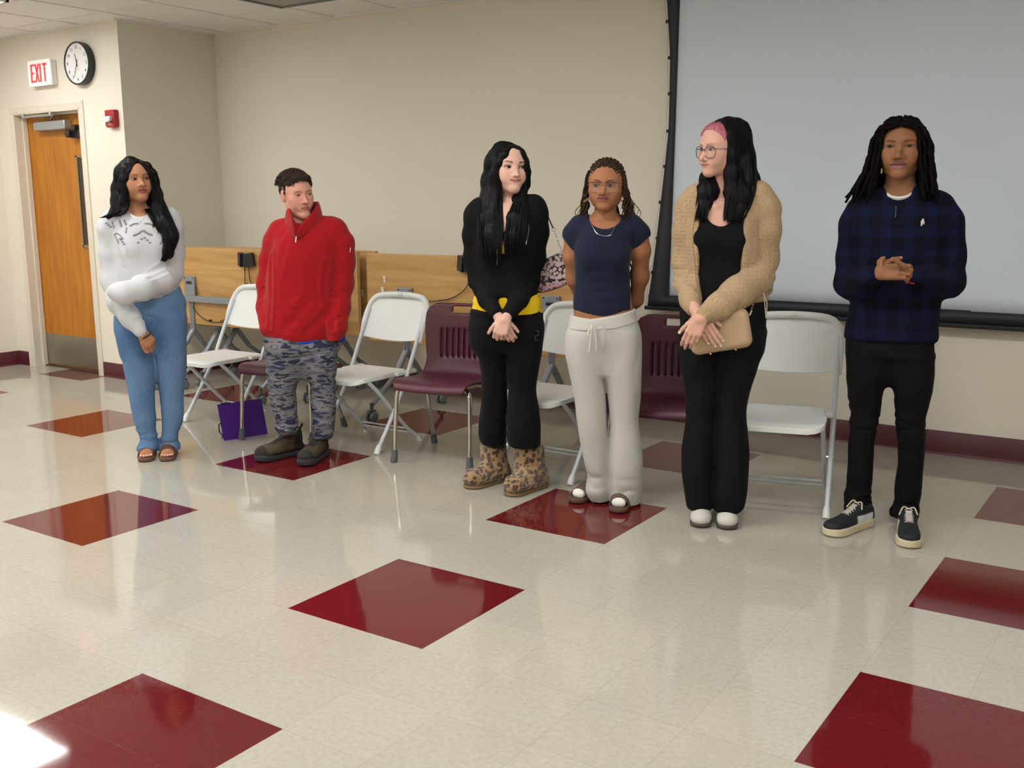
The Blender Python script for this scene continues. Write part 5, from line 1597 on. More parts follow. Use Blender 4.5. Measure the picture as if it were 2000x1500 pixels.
    o = person_root(P, B, (-.42, -.48, 0), (.42, .34, 1.64), .0020, [(0, 1.28, .007), (1.28, 1.64, .0018)], base_paint(skin, fp),
                    'person in red quarter-zip fleece and grey camouflage trousers, hands in pockets, second from the left')
    Mr = cloth_mat('red_fleece', (158, 18, 26), rough=.95, sheen=.12, bump=(300, .2, 3), var=(30, .06))
    fl = build(P, sw, (-.42, -.46, 0.6799999999999999), (.42, .32, 1.56), .0045, 'fleece', Mr, o)
    top = [(576, 449, -.128), (571, 427, -.105), (565, 405, -.03), (566, 400, .05), (590, 396, .105), (613, 394, .09), (621, 396, .02), (612, 412, -.065), (592, 434, -.112), (580, 452, -.132)]
    bot = [(577, 462, -.128), (566, 453, -.098), (555, 440, -.02), (560, 432, .07), (590, 428, .11), (618, 426, .09), (632, 430, .01), (621, 443, -.078), (597, 454, -.115), (579, 463, -.131)]
    tp = curve_pts([P.X(*q) for q in top], 6); bo = curve_pts([P.X(*q) for q in bot], 6); nn_ = len(tp)
    cl = MB().grid(nn_, 7, lambda u, v: (lambda i: bo[i]*(1-v)+tp[i]*v+(np.array([0, 0, .0]))+(bo[i]-(bo[0]+bo[nn_//2])/2)*(.03*math.sin(v*3.14)-.07*(1-v)**2)-np.array([0, 0, .012*(1-v)**2]))(int(round(u*(nn_-1)))))
    co_ = cl.build('collar', Mr, fl, angle=180, solid=.009)
    zp = MB(); zp.tube([P.X(579, 456, -.128), P.X(577.5, 474, -.145)], .0022, 6); zp.build('zip', M_black, fl)
    zp = MB(); zp.tube([P.X(578.5, 462, -.142), P.X(577.5, 473, -.150)], .0035, 6); zp.build('zip_pull', mat('zip_pull_pale', srgb(210, 206, 200), rough=.4), fl)
    lb = MB(); q = P.X(684, 488, -.075); lb.box(-.0015, .0015, -.004, .004, -.013, .013, Matrix.Translation(q) @ Matrix.Rotation(.15, 4, 'Y')); lb.build('sleeve_tab', M_white_pl, fl)
    un = Sdf().u(loft(P.secs([(669, 532, 652, .112, -.012), (650, 524, 654, .118)]), 2.2, .01), 0).u(pchain(P, [(664, 640, -.03, .035), (667, 662, -.03, .022)]), .01)
    build(P, un, (-.42, -.46, 0.6399999999999999), (.42, .32, 1.08), .005, 'undershirt', cloth_mat('blue_tee', (28, 66, 160)), o)
    un = Sdf().u(loft(P.secs([(458, 566, 606, .075, -.01), (445, 566, 606, .075, -.01)]), 2.2, .01), 0)
    build(P, un, P.X(590, 450)-A3((.1, .12, .06)), P.X(590, 450)+A3((.1, .12, .06)), .004, 'undershirt_collar', cloth_mat('navy_collar', (38, 24, 44)), o)
    # camouflage
    m, nt, b = new_mat('grey_camouflage'); L = nt.links.new
    tc = N(nt, 'ShaderNodeTexCoord'); mp = N(nt, 'ShaderNodeMapping'); mp.inputs['Scale'].default_value = (11, 11, 40); mp.inputs['Rotation'].default_value = (0, .22, 0); L(tc.outputs['Object'], mp.inputs[0])
    n1 = N(nt, 'ShaderNodeTexNoise', Scale=1.0, Detail=3.0, Distortion=.5, Roughness=.5); L(mp.outputs[0], n1.inputs['Vector'])
    n2 = N(nt, 'ShaderNodeTexNoise', Scale=1.3, Detail=2.0, Distortion=.3); mp2 = N(nt, 'ShaderNodeMapping'); mp2.inputs['Scale'].default_value = (10, 10, 34); mp2.inputs['Location'].default_value = (5, 3, 8); L(tc.outputs['Object'], mp2.inputs[0]); L(mp2.outputs[0], n2.inputs['Vector'])
    r1 = N(nt, 'ShaderNodeValToRGB'); r1.color_ramp.interpolation = 'CONSTANT'; e = r1.color_ramp.elements
    e[0].position = 0; e[0].color = srgb(50, 52, 72); e[1].position = .42; e[1].color = srgb(120, 118, 122)
    q = e.new(.53); q.color = srgb(98, 98, 108); q = e.new(.62); q.color = srgb(60, 62, 84)
    L(n1.outputs['Fac'], r1.inputs[0])
    r2 = N(nt, 'ShaderNodeValToRGB'); r2.color_ramp.interpolation = 'CONSTANT'; r2.color_ramp.elements[1].position = .62; L(n2.outputs['Fac'], r2.inputs[0])
    mx = N(nt, 'ShaderNodeMix', data_type='RGBA'); L(r2.outputs[0], mx.inputs[0]); L(r1.outputs[0], mx.inputs[6]); mx.inputs[7].default_value = srgb(54, 56, 78)
    L(mx.outputs[2], b.inputs['Base Color']); b.inputs['Roughness'].default_value = .9; b.inputs['Specular IOR Level'].default_value = .15
    build(P, tr, (-.42, -.46, 0.1), (.42, .32, 1.1), .005, 'trousers', m, o)
    # hair: cap + tousled tubes
    Mh = hair_mat('brown_hair', (30, 22, 18), (64, 48, 38), rough=.7, scale=(150, 150, 150), spec=.2)
    hs = Sdf().u(H.wrap(ellipsoid((0, -.024, .040), (.078, .094, .076))), 0).u(H.wrap(ellipsoid((.005, .02, .082), (.055, .050, .026))), .02)
    hs.cut(H.wrap(ellipsoid((0, .100, -.042), (.085, .078, .098))), .006).cut(H.wrap(ellipsoid((0, .0, -.075), (.12, .075, .062))), .008).cut(H.wrap(ellipsoid((0, -.05, -.10), (.10, .10, .05))), .01)
    for s in (-1, 1): hs.cut(H.wrap(ellipsoid((s*.085, -.004, -.012), (.02, .018, .034))), .004)
    for s in (-1, 1): hs.u(H.wrap(capsule((s*.069, .018, .040), (s*.070, .014, .004), .010, .006)), .01)
    hs.disp(folds((48, 48, 48), .0045, 3)); hs.disp(folds((110, 110, 110), .002, 7))
    hair = build(P, hs, H.o-.15, H.o+.15, .003, 'hair', Mh, o)
    rg = random.Random(6); pk = []
    for i in range(900):
        th_ = rg.uniform(-1.45, 1.45); y0 = rg.uniform(-.10, .052)
        k = math.sqrt(max(.08, 1-((y0+.024)/.096)**2)); x0 = .080*k*math.sin(th_); z0 = .040+.080*k*math.cos(th_)
        if z0 < .030 and y0 > -.01: continue
        ln = rg.uniform(.022, .045); fx = rg.uniform(-.6, .9); base = np.array([x0, y0, z0])
        nrm = np.array([x0, y0+.02, z0-.03]); nrm /= np.linalg.norm(nrm)
        t = np.array([fx, 1.0, 0]); t -= nrm*(t@nrm); t /= np.linalg.norm(t)
        c1 = base+t*ln*.5+nrm*.008; c2 = base+t*ln+nrm*.002+np.array([0, 0, -.004])
        pk.append([H.G(base), H.G(c1), H.G(c2)])
    for i in range(70):   # fringe curls over the forehead
        x0 = -.048+.1*i/69; pk.append([H.G(p) for p in ((x0*.8, .045, .100), (x0, .074-.9*x0*x0*6*.3, .086), (x0+rg.uniform(-.004, .008), .086-4.5*x0*x0, .066+rg.uniform(-.006, .006)))])
    strands('curls', pk, Mh, hair, r=.0020, n=5, seed=3)
    # hiking boots
    for (a, b) in ((HL, TL), (HR, TR)):
        e_ = b-a; Ls = np.linalg.norm(e_); e_ = e_/Ls; Ln = .300; a3 = b-e_*Ln; F = FootFrame(a3, b)
        S = Sdf().u(footprint(a3, b, [.036, .036, .040, .050, .046], .022, .075, .028), 0)
        S.u(chain([F.p(.20, 0, .115), F.p(.20, 0, .09), F.p(.36, 0, .085), F.p(.62, 0, .062), F.p(.82, 0, .052)], [.043, .042, .042, .038, .036]), .03)
        S.u(chain([F.p(.12, 0, .10), F.p(.11, 0, .14)], [.030, .024]), .02)
        S.cut(capsule(F.p(.22, 0, .165), F.p(.24, 0, .22), .040), .006)
        def pc(V, F=F):
            t, n_, z = F.tn(V); C = np.tile(lin((70, 62, 46)), (len(V), 1)); olive = lin((92, 84, 52)); dk = lin((34, 30, 28))
            m1 = smooth01(.028, .02, abs(n_))*smooth01(.30, .36, t)*smooth01(.74, .68, t)*smooth01(.06, .066, z)
            m2 = smooth01(.30, .22, t)*smooth01(.04, .05, z)
            m3 = smooth01(.045, .038, z); m4 = smooth01(.84, .9, t)
            C = C*(1-(m4*0)[:, None])+0
            w_ = smooth01(-.2, .3, vnoise(V*60)); C = C*(1-.4*w_[:, None])+olive*.4*w_[:, None]
            for mm, c_ in ((m2, dk*1.2), (m1, dk), (m3, dk*1.3), (m4, dk*1.4)): C = C*(1-mm[:, None])+c_*mm[:, None]
            return C
        lo, hi = bbox(a3, b, m=.09); lo[2] = .0; hi[2] = .20
        bt = build(P, S, lo, hi, .0035, 'boot', attr_mat('boot_suede', .8, bump=(250, .2, 2)), o, pc)
        S = Sdf().u(footprint(a3, b, [.040, .040, .044, .054, .050], 0, .030, .008, .006), 0).u(footprint(a3+e_*.20, b, [.044, .048, .053, .050], .02, .046, .008, .004), .01)
        lo[2] = -.003; hi[2] = .07
        build(P, S, lo, hi, .0035, 'sole', mat('boot_rubber', srgb(48, 47, 50), rough=.7), bt)
        lc = MB()
        for i in range(5):
            t = .34+.06*i; z = .131-.0064*i
            lc.tube(curve_pts([F.p(t, -.030, z-.022), F.p(t+.01, -.01, z-.001), F.p(t, .012, z-.001), F.p(t+.014, .030, z-.022)], 3), .0030, 6)
        lc.tube(curve_pts([F.p(.34, 0, .134), F.p(.32, .028, .142), F.p(.40, .044, .112)], 4), .0028, 6).tube(curve_pts([F.p(.34, 0, .134), F.p(.32, -.028, .142), F.p(.42, -.046, .108)], 4), .0028, 6)
        lc.build('laces', mat('dark_lace', srgb(58, 50, 42), rough=.8), bt)
        MB().tube(curve_pts([F.p(.045, -.006, .135), F.p(-.01, 0, .165), F.p(.02, .008, .175), F.p(.06, .008, .15)], 5), .004, 6).build('heel_loop', mat('heel_loop', srgb(52, 36, 30), rough=.8), bt)
    return o
make_p2()
# ================================================================ PERSON: long black hair, black zip top, leopard boots
def make_p3():
    P = Person((985, 966), 0.09); LYa, LYb = P.Zf(978, 938)[1]-.045, P.Zf(1052, 951)[1]-.045
    H = Head(P, (1006.5, 327), -0.076, math.radians(21), math.radians(3), math.radians(2), 1.07)
    tr = Sdf()
    tr.u(loft(P.secs([(598, 920, 1058, .10), (613, 916, 1062, .112), (643, 917, 1061, .112), (662, 922, 1057, .10), (684, 934, 1050, .075)]), 2.3, .02), 0)
    tr.u(loft(legsecs(P, [(626, 917, 991), (650, 916, 990), (672, 917, 990), (700, 934, 990), (747, 940, 991), (787, 939, 991), (827, 935, 990), (848, 935, 989), (869, 943, 989)], 0, LYa, 1.15), 2.2, .02), .022)
    tr.u(loft(legsecs(P, [(626, 988, 1061), (650, 988, 1062), (672, 989, 1061), (720, 990, 1053), (760, 992, 1048), (800, 990, 1053), (840, 988, 1056), (872, 992, 1056)], 0, LYb, 1.15), 2.2, .02), .022)
    ctr = Sdf(); ctr.ops = list(tr.ops)
    tr.disp(folds((8, 8, 5), .003, 3)); tr.disp(windowed(folds((10, 10, 22), .006, 7), P.X(990, 845, 0), .18))
    sh = Sdf()
    sh.u(loft(P.secs([(613, 920, 1062, .112), (600, 922, 1060, .110), (580, 926, 1056, .106), (555, 938, 1042, .092), (520, 945, 1036, .085)]), 2.2, .012), 0).u(ellipsoid(P.X(979, 486, -.112), (.030, .020, .026)), .0).u(capsule(P.X(975, 540, -.05), P.X(979, 490, -.095), .02), .01)
    sh.disp(folds((9, 9, 26), .003, 4))
    ja = Sdf()
    ja.u(loft(P.secs([(579, 929, 1052, .110), (560, 929, 1050, .110), (535, 929, 1046, .108), (500, 927, 1048, .120), (465, 924, 1052, .124), (435, 924, 1054, .114), (408, 938, 1040, .088), (392, 962, 1022, .066)]), 2.2, .015), 0)
    ja.u(ellipsoid(P.X(962, 482, -.068), (.055, .048, .05)), .04).u(ellipsoid(P.X(1016, 482, -.068), (.055, .048, .05)), .04)
    tc_ = Sdf(); tc_.ops = list(ja.ops)
    aL = [(930, 420, .0, .058), (925, 460, .01, .051), (926, 505, .03, .049), (934, 548, .02, .046), (952, 585, -.08, .042), (967, 609, -.165, .034)]
    aR = [(1046, 416, .0, .060), (1049, 455, .01, .054), (1044, 505, .03, .051), (1034, 548, .01, .047), (1013, 585, -.09, .044), (995, 612, -.175, .036)]
    ja.u(pchain(P, [(975, 400, .01, .05), (940, 410, .0, .054), (930, 424, .0, .056)]), .03).u(pchain(P, [(1010, 398, .01, .05), (1042, 405, .0, .056), (1047, 420, .0, .058)]), .03)
    ja.u(pchain(P, aL), .02).u(pchain(P, aR), .015)
    v = [P.X(985, 505, -.13), P.X(982, 470, -.125), P.X(992, 440, -.11), P.X(1000, 400, -.06)]
    ja.cut(chain([v[0], v[1], v[2], v[3]], [.002, .026, .036, .045]), .004)
    ja.cut(chain([P.X(1000, 405, -.02), P.X(1002, 380, .0)], [.050, .058]), .006)
    ja.disp(folds((10, 10, 12), .0016, 2.2)); ja.disp(windowed(folds((14, 14, 34), .005, 5), P.X(930, 545, 0), .12)); ja.disp(windowed(folds((14, 14, 34), .005, 8), P.X(1036, 545, 0), .12))
    opt = dict(long=.88, lips=.85, smile=1.0, nose=1.1, nose_len=.94, ipd=1.08, iris=1.25, jaw=.94, face=.99, brow_t=.0032, brow_s=1.0, brow_z=.021, blush=.35, gaze=(.004, 0), lash=1.9, ears=False, crown=.97, eye_open=1.1, chin=.9)
    B = Sdf()
    B.u(capsule(H.G((0, -.024, -.055)), P.X(1000, 404, .015), .046, .050), 0)
    head_sdf(B, H, opt)
    core(B, tc_, .007, k=.04, clip=(P.X(990, 600)[2], 3)); core(B, ctr, .012, clip=(0, P.X(990, 625)[2]))
    ac = Sdf().u(pchain(P, aL), .02).u(pchain(P, aR), .02); core(B, ac, .012)
    B.u(chain([P.X(952, 418, -.035), P.X(992, 425, -.075)], [.008, .008]), .02).u(chain([P.X(1040, 414, -.035), P.X(1006, 424, -.075)], [.008, .008]), .02)
    h1 = hand_pts(P.X(988, 620, -.215), (-.36, -.10, -.92), (-.15, -.96, .15), 1, sc_=.92, per=[(48, 55, 25), (52, 58, 25), (55, 58, 25), (58, 58, 25)], spread=1, thumb=(36, 14))
    h2 = hand_pts(P.X(975, 620, -.190), (.42, -.14, -.88), (.05, -.95, -.25), -1, sc_=.90, per=[(30, 40, 20)]*4, spread=2, thumb=(30, 12))
    for h, ar in ((h1, aR), (h2, aL)):
        q = Sdf(); hand_sdf(q, h); e = ar[-1]
        B.u(capsule(P.X(*e[:3]), h['fr'][3]+h['fr'][0]*.015, .026, .021), .01); B.u(q.ev, .006 if h is h1 else .002)
    TL, TR = P.Zf(912, 955), P.Zf(992, 970)
    HL, HR = P.Zf(978, 938), P.Zf(1052, 951)
    skin = (212, 170, 154)
    for a, b in ((HL, TL), (HR, TR)):
        B.u(chain([a+A3((0, .0, .22)), a+A3((0, 0, .06)), (a*.5+b*.5)+A3((0, 0, .04))], [.036, .034, .028]), .02)
    fp = head_paint(H, opt, skin, (184, 118, 112), (30, 21, 20), (40, 28, 22))
    o = person_root(P, B, (-.42, -.48, 0), (.42, .34, 1.74), .0020, [(0, .80, .007), (.80, 1.06, .0022), (1.06, 1.40, .005), (1.40, 1.74, .0018)],
                    base_paint(skin, fp, nails(h1, (236, 228, 224), 1.2, (0, 1, 2, 3)), nails(h2, (236, 228, 224), 1.2, (0, 1, 2, 3))),
                    'person with very long straight black hair, black zip top over yellow shirt and leopard-print boots')
    Mj = cloth_mat('black_rib_knit', (9, 9, 11), sheen=0)
    jk = build(P, ja, (-.42, -.46, 0.7), (.42, .32, 1.6), .0045, 'zip_top', Mj, o)
    zp = MB(); zc = curve_pts([P.X(985, 503, -.142), P.X(977, 488, -.146), P.X(973, 470, -.140)], 5)
    zp.tube([P.X(971, 488, -.152), P.X(971, 512, -.150)], .0022, 5); zp.tube([P.X(971, 512, -.150), P.X(971, 517, -.150)], .0035, 6)
    zp.build('zip', mat('zip_silver', srgb(70, 70, 74), rough=.5, metal=.4), jk)
    build(P, sh, (-.42, -.46, 0.6599999999999999), (.42, .32, 1.52), .0045, 'shirt', cloth_mat('yellow_knit', (224, 190, 24), sheen=.1, var=(30, .08)), o)
    pt = build(P, tr, (-.42, -.46, 0.1), (.42, .32, 1.12), .005, 'trousers', cloth_mat('black_velour', (7, 6, 8), sheen=.03), o)
    em = MB(); c = P.X(1049, 655, -.095)
    for (a, b, a2, b2) in ((-.010, .022, .006, .024), (.006, .024, .006, .002), (.006, .002, -.008, 0), (-.008, 0, -.010, -.020), (-.010, -.020, .010, -.024)):
        em.tube([c+A3((a, -.012+.5*a, b)), c+A3((a2, -.012+.5*a2, b2))], .0026, 5)
    em.build('thigh_emblem', mat('dark_grey_print', srgb(46, 45, 48), rough=.6), pt)
    # hair
    Mh = hair_mat('long_black_hair', (7, 6, 7), (11, 9, 10), rough=.45, spec=.14)
    hs = Sdf().u(H.wrap(ellipsoid((0, -.022, .034), (.081, .099, .084))), 0).cut(H.wrap(ellipsoid((.006, .094, -.034), (.053, .074, .108))), .006).cut(H.wrap(ellipsoid((0, .03, -.12), (.06, .08, .09))), .01)
    hs.cut(H.wrap(ellipsoid((.004, .03, .126), (.0016, .07, .014))), .002)
    hs.u(fchain(P, [(978, 292, .0, .035), (966, 320, .0, .046), (961, 355, .0, .048), (957, 390, -.02, .046), (957, 430, -.078, .044), (959, 465, -.112, .038), (962, 490, -.133, .012)], .55), .03)
    hs.u(fchain(P, [(1016, 300, -.01, .020), (1023, 325, -.03, .020), (1021, 360, -.02, .026), (1013, 395, -.03, .032), (1005, 430, -.085, .038), (1002, 465, -.118, .034), (998, 488, -.135, .010)], .6), .03)
    hs.u(fchain(P, [(1000, 330, .06, .07), (1000, 370, .07, .07), (990, 400, .09, .075), (990, 440, .12, .06)], .5), .03)
    hs.u(curtain(P, H, [(996, 291), (985, 303), (975, 318), (969, 338), (967, 362)], [.014, .020, .022, .022, .022], r=(.071, .092, .095), c=(0, .004, .0)), .01).u(curtain(P, H, [(1005, 291), (1018, 301), (1027, 316), (1031, 336), (1030, 362)], [.012, .014, .014, .014, .014], r=(.071, .092, .095), c=(0, .004, .0)), .01)
    hs.u(fchain(P, [(986, 293, -.03, .014), (975, 312, -.05, .018), (968, 345, -.05, .024), (966, 385, -.05, .028), (964, 420, -.08, .030)], .7), .02)
    hs.disp(strand_disp(.0011, 230, 2.5, 3))
    hair = build(P, hs, P.X(990, 300)-A3((.22, .24, .60)), P.X(990, 300)+A3((.22, .24, .16)), .0032, 'hair', Mh, o, one=False)
    lock_strands(P, [[(988, 288, -.02, .012), (968, 312, -.01, .02), (960, 350, .0, .03), (955, 395, -.03, .05), (954, 440, -.095, .055), (957, 485, -.135, .05), (963, 520, -.150, .035)],
                     [(992, 287, -.03, .012), (980, 310, -.07, .008), (975, 345, -.07, .008), (973, 390, -.06, .02), (972, 440, -.11, .025), (973, 480, -.142, .018), (975, 505, -.150, .012)],
                     [(998, 287, -.03, .010), (1016, 303, -.05, .01), (1026, 335, -.05, .010), (1020, 375, -.045, .02), (1012, 420, -.092, .045), (1006, 465, -.134, .050), (1002, 505, -.147, .040)]], 120, 9, .3, r=.0023, m=Mh, parent=hair, name='hair_lock')
    # boots
    m, nt, b = new_mat('leopard_fur'); L = nt.links.new
    tc = N(nt, 'ShaderNodeTexCoord'); nz_ = N(nt, 'ShaderNodeTexNoise', Scale=16.0, Detail=3.0); L(tc.outputs['Object'], nz_.inputs['Vector'])
    mx = N(nt, 'ShaderNodeMix', data_type='RGBA'); mx.inputs[0].default_value = .035; L(tc.outputs['Object'], mx.inputs[6]); L(nz_.outputs['Color'], mx.inputs[7])
    vo = N(nt, 'ShaderNodeTexVoronoi', Scale=42.0, Randomness=.95); L(mx.outputs[2], vo.inputs['Vector'])
    rp = N(nt, 'ShaderNodeValToRGB'); e = rp.color_ramp.elements
    e[0].position = .10; e[0].color = srgb(122, 84, 50); e[1].position = .68; e[1].color = srgb(176, 142, 96)
    q = e.new(.24); q.color = srgb(62, 40, 28); q = e.new(.44); q.color = srgb(70, 46, 30); q = e.new(.54); q.color = srgb(166, 130, 84)
    L(vo.outputs['Distance'], rp.inputs[0]); L(rp.outputs[0], b.inputs['Base Color']); b.inputs['Roughness'].default_value = .95; b.inputs['Sheen Weight'].default_value = .4
    fn_ = N(nt, 'ShaderNodeTexNoise', Scale=420.0, Detail=3.0); L(tc.outputs['Object'], fn_.inputs['Vector'])
    bp = N(nt, 'ShaderNodeBump', Strength=.8, Distance=.01); L(fn_.outputs['Fac'], bp.inputs['Height']); L(bp.outputs[0], b.inputs['Normal'])
    for (a, b2, xl, xr, pyt, pyb) in ((HL, TL, 938, 991, 868, 925), (HR, TR, 1001, 1064, 868, 935)):
        e_ = b2-a; Ls = np.linalg.norm(e_); e_ = e_/Ls; b3 = b2; a3 = b2-e_*max(.25, min(.285, Ls+.05))
        F = FootFrame(a3, b3); yy = float(F.p(.2, 0, 0)[1])
        s0 = P.X(xl, pyt, yy); s1 = P.X(xr, pyt, yy); cx = (s0[0]+s1[0])/2; rx = (s1[0]-s0[0])/2; zt = s0[2]
        S = Sdf().u(loft([(zt, cx, yy, rx, rx*1.05), (zt*.55, cx, yy, rx*.97, rx*1.0), (.05, cx, yy, rx*.9, rx*.95), (.02, cx, yy, rx*.85, rx*.9)], 2.0, .015), 0)
        S.u(footprint(a3, b3, [.046, .046, .048, .056, .052], .012, .085, .035), .05)
        S.u(chain([F.p(.3, 0, .09), F.p(.6, 0, .062), F.p(.82, 0, .048)], [.05, .046, .040]), .04)
        S.disp(folds((60, 60, 60), .0022, 4)); S.disp(folds((14, 14, 22), .004, 8))
        lo, hi = bbox(a3, b3, (cx, yy, 0), m=.10); lo[2] = 0; hi[2] = zt+.03
        bt = build(P, S, lo, hi, .004, 'boot', m, o)
        S = Sdf().u(footprint(a3, b3, [.045, .045, .047, .055, .051], 0, .016, .005, .003), 0); lo[2] = -.003; hi[2] = .03
        build(P, S, lo, hi, .004, 'sole', mat('boot_sole', srgb(120, 96, 66), rough=.8), bt)
    # ---- floral shoulder bag
    c0 = P.X(1082, 540, .100)
    bg = empty('shoulder_bag', tuple(P.O+P.W.T@c0), P.rz)
    def rel(px, py, y): return P.X(px, py, y+(.04 if y >= .05 else .02 if y > .025 else 0))-c0
    q = [P.X(a_, b_, .10)-c0 for a_, b_ in ((1040, 560), (1058, 511), (1098, 494), (1124, 496), (1130, 532), (1108, 552), (1060, 568))]
    def poly_sdf(Q, pl):
        X_ = Q[:, 0]; Z_ = Q[:, 2]; d = None; s_ = np.ones(len(Q)); n = len(pl); dd = np.full(len(Q), 1e9)
        for i in range(n):
            a = pl[i]; b_ = pl[(i+1) % n]; ex, ez = b_[0]-a[0], b_[1]-a[1]; wx, wz = X_-a[0], Z_-a[1]
            t = np.clip((wx*ex+wz*ez)/(ex*ex+ez*ez), 0, 1); bx_, bz_ = wx-ex*t, wz-ez*t; dd = np.minimum(dd, bx_**2+bz_**2)
            b1_ = b_; j = (a[1] > Z_) != (b_[1] > Z_)
            cr_ = X_ < ex*(Z_-a[1])/(ez if abs(ez) > 1e-9 else 1e-9)+a[0]
            s_ = np.where(j & cr_, -s_, s_)
        return s_*np.sqrt(dd)
    pl = [(float(v_[0]), float(v_[2])) for v_ in q]
    S = Sdf().u(lambda Q: (lambda d, y: np.minimum(np.maximum(d, y), 0)+np.sqrt(np.maximum(d, 0)**2+np.maximum(y, 0)**2)-.012)(poly_sdf(Q, pl)+.006, np.abs(Q[:, 1])-.024), 0)
    V, Qd = S.mesh((-.16, -.06, -.12), (.16, .06, .15), .004)
    m, nt, b = new_mat('floral_leather'); L = nt.links.new
    tc = N(nt, 'ShaderNodeTexCoord'); vo = N(nt, 'ShaderNodeTexVoronoi', Scale=62.0); L(tc.outputs['Object'], vo.inputs['Vector'])
    rp = N(nt, 'ShaderNodeValToRGB'); rp.color_ramp.interpolation = 'CONSTANT'; e = rp.color_ramp.elements
    e[0].position = 0; e[0].color = srgb(222, 196, 204); e[1].position = .60; e[1].color = srgb(34, 26, 32)
    q2 = e.new(.30); q2.color = srgb(236, 222, 222); q2 = e.new(.46); q2.color = srgb(196, 160, 172)
    L(vo.outputs['Distance'], rp.inputs[0])
    # red rows toward the base, big yellow bloom in the middle
    sp = N(nt, 'ShaderNodeSeparateXYZ'); L(tc.outputs['Object'], sp.inputs[0])
    def mth(op, a_, b_=None):
        n_ = N(nt, 'ShaderNodeMath', operation=op)
        for i, x_ in enumerate((a_, b_)):
            if x_ is None: continue
            if isinstance(x_, (int, float)): n_.inputs[i].default_value = x_
            else: L(x_, n_.inputs[i])
        return n_.outputs[0]
    low = mth('LESS_THAN', mth('SUBTRACT', sp.outputs[2], mth('MULTIPLY', sp.outputs[0], .28)), -.030)
    m1 = N(nt, 'ShaderNodeMix', data_type='RGBA'); L(low, m1.inputs[0]); L(rp.outputs[0], m1.inputs[6])
    rr_ = N(nt, 'ShaderNodeValToRGB'); rr_.color_ramp.interpolation = 'CONSTANT'; rr_.color_ramp.elements[0].color = srgb(120, 30, 48); rr_.color_ramp.elements[1].position = .35; rr_.color_ramp.elements[1].color = srgb(214, 176, 186)
    L(vo.outputs['Distance'], rr_.inputs[0]); L(rr_.outputs[0], m1.inputs[7])
    L(m1.outputs[2], b.inputs['Base Color']); b.inputs['Roughness'].default_value = .5
    body = obj_from(V, Qd, 'body', m, bg, smooth_it=2)
    My = mat('bloom_yellow', srgb(222, 176, 40), rough=.6); Mc = mat('petal_cream', srgb(232, 226, 196), rough=.6); Mk = mat('petal_dark', srgb(40, 30, 30), rough=.6)
    fl = MB(); cc = rel(1092, 522, .10)+A3((0, -.0375, 0)); 
    for i in range(7):
        a = i*2*math.pi/7; d = A3((math.cos(a), 0, math.sin(a))); n_ = A3((-math.sin(a), 0, math.cos(a)))
        fl.add([cc+n_*.004, cc+d*.012+n_*.005, cc+d*.021, cc+d*.012-n_*.005, cc-n_*.004], [(0, 1, 2, 3, 4)])
    fl.build('bloom', My, body, smooth=False, solid=.001)
    pe = MB(); c2 = rel(1086, 536, .10)+A3((0, -.0375, 0))
    for (dx, dz, a, ln) in ((-.02, -.004, .3, .024), (.0, -.006, .45, .026), (.016, .0, .8, .018)):
        d = A3((math.cos(a), 0, math.sin(a))); n_ = A3((-math.sin(a), 0, math.cos(a))); c_ = c2+A3((dx, 0, dz))
        pe.add([c_-d*ln/2, c_+n_*.005, c_+d*ln/2, c_-n_*.005], [(0, 1, 2, 3)])
    pe.build('petal', Mc, body, smooth=False, solid=.001)
    tr_ = MB(); tr_.tube(curve_pts([rel(1039, 566, .055), rel(1062, 569, .055), rel(1108, 553, .055), rel(1131, 533, .055)], 5), .006, 8); tr_.tube(curve_pts([rel(1058, 510, .055), rel(1080, 503, .055), rel(1099, 493, .055), rel(1124, 495, .055)], 5), .004, 8)
    tr_.build('trim', mat('dark_maroon_trim', srgb(58, 20, 28), rough=.5), bg)
    sl = MB(); sl.tube(curve_pts([rel(1036, 412, .05), rel(1046, 400, .02), rel(1058, 402, .0), rel(1068, 418, .01), rel(1075, 434, .03), rel(1080, 445, .04)], 6), .0085, 8, flat=.4)
    sl.build('strap', mat('black_leather', srgb(22, 21, 23), rough=.45), bg)
    rg_ = MB(); c_ = rel(1081, 448, .04); rg_.tube([c_+A3((.008*math.cos(i*.524), 0, .010*math.sin(i*.524))) for i in range(13)], .0018, 6, caps=False)
    cp = curve_pts([rel(1083, 452, .04), rel(1090, 472, .05), rel(1098, 492, .055)], 6)
    for i in range(len(cp)-1):
        mid = (cp[i]+cp[i+1])/2; sd = np.array([.0035, 0, 0]) if i % 2 else np.array([0, .0035, 0])
        rg_.tube([cp[i], mid+sd, cp[i+1], mid-sd, cp[i]], .0012, 5)
    rg_.build('chain', M_chrome, bg)
    MB().tube([rel(1031, 422, -.075), rel(1033, 450, -.098), rel(1028, 474, -.118)], .004, 6, flat=.5).build('strap_front', mat('black_leather_2', srgb(26, 25, 27), rough=.4), bg)
    cl_ = MB(); cl_.tube([rel(1028, 470, -.126), rel(1027, 478, -.128)], .003, 6); cl_.build('clasp', M_chrome, bg)
    tag(bg, 'floral pink and black shoulder bag with a chain strap beside the black zip top', 'bag')
    return o
make_p3()
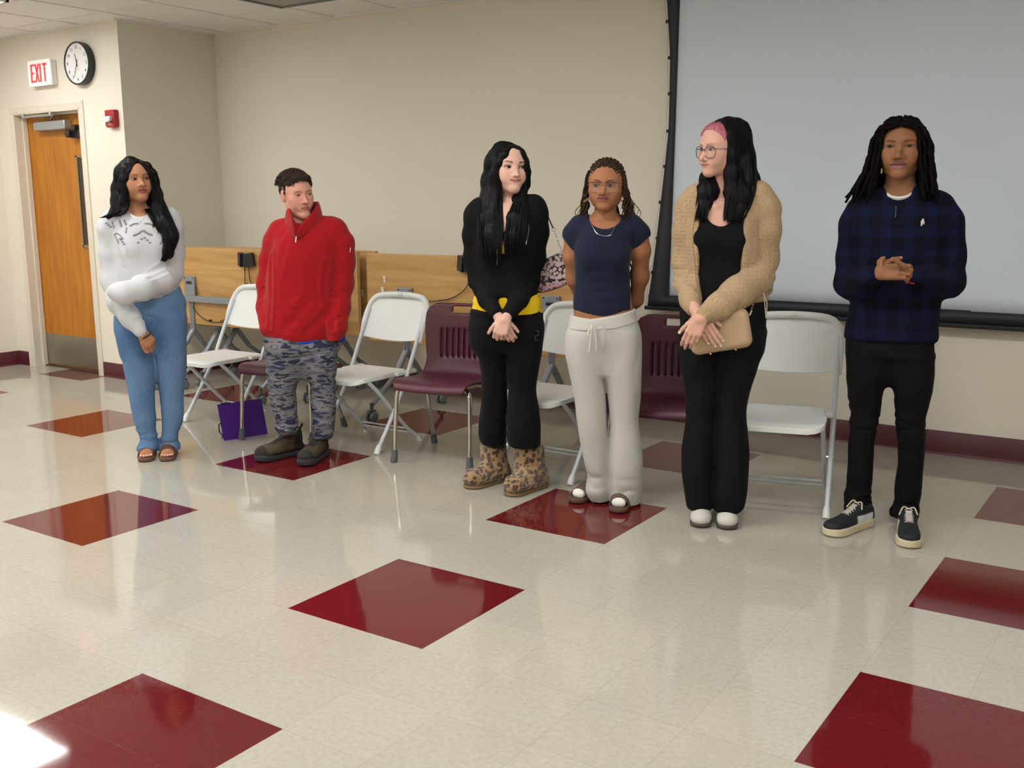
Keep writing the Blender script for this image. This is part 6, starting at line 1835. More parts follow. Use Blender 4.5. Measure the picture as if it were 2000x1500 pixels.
# ================================================================ PERSON: navy tee, pale grey sweatpants, braids
def make_p4():
    P = Person((1177, 998), 0.085)
    H = Head(P, (1179, 363), -0.085, math.radians(-7), math.radians(0), math.radians(1), 1.03)
    tr = Sdf()
    tr.u(loft(P.secs([(598, 1118, 1240, .098), (612, 1116, 1241, .105), (640, 1110, 1249, .108), (660, 1110, 1247, .104), (690, 1122, 1235, .085), (735, 1140, 1220, .05)]), 2.3, .02), 0)
    tr.u(loft(legsecs(P, [(642, 1109, 1178), (665, 1104, 1177), (680, 1103, 1176), (726, 1110, 1178), (773, 1120, 1183), (824, 1127, 1186), (866, 1134, 1187), (908, 1141, 1188), (933, 1146, 1188), (955, 1143, 1188), (984, 1158, 1188)], 0, .06, 1.15), 2.2, .02), .022)
    tr.u(loft(legsecs(P, [(642, 1176, 1249), (670, 1176, 1253), (712, 1178, 1253), (768, 1186, 1252), (824, 1190, 1249), (866, 1188, 1253), (908, 1187, 1256), (950, 1188, 1255), (989, 1192, 1252)], 0, .045, 1.1), 2.2, .02), .022)
    core_tr = Sdf(); core_tr.ops = list(tr.ops)
    tx = [P.X(q, 600, 0)[0] for q in (1113, 1155, 1200, 1245)]
    t1 = [P.X(1113, 617)[2], P.X(1155, 620)[2], P.X(1200, 614)[2], P.X(1245, 604)[2]]
    tr.cut(lambda Q: np.interp(Q[:, 0], tx, t1)-Q[:, 2], .003)
    tr.disp(folds((7, 7, 4), .004, 12.0)); tr.disp(windowed(folds((10, 10, 16), .007, 3.0), P.X(1150, 940, -.05), .14)); tr.disp(windowed(folds((10, 10, 18), .006, 5.0), P.X(1225, 960, -.05), .12))
    for c_ in ([(1172, 640, -.12), (1174, 700, -.12)], [(1141, 930, -.1), (1165, 960, -.08)], [(1150, 885, -.08), (1180, 870, -.08)]): tr.disp(crease(pts(P, c_), .010, .007))
    te = Sdf()
    te.u(loft(P.secs([(616, 1119, 1238, .095), (604, 1118, 1238, .096), (578, 1121, 1236, .095), (554, 1124, 1232, .094), (530, 1124, 1231, .100), (505, 1121, 1233, .116), (480, 1120, 1236, .118), (458, 1124, 1238, .104), (440, 1134, 1230, .085), (428, 1150, 1212, .066)]), 2.2, .015), 0)
    te.u(ellipsoid(P.X(1153, 500, -.062), (.056, .050, .052)), .04).u(ellipsoid(P.X(1205, 500, -.062), (.056, .050, .052)), .04)
    te.u(pchain(P, [(1165, 436, .01, .045), (1134, 443, .01, .050), (1119, 458, .01, .046)]), .03)
    te.u(pchain(P, [(1195, 436, .01, .045), (1232, 443, .01, .050), (1248, 458, .01, .046)]), .03)
    tcore = Sdf(); tcore.ops = list(te.ops)
    te.u(pchain(P, [(1119, 456, .01, .047), (1118, 474, .012, .045)]), .02).u(pchain(P, [(1248, 456, .01, .047), (1250, 474, .012, .046)]), .02)
    l0, l1 = P.X(1099, 466, 0), P.X(1120, 491, 0); r0, r1 = P.X(1267, 462, 0), P.X(1233, 494, 0)
    def cutl(Q): return np.maximum((Q[:, 2]-np.interp(Q[:, 0], [l0[0], l1[0]], [l0[2], l1[2]])), Q[:, 0]-l1[0])
    def cutr(Q): return np.maximum((Q[:, 2]-np.interp(Q[:, 0], [r1[0], r0[0]], [r1[2], r0[2]])), r1[0]-Q[:, 0])
    te.cut(cutl, .003).cut(cutr, .003)
    te.cut(ellipsoid(P.X(1182, 412, -.06), (.078, .12, .082)), .006)
    # angled hem
    a = P.X(1117, 603, 0); b = P.X(1175, 617, 0); c = P.X(1239, 601, 0)
    def hem(Q, a=a, b=b, c=c):
        x = Q[:, 0]; zc = np.interp(x, [a[0]-.1, a[0], b[0], c[0], c[0]+.1], [a[2], a[2], b[2], c[2], c[2]])
        return (Q[:, 2]-zc)
    te.cut(hem, .004)
    te.disp(folds((7, 7, 10), .003, 7.0)); te.disp(windowed(folds((8, 8, 20), .004, 3.0), P.X(1178, 570, -.1), .16))
    aL = [(1119, 457, .01, .040), (1118, 500, .03, .040), (1122, 545, .07, .034), (1138, 590, .15, .030), (1160, 618, .18, .026)]
    aR = [(1248, 457, .01, .041), (1251, 490, .02, .042), (1251, 540, .06, .036), (1242, 585, .12, .031), (1215, 618, .175, .026)]
    opt = dict(sclera=(150, 128, 114), iris=1.2, eye_open=1.05, long=.83, lips=1.45, lipw=1.08, smile=.25, nose=1.1, nose_w=1.25, nose_len=.82, jaw=1.08, face=1.07, brow_t=.0028, brow_s=.75, brow_z=.0195, brow_arch=.006, blush=.15, gaze=(-.0035, -.0005), lash=.9, crown=.98, ears=True)
    B = Sdf()
    B.u(capsule(H.G((0, -.022, -.05)), P.X(1181, 432, .015), .047, .052), 0)
    head_sdf(B, H, opt)
    core(B, tcore, .007, k=.03, clip=(P.X(1180, 640)[2], 3))
    core(B, core_tr, .012, clip=(0, P.X(1180, 640)[2]))
    B.u(loft(P.secs([(650, 1122, 1236, .09), (620, 1121, 1237, .090), (596, 1124, 1234, .088)]), 2.2, .01), .01)
    B.u(pchain(P, aL, .03), .02).u(pchain(P, aR, .03), .02)
    B.u(chain([P.X(1140, 442, -.03), P.X(1173, 448, -.062)], [.009, .008]), .02).u(chain([P.X(1222, 442, -.03), P.X(1190, 448, -.062)], [.009, .008]), .02)
    h1 = hand_pts(P.X(1165, 622, .190), (1, .1, -.25), (0, 1, .1), 1, sc_=.9, per=[(25, 35, 25)]*4, spread=3)
    h2 = hand_pts(P.X(1212, 620, .165), (-1, .1, -.3), (0, 1, .1), -1, sc_=.9, per=[(25, 35, 25)]*4, spread=3)
    for h in (h1, h2):
        q = Sdf(); hand_sdf(q, h); B.u(q.ev, .008)
    TL, TR = P.Zf(1124, 982), P.Zf(1208, 1001)
    HL = TL+A3((.105, .205, 0)); HR = TR+A3((.02, .225, 0))
    foot(B, HL, TL, .235, .85, toes=False, ank=.10); foot(B, HR, TR, .235, .85, toes=False, ank=.10)
    skin = (156, 106, 76)
    fp = head_paint(H, opt, skin, (140, 82, 80), (40, 27, 20), (46, 30, 20))
    o = person_root(P, B, (-.42, -.48, 0), (.42, .34, 1.66), .0020, [(0, 1.22, .006), (1.22, 1.32, .005), (1.32, 1.66, .0018)], base_paint(skin, fp),
                    'person in navy cap-sleeve tee and pale grey sweatpants with glasses, hands behind back')
    tee = build(P, te, (-.42, -.46, 0.6799999999999999), (.42, .32, 1.55), .0045, 'tee', cloth_mat('navy_jersey', (20, 27, 50), sheen=.08), o)
    Mg = mat('grey_fleece', srgb(186, 186, 180), rough=.95, sheen=.2, spec=.15, bump=(420, .12, 2), var=(60, .05))
    pt = build(P, tr, (-.42, -.46, 0.01), (.42, .32, 1.1), .005, 'sweatpants', Mg, o)
    wb = Sdf().u(loft(P.secs([(660, 1104, 1253, .1135), (640, 1108.5, 1250.5, .1115), (612, 1114.5, 1242.5, .1065), (595, 1116.5, 1241.5, .100)]), 2.3, .006), 0)
    wx_ = tx
    w1_ = [P.X(1113, 615)[2], P.X(1155, 619)[2], P.X(1200, 612)[2], P.X(1245, 602)[2]]; w0_ = [P.X(1113, 641)[2], P.X(1155, 641)[2], P.X(1200, 637)[2], P.X(1245, 627)[2]]
    wb.cut(lambda Q: np.interp(Q[:, 0], wx_, w1_)-Q[:, 2], .003).cut(lambda Q: Q[:, 2]-np.interp(Q[:, 0], wx_, w0_), .003)
    build(P, wb, (-.42, -.46, 0.6000000000000001), (.42, .32, 1.12), .004, 'waistband', mat('grey_rib', srgb(190, 189, 183), rough=.95, sheen=.2), pt)
    bw = MB()
    yb = -.128
    bw.tube(curve_pts([P.X(a_, b2, yb) for a_, b2 in ((1157, 634), (1149, 648), (1150, 655), (1156, 650), (1157, 634))], 5), .0026, 6)
    bw.tube(curve_pts([P.X(a_, b2, yb) for a_, b2 in ((1157, 634), (1163, 645), (1164, 652), (1160, 648), (1157, 634))], 5), .0026, 6)
    bw.tube(curve_pts([P.X(a_, b2, yb-.004) for a_, b2 in ((1157, 634), (1154, 655), (1152, 675), (1150, 688))], 5), .0024, 6)
    bw.tube(curve_pts([P.X(a_, b2, yb-.004) for a_, b2 in ((1157, 634), (1163, 655), (1165, 672), (1164, 685))], 5), .0024, 6)
    bw.build('drawstring', mat('white_cord', srgb(214, 212, 206), rough=.8), pt)
    nk = MB()
    pn = [P.X(a_, b2, c_) for a_, b2, c_ in ((1151, 428, -.045), (1157, 441, -.088), (1165, 455, -.118), (1178, 460.5, -.126), (1192, 459.5, -.122), (1198, 448, -.100), (1205, 436, -.070))]
    nk.tube(curve_pts(pn, 6), .0012, 5); nk.tube([pn[4]+A3((-.008, -.002, -.001)), pn[4]+A3((.005, -.002, .0015))], .003, 8)
    nk.build('necklace', mat('silver', srgb(190, 186, 182), rough=.25, metal=.9), o)
    Ms = mat('white_sock', srgb(226, 224, 220), rough=.9); M1 = mat('sandal_brown', srgb(92, 70, 58), rough=.7); M2 = mat('sandal_sole', srgb(88, 66, 54), rough=.75)
    for Hh, T_ in ((HL, TL), (HR, TR)):
        S = Sdf(); e = T_-Hh; e = e/np.linalg.norm(e); F = FootFrame(T_-e*.235, T_)
        S.u(chain([F.p(.16, 0, .085), F.p(.17, 0, .060), F.p(.5, 0, .046), F.p(.74, 0, .040)], [.032, .032, .029, .031]), .02).u(chain([F.p(.84, -.016, .036), F.p(.87, .012, .035)], [.019, .018]), .02)
        lo, hi = bbox(Hh, T_, m=.08); lo[2] = .015; hi[2] = .16
        build(P, S, lo, hi, .0035, 'sock', Ms, o)
        slide(P, o, Hh, T_+e*.018, M1, M2, strap=((.50, .80),), ln=.262)
    # hair
    Mh = hair_mat('braid_hair', (30, 22, 17), (74, 56, 40), rough=.7, scale=(140, 140, 90), spec=.15)
    hs = Sdf().u(H.wrap(ellipsoid((0, -.020, .036), (.0815, .099, .0855))), 0)
    # cornrow grooves running front to back
    def rows(Q):
        q = H.L(Q); r = np.sqrt(q[:, 0]**2+(q[:, 2]-.02)**2); th_ = np.arctan2(q[:, 0], q[:, 2]-.02)
        return (-(.0026)*np.cos(th_*17)-.0008*np.sin(q[:, 1]*420)).astype(F32)
    hs.disp(rows)
    hs.cut(H.wrap(ellipsoid((0, .092, -.044), (.066, .080, .120))), .004).cut(H.wrap(ellipsoid((0, .03, -.11), (.09, .09, .09))), .008)
    c0 = H.o
    hair = build(P, hs, c0-.14, c0+.15, .0028, 'hair', Mh, o)
    rg = random.Random(11); bm1 = MB()
    def braid(plx, r, amp=.0, fr=60):
        C_ = curve_pts(plx, 8); ph = rg.random()*6; s_ = 0; out = []
        for i, p in enumerate(C_):
            if i: s_ += float(np.linalg.norm(p-C_[i-1]))
            a = amp*smooth01(.03, .14, np.array([s_]))[0]
            out.append(p+np.array([a*math.sin(s_*fr+ph), a*math.cos(s_*fr+ph), 0]))
        k = len(out); bm1.tube(out, [r*(1+.18*math.sin(i*2.2)) * (1-.5*max(0, (i/(k-1)-.8)/.2)) for i in range(k)], 6)
    # raised cornrows
    for i in range(15):
        th_ = (i-7)/7*1.45
        plx = []
        for yy in (.062, .052, .035, .015, -.02, -.06, -.09):
            rr = .0845*math.sqrt(max(.05, 1-((yy+.02)/.102)**2)); zr = .086*math.sqrt(max(.05, 1-((yy+.02)/.102)**2))
            plx.append(H.G((rr*.95*math.sin(th_), yy, .036+zr*math.cos(th_)*.98 if abs(th_) < 1.6 else 0)))
        braid(plx, .0050)
    hl = curve_pts([on_head(P, H, a, b, lift=.002) for a, b in ((1146, 352), (1149, 338), (1158, 330), (1170, 326), (1184, 326), (1197, 328), (1208, 335), (1213, 350))], 4); braid(hl, .0042)
    hl = curve_pts([on_head(P, H, a, b, lift=.001) for a, b in ((1146, 358), (1151, 344), (1160, 334), (1171, 330.5), (1184, 330), (1196, 333), (1206, 341), (1212, 356))], 4); braid(hl, .0030)
    for side in (-1, 1):
        for i in range(27):
            t = i/26; x0 = .070+.014*rg.random(); out_ = (.004+.026*rg.random()) if side < 0 else (.0+.045*rg.random()**1.5)
            ln = .135+.045*rg.random(); y0 = .022-.085*t
            pl_ = [(side*(x0-.012), y0+.012, .066), (side*x0, y0+.010, .038), (side*(x0+.006), y0+.004, .0), (side*(x0+.008+out_*.4), y0, -.05), (side*(x0+.004+out_*.8), y0+.01*rg.random(), -.09), (side*(x0+.004+out_*1.1), y0+.02*rg.random(), -ln)]
            braid([H.G(p) for p in pl_], .0030+.0012*rg.random(), .0045*(.4+rg.random()), 110)
    for i in range(26):   # long curls down the back, glimpsed past the waist
        x = rg.uniform(-.06, .11); y = .10+.03*rg.random()
        z0 = P.X(1180, 400)[2]; z1 = P.X(1180, 570+8*rg.random())[2]
        braid([A3((H.o[0]+x*.5, H.o[1]+.09, z0)), A3((H.o[0]+x*.9, y+.03, z0-.14)), A3((H.o[0]+x*1.15+.015, y+.02, (z0+z1)/2)), A3((H.o[0]+x*1.2+.02, y, z1))], .0032, .006, 90)
    bm1.build('braids', Mh, hair, angle=180)
    # gold-blond curl highlights
    gl = []
    for (px, side) in ((1128, -1), (1133, -1), (1236, 1), (1244, 1), (1247, 1), (1228, 1)):
        x = P.X(px, 400, .01)[0]; gl.append([H.G((side*.080, .0, .02)), A3((x*.6+H.o[0]*.4, -.01, P.X(px, 385)[2])), A3((x, .0, P.X(px, 405)[2])), A3((x+side*.004, .0, P.X(px, 432)[2]))])
    strands('blond_curl', gl, hair_mat('blond_curl', (96, 78, 50), (150, 126, 84), rough=.6), hair, r=.0026, n=6, wave=(.006, 95), seed=8)
    er = MB()
    for px, y0_, y1_ in ((1153, 396, 420), (1211, 392, 418)):
        er.tube([P.X(px, y0_, -.045), P.X(px+.5, y1_, -.045)], .0016, 6)
    er.build('earrings', mat('silver_earring', srgb(214, 212, 208), rough=.3, metal=.6), o)
    glasses(H, o, mat('rose_frame', srgb(150, 120, 105), rough=.35), M_lens, w_=.0265, h=.0200, y=.093, z=-.006, ip=.0335, rr=.012, r=.0012)
    tp = MB()
    for s in (-1, 1): tp.tube([H.G((s*.0335-.026, .093-.0005, .013)), H.G((s*.0335, .0945, .0145)), H.G((s*.0335+.026, .093-.0005, .013))], .0014, 6)
    tp.build('brow_bar', mat('brow_bar', srgb(48, 34, 28), rough=.4), o.children[-1] if False else bpy.data.objects[[c.name for c in o.children if c.name.startswith('glasses')][0]])
    return o
make_p4()
# ================================================================ PERSON: tan crochet cardigan, black flares
def make_p5():
    P = Person((1395, 1036), 0.15)
    H = Head(P, (1379, 292.5), -0.055, math.radians(-50), math.radians(-4), math.radians(2), 1.04)
    tr = Sdf()
    tr.u(loft(P.secs([(560, 1335, 1496, .10), (600, 1326, 1500, .115), (640, 1327, 1497, .118), (672, 1336, 1486, .10), (720, 1356, 1450, .06)]), 2.3, .03), 0)
    tr.u(loft(legsecs(P, [(640, 1325, 1410), (680, 1326, 1408), (705, 1328, 1408), (764, 1338, 1402), (822, 1339, 1398), (883, 1332, 1395), (921, 1332, 1393), (954, 1336, 1392), (994, 1342, 1390)], 0, -.02, 1.25), 2.2, .02), .022)
    tr.u(loft(legsecs(P, [(640, 1404, 1499), (680, 1404, 1495), (713, 1404, 1482), (766, 1399, 1465), (802, 1397, 1459), (845, 1395, 1462), (895, 1394, 1464), (946, 1392, 1462), (984, 1394, 1456), (1001, 1397, 1444)], 0, -.03, 1.25), 2.2, .02), .02)
    core_tr = Sdf(); core_tr.ops = list(tr.ops)
    tr.disp(folds((8, 8, 5), .0035, 3.0)); tr.disp(windowed(folds((10, 10, 20), .006, 2.0), P.X(1392, 700, -.1), .16))
    tk = Sdf()
    tk.u(loft(P.secs([(640, 1330, 1494, .118), (600, 1334, 1488, .118), (560, 1340, 1478, .112), (520, 1346, 1470, .110), (480, 1346, 1474, .122), (450, 1344, 1478, .128), (420, 1346, 1478, .112), (400, 1360, 1468, .09), (388, 1390, 1440, .07)]), 2.2, .02), 0)
    tk.u(ellipsoid(P.X(1383, 468, -.075), (.058, .052, .055)), .04).u(ellipsoid(P.X(1436, 470, -.075), (.058, .052, .055)), .04)
    tcore = Sdf(); tcore.ops = list(tk.ops)
    tk.cut(ellipsoid(P.X(1408, 392, -.10), (.075, .12, .105)), .004)
    tk.cut(rbox(P.X(1400, 380, 0), (.3, .3, .05), .01), .004)
    tk.disp(folds((8, 8, 12), .0025, 5.0))
    # cardigan
    cd = Sdf()
    cd.u(loft(P.secs([(588, 1334, 1502, .128, .005), (560, 1330, 1500, .130, .005), (520, 1332, 1494, .128, .005), (480, 1332, 1494, .138, .005), (440, 1334, 1496, .140, .005), (410, 1342, 1492, .118, .005), (388, 1362, 1474, .092, .01), (372, 1392, 1442, .07, .015)]), 2.2, .02), 0)
    cd.u(pchain(P, [(1400, 385, .02, .055), (1362, 388, .01, .060), (1347, 410, .0, .062)]), .04)
    cd.u(pchain(P, [(1430, 382, .02, .058), (1478, 384, .01, .064), (1496, 410, .0, .066)]), .04)
    aL = [(1346, 405, .0, .060), (1340, 450, .0, .056), (1338, 510, .02, .056), (1341, 548, .0, .056), (1348, 585, -.12, .042), (1354, 602, -.17, .034)]
    aR = [(1494, 405, .0, .066), (1492, 450, .0, .070), (1487, 505, .02, .072), (1478, 543, -.03, .068), (1440, 572, -.14, .066), (1405, 598, -.205, .055), (1384, 612, -.235, .043)]
    open_ = Sdf().u(loft([(P.X(1400, 600)[2], P.X(1402, 600)[0], -.16, .075, .12), (P.X(1400, 520)[2], P.X(1406, 520)[0], -.16, .100, .12), (P.X(1400, 450)[2], P.X(1408, 450)[0], -.17, .098, .13), (P.X(1400, 400)[2], P.X(1412, 400)[0], -.14, .088, .14), (P.X(1400, 365)[2], P.X(1414, 365)[0], -.07, .068, .12), (P.X(1400, 345)[2], P.X(1414, 345)[0], -.02, .060, .09)], 2.4, .02), 0)
    cd.cut(open_.ev, .008)
    cd.u(pchain(P, aL, .03), .02).u(pchain(P, aR, .03), .012)
    cd.u(pchain(P, [(1497, 545, .03, .035), (1500, 566, .03, .022)], .02), .02)
    acore = Sdf().u(pchain(P, aL, .03), .02).u(pchain(P, aR, .03), .02)
    cd.disp(folds((10, 10, 8), .0022, 2.5)); wrinkle_set(P, cd, (1480, 540, -.08), (.8, .4), 40, 4, .007, .007, 3, 26); wrinkle_set(P, cd, (1338, 545, -.03), (1, .2), 30, 4, .006, .006, 5, 26); wrinkle_set(P, cd, (1425, 585, -.20), (.6, .6), 34, 4, .006, .006, 6, 14); cd.disp(windowed(folds((14, 14, 30), .008, 6.5), P.X(1340, 540, -.03), .14)); cd.disp(windowed(folds((12, 12, 26), .009, 8.5), P.X(1485, 545, -.03), .13)); cd.disp(windowed(folds((24, 24, 20), .006, 1.5), P.X(1405, 598, -.2), .09))
    for c_ in ([(1500, 520, -.05), (1440, 545, -.13)], [(1500, 548, 0), (1465, 590, -.12)], [(1378, 595, -.24), (1384, 628, -.24)]): cd.disp(crease(pts(P, c_), .008, .007))
    # body
    opt = dict(long=.93, ears=False, lips=.85, lipw=.9, smile=.6, chinz=.94, nose=1.1, nose_len=.96, jaw=1.06, face=1.02, brow_t=.0022, brow_s=.5, blush=.5, gaze=(-.003, -.0005), lash=.9, crown=.98, chin=1.1, tilt=.001)
    B = Sdf()
    nb = P.X(1412, 392, .02)
    B.u(capsule(H.G((0, -.024, -.055)), nb, .050, .056), 0)
    head_sdf(B, H, opt)
    core(B, tcore, .006, k=.035, clip=(P.X(1400, 620)[2], 3)); core(B, acore, .014, k=.02); core(B, core_tr, .012, clip=(0, P.X(1400, 640)[2]))
    B.u(chain([P.X(1360, 396, -.045), P.X(1400, 404, -.085)], [.010, .009]), .02).u(chain([P.X(1466, 394, -.045), P.X(1424, 404, -.085)], [.010, .009]), .02)
    h1 = hand_pts(P.X(1370, 618, -.272), (-.42, -.10, -.90), (-.10, -.97, .1), 1, sc_=.93, per=[(20, 26, 16), (22, 28, 16), (24, 28, 16), (26, 28, 16)], spread=1.0, thumb=(32, 10))
    h2 = hand_pts(P.X(1360, 610, -.232), (.56, -.16, -.82), (.05, -.96, -.2), -1, sc_=.93, per=[(4, 10, 8)]*4, spread=2.0, thumb=(30, 12))
    a1 = Sdf(); hand_sdf(a1, h1); a2 = Sdf(); hand_sdf(a2, h2)
    B.u(capsule(P.X(1395, 605, -.235), h1['fr'][3]+h1['fr'][0]*.015, .028, .022), .01); B.u(a1.ev, .008)
    B.u(capsule(P.X(1353, 596, -.17), h2['fr'][3]+h2['fr'][0]*.015, .027, .022), .01); B.u(a2.ev, .002)
    toes = [(1368, 1032), (1420, 1036)]
    for t_ in toes:
        t = P.Zf(*t_); B.u(chain([t+[0, .17, .20], t+[0, .17, .06], t+[0, .04, .035]], [.036, .032, .028]), .02)
    skin = (204, 160, 142)
    fp = head_paint(H, opt, skin, (178, 118, 110), (78, 52, 44), (70, 66, 58))
    paint = base_paint(skin, fp, nails(h2, (236, 220, 214), 1.35, (0, 1, 2, 3)), nails(h1, (236, 220, 214), 1.35))
    o = person_root(P, B, (-.42, -.48, 0), (.42, .34, 1.80), .0020, [(0, .80, .007), (.80, 1.10, .0022), (1.10, 1.38, .005), (1.38, 1.80, .0018)], paint,
                    'person in tan crochet cardigan and black trousers, glasses and pink front hair')
    # crochet material
    m, nt, b = new_mat('crochet_tan'); L = nt.links.new
    tc = N(nt, 'ShaderNodeTexCoord'); mp = N(nt, 'ShaderNodeMapping'); mp.inputs['Scale'].default_value = (56, 56, 62); L(tc.outputs['Object'], mp.inputs[0])
    vo = N(nt, 'ShaderNodeTexVoronoi', Scale=1.0, Randomness=.25); L(mp.outputs[0], vo.inputs['Vector'])
    rp = N(nt, 'ShaderNodeValToRGB'); e = rp.color_ramp.elements
    e[0].position = .30; e[0].color = srgb(176, 150, 118); e[1].position = .66; e[1].color = srgb(176, 150, 118)
    q = e.new(.44); q.color = srgb(150, 118, 82); q = e.new(.36); q.color = srgb(182, 156, 124); q = e.new(.52); q.color = srgb(184, 158, 126)
    L(vo.outputs['Distance'], rp.inputs[0]); L(rp.outputs[0], b.inputs['Base Color'])
    n = N(nt, 'ShaderNodeTexNoise', Scale=300.0, Detail=2.0); L(tc.outputs['Object'], n.inputs['Vector'])
    ad = N(nt, 'ShaderNodeMath', operation='MULTIPLY_ADD'); L(vo.outputs['Distance'], ad.inputs[0]); ad.inputs[1].default_value = 1.2; L(n.outputs['Fac'], ad.inputs[2])
    bp = N(nt, 'ShaderNodeBump', Strength=.6, Distance=.006); L(ad.outputs[0], bp.inputs['Height']); L(bp.outputs[0], b.inputs['Normal'])
    b.inputs['Roughness'].default_value = .9; b.inputs['Specular IOR Level'].default_value = .15; b.inputs['Sheen Weight'].default_value = .15
    car = build(P, cd, (-.42, -.46, 0.6799999999999999), (.42, .32, 1.7200000000000002), .0045, 'cardigan', m, o)
    rib = mat('rib_tan', srgb(174, 148, 114), rough=.9, bump=(1, .9, 1, (260, 260, 12)))
    S = Sdf().u(capsule(P.X(1399, 600, -.214), P.X(1377, 616, -.250), .044, .038), 0); lo, hi = bbox(P.X(1385, 610, -.23), m=.09); build(P, S, lo, hi, .004, 'cuff', rib, car)
    S = Sdf().u(capsule(P.X(1349, 588, -.135), P.X(1355, 602, -.175), .040, .034), 0); lo, hi = bbox(P.X(1352, 597, -.15), m=.09); build(P, S, lo, hi, .004, 'cuff', rib, car)
    ti = MB()
    ti.tube([P.X(1492, 572, -.09), P.X(1494, 600, -.115), P.X(1496, 622, -.118)], .0022, 5).tube([P.X(1490, 572, -.09), P.X(1498, 590, -.11), P.X(1497, 619, -.118)], .0022, 5)
    ti.build('tie_cord', mat('tie_cord', srgb(196, 182, 156), rough=.8), car)
    build(P, tk, (-.42, -.46, 0.6000000000000001), (.42, .32, 1.6500000000000001), .005, 'tank_top', cloth_mat('black_jersey', (9, 8, 9), sheen=0), o)
    build(P, tr, (-.42, -.46, 0.03), (.42, .32, 1.2200000000000002), .005, 'trousers', cloth_mat('black_ponte', (9, 10, 13), sheen=0), o)
    # hair
    Mh = hair_mat('black_hair_tan_cardigan', (7, 6, 8), (11, 8, 10), rough=.5, spec=.14)
    hs = Sdf()
    hs.u(H.wrap(ellipsoid((0, -.022, .036), (.083, .100, .086))), 0)
    hs.cut(H.wrap(ellipsoid((-.012, .088, -.022), (.070, .074, .104))), .008)
    hs.cut(H.wrap(ellipsoid((0, .03, -.12), (.07, .08, .09))), .01)
    hs.u(fchain(P, [(1438, 262, .02, .060), (1444, 310, .02, .062), (1446, 352, .0, .062), (1443, 385, -.045, .048), (1440, 410, -.082, .030), (1434, 428, -.112, .008)], .6), .03)
    hs.u(fchain(P, [(1452, 330, .04, .045), (1462, 362, .02, .045), (1460, 392, -.04, .024), (1454, 414, -.08, .006)], .7), .03)
    hs.u(fchain(P, [(1402, 335, .05, .042), (1388, 352, .02, .044), (1381, 376, -.035, .042), (1375, 402, -.080, .030), (1371, 422, -.106, .008)], .6), .03)
    hs.u(fchain(P, [(1420, 240, -.01, .018), (1423, 266, -.045, .022), (1427, 302, -.052, .026), (1429, 340, -.050, .029), (1430, 375, -.058, .032)], .8), .025)
    hs.disp(strand_disp(.0013, 230, 3, 3))
    hair = build(P, hs, P.X(1415, 300, 0)-A3((.20, .20, .36)), P.X(1415, 300, 0)+A3((.20, .20, .20)), .0032, 'hair', Mh, o, one=False)
    lock_strands(P, [[(1425, 240, 0, .03), (1452, 275, .01, .03), (1462, 320, .0, .03), (1458, 370, -.045, .04), (1448, 405, -.09, .035), (1436, 438, -.125, .03)],
                     [(1422, 236, 0, .02), (1428, 270, -.04, .02), (1432, 330, -.045, .03), (1430, 380, -.075, .03), (1424, 410, -.11, .025), (1420, 436, -.13, .02)],
                     [(1405, 340, .03, .02), (1386, 352, .0, .03), (1378, 380, -.055, .035), (1372, 410, -.10, .03), (1368, 434, -.12, .025)]], 70, 4, .35, r=.0026, m=Mh, parent=hair, name='hair_lock')
    # pink fringe swept back over the forehead
    pk = []; rg = random.Random(3)
    lo_ = curve_pts([(1370, 266, 0), (1372, 259, 0), (1382, 254, 0), (1397, 256, 0), (1408, 265, 0), (1415, 277, 0)], 12); up_ = curve_pts([(1371, 258, 0), (1379, 247, 0), (1390, 241, 0), (1402, 239, 0), (1412, 246, 0), (1419, 262, 0)], 12)
    for q0, q1 in zip(lo_, up_):
        for z_ in range(2):
            j = rg.uniform(-1.2, 1.2); pk.append([on_head(P, H, q0[0]*(1-t)+q1[0]*t+j*(1-t), q0[1]*(1-t)+q1[1]*t+j*.5, r=(.083, .100, .086), c=(0, -.022, .036), lift=.0005+.002*math.sin(3.1*t)) for t in (0, .33, .66, 1.15)])
    strands('pink_streak', pk, hair_mat('pink_hair', (140, 66, 82), (196, 112, 126), rough=.5), hair, r=.0022, n=5, seed=2)
    glasses(H, o, mat('purple_frame', srgb(66, 44, 84), rough=.3), M_lens, w_=.0270, h=.0225, y=.094, z=-.010, ip=.0335, rr=.018, r=.0016)
    # shoes
    for t_, hx in ((toes[0], 1370), (toes[1], 1417)):
        b_ = P.Zf(*t_); a = b_+A3((.0, .262, 0)); F = FootFrame(a, b_)
        up = Sdf().u(footprint(a, b_, [.033, .033, .037, .046, .041], .012, .058, .022), 0).u(chain([F.p(.15, 0, .072), F.p(.35, 0, .078), F.p(.6, 0, .054), F.p(.82, 0, .042)], [.034, .034, .036, .033]), .02)
        lo, hi = bbox(a, b_, m=.08); lo[2] = 0; hi[2] = .13
        sh = build(P, up, lo, hi, .0035, 'shoe', mat('off_white_suede', srgb(196, 194, 188), rough=.85, var=(18, .06), bump=(300, .1, 2)), o)
        so = Sdf().u(footprint(a, b_, [.036, .036, .040, .049, .044], 0, .020, .006, .006), 0)
        build(P, so, lo-A3((0, 0, .003)), np.array([hi[0], hi[1], .03]), .0035, 'sole', mat('dark_sole', srgb(74, 68, 62), rough=.7), sh)
        bm_ = MB(); bm_.tube(curve_pts([F.p(.93, -.030, .014), F.p(.985, -.015, .028), F.p(1.0, 0, .034), F.p(.985, .015, .028), F.p(.93, .030, .014)], 5), .0045, 6)
        bm_.build('toe_bumper', mat('toe_bumper', srgb(96, 88, 78), rough=.7), sh)
    # ---- crossbody bag (top-level, rests against her)
    bg = empty('crossbody_bag', tuple(P.O+P.W.T@P.X(1405, 648, -.170)), P.rz)
    c0 = P.X(1405, 648, -.170)
    def bp_(q): return A3(q)-A3(c0)
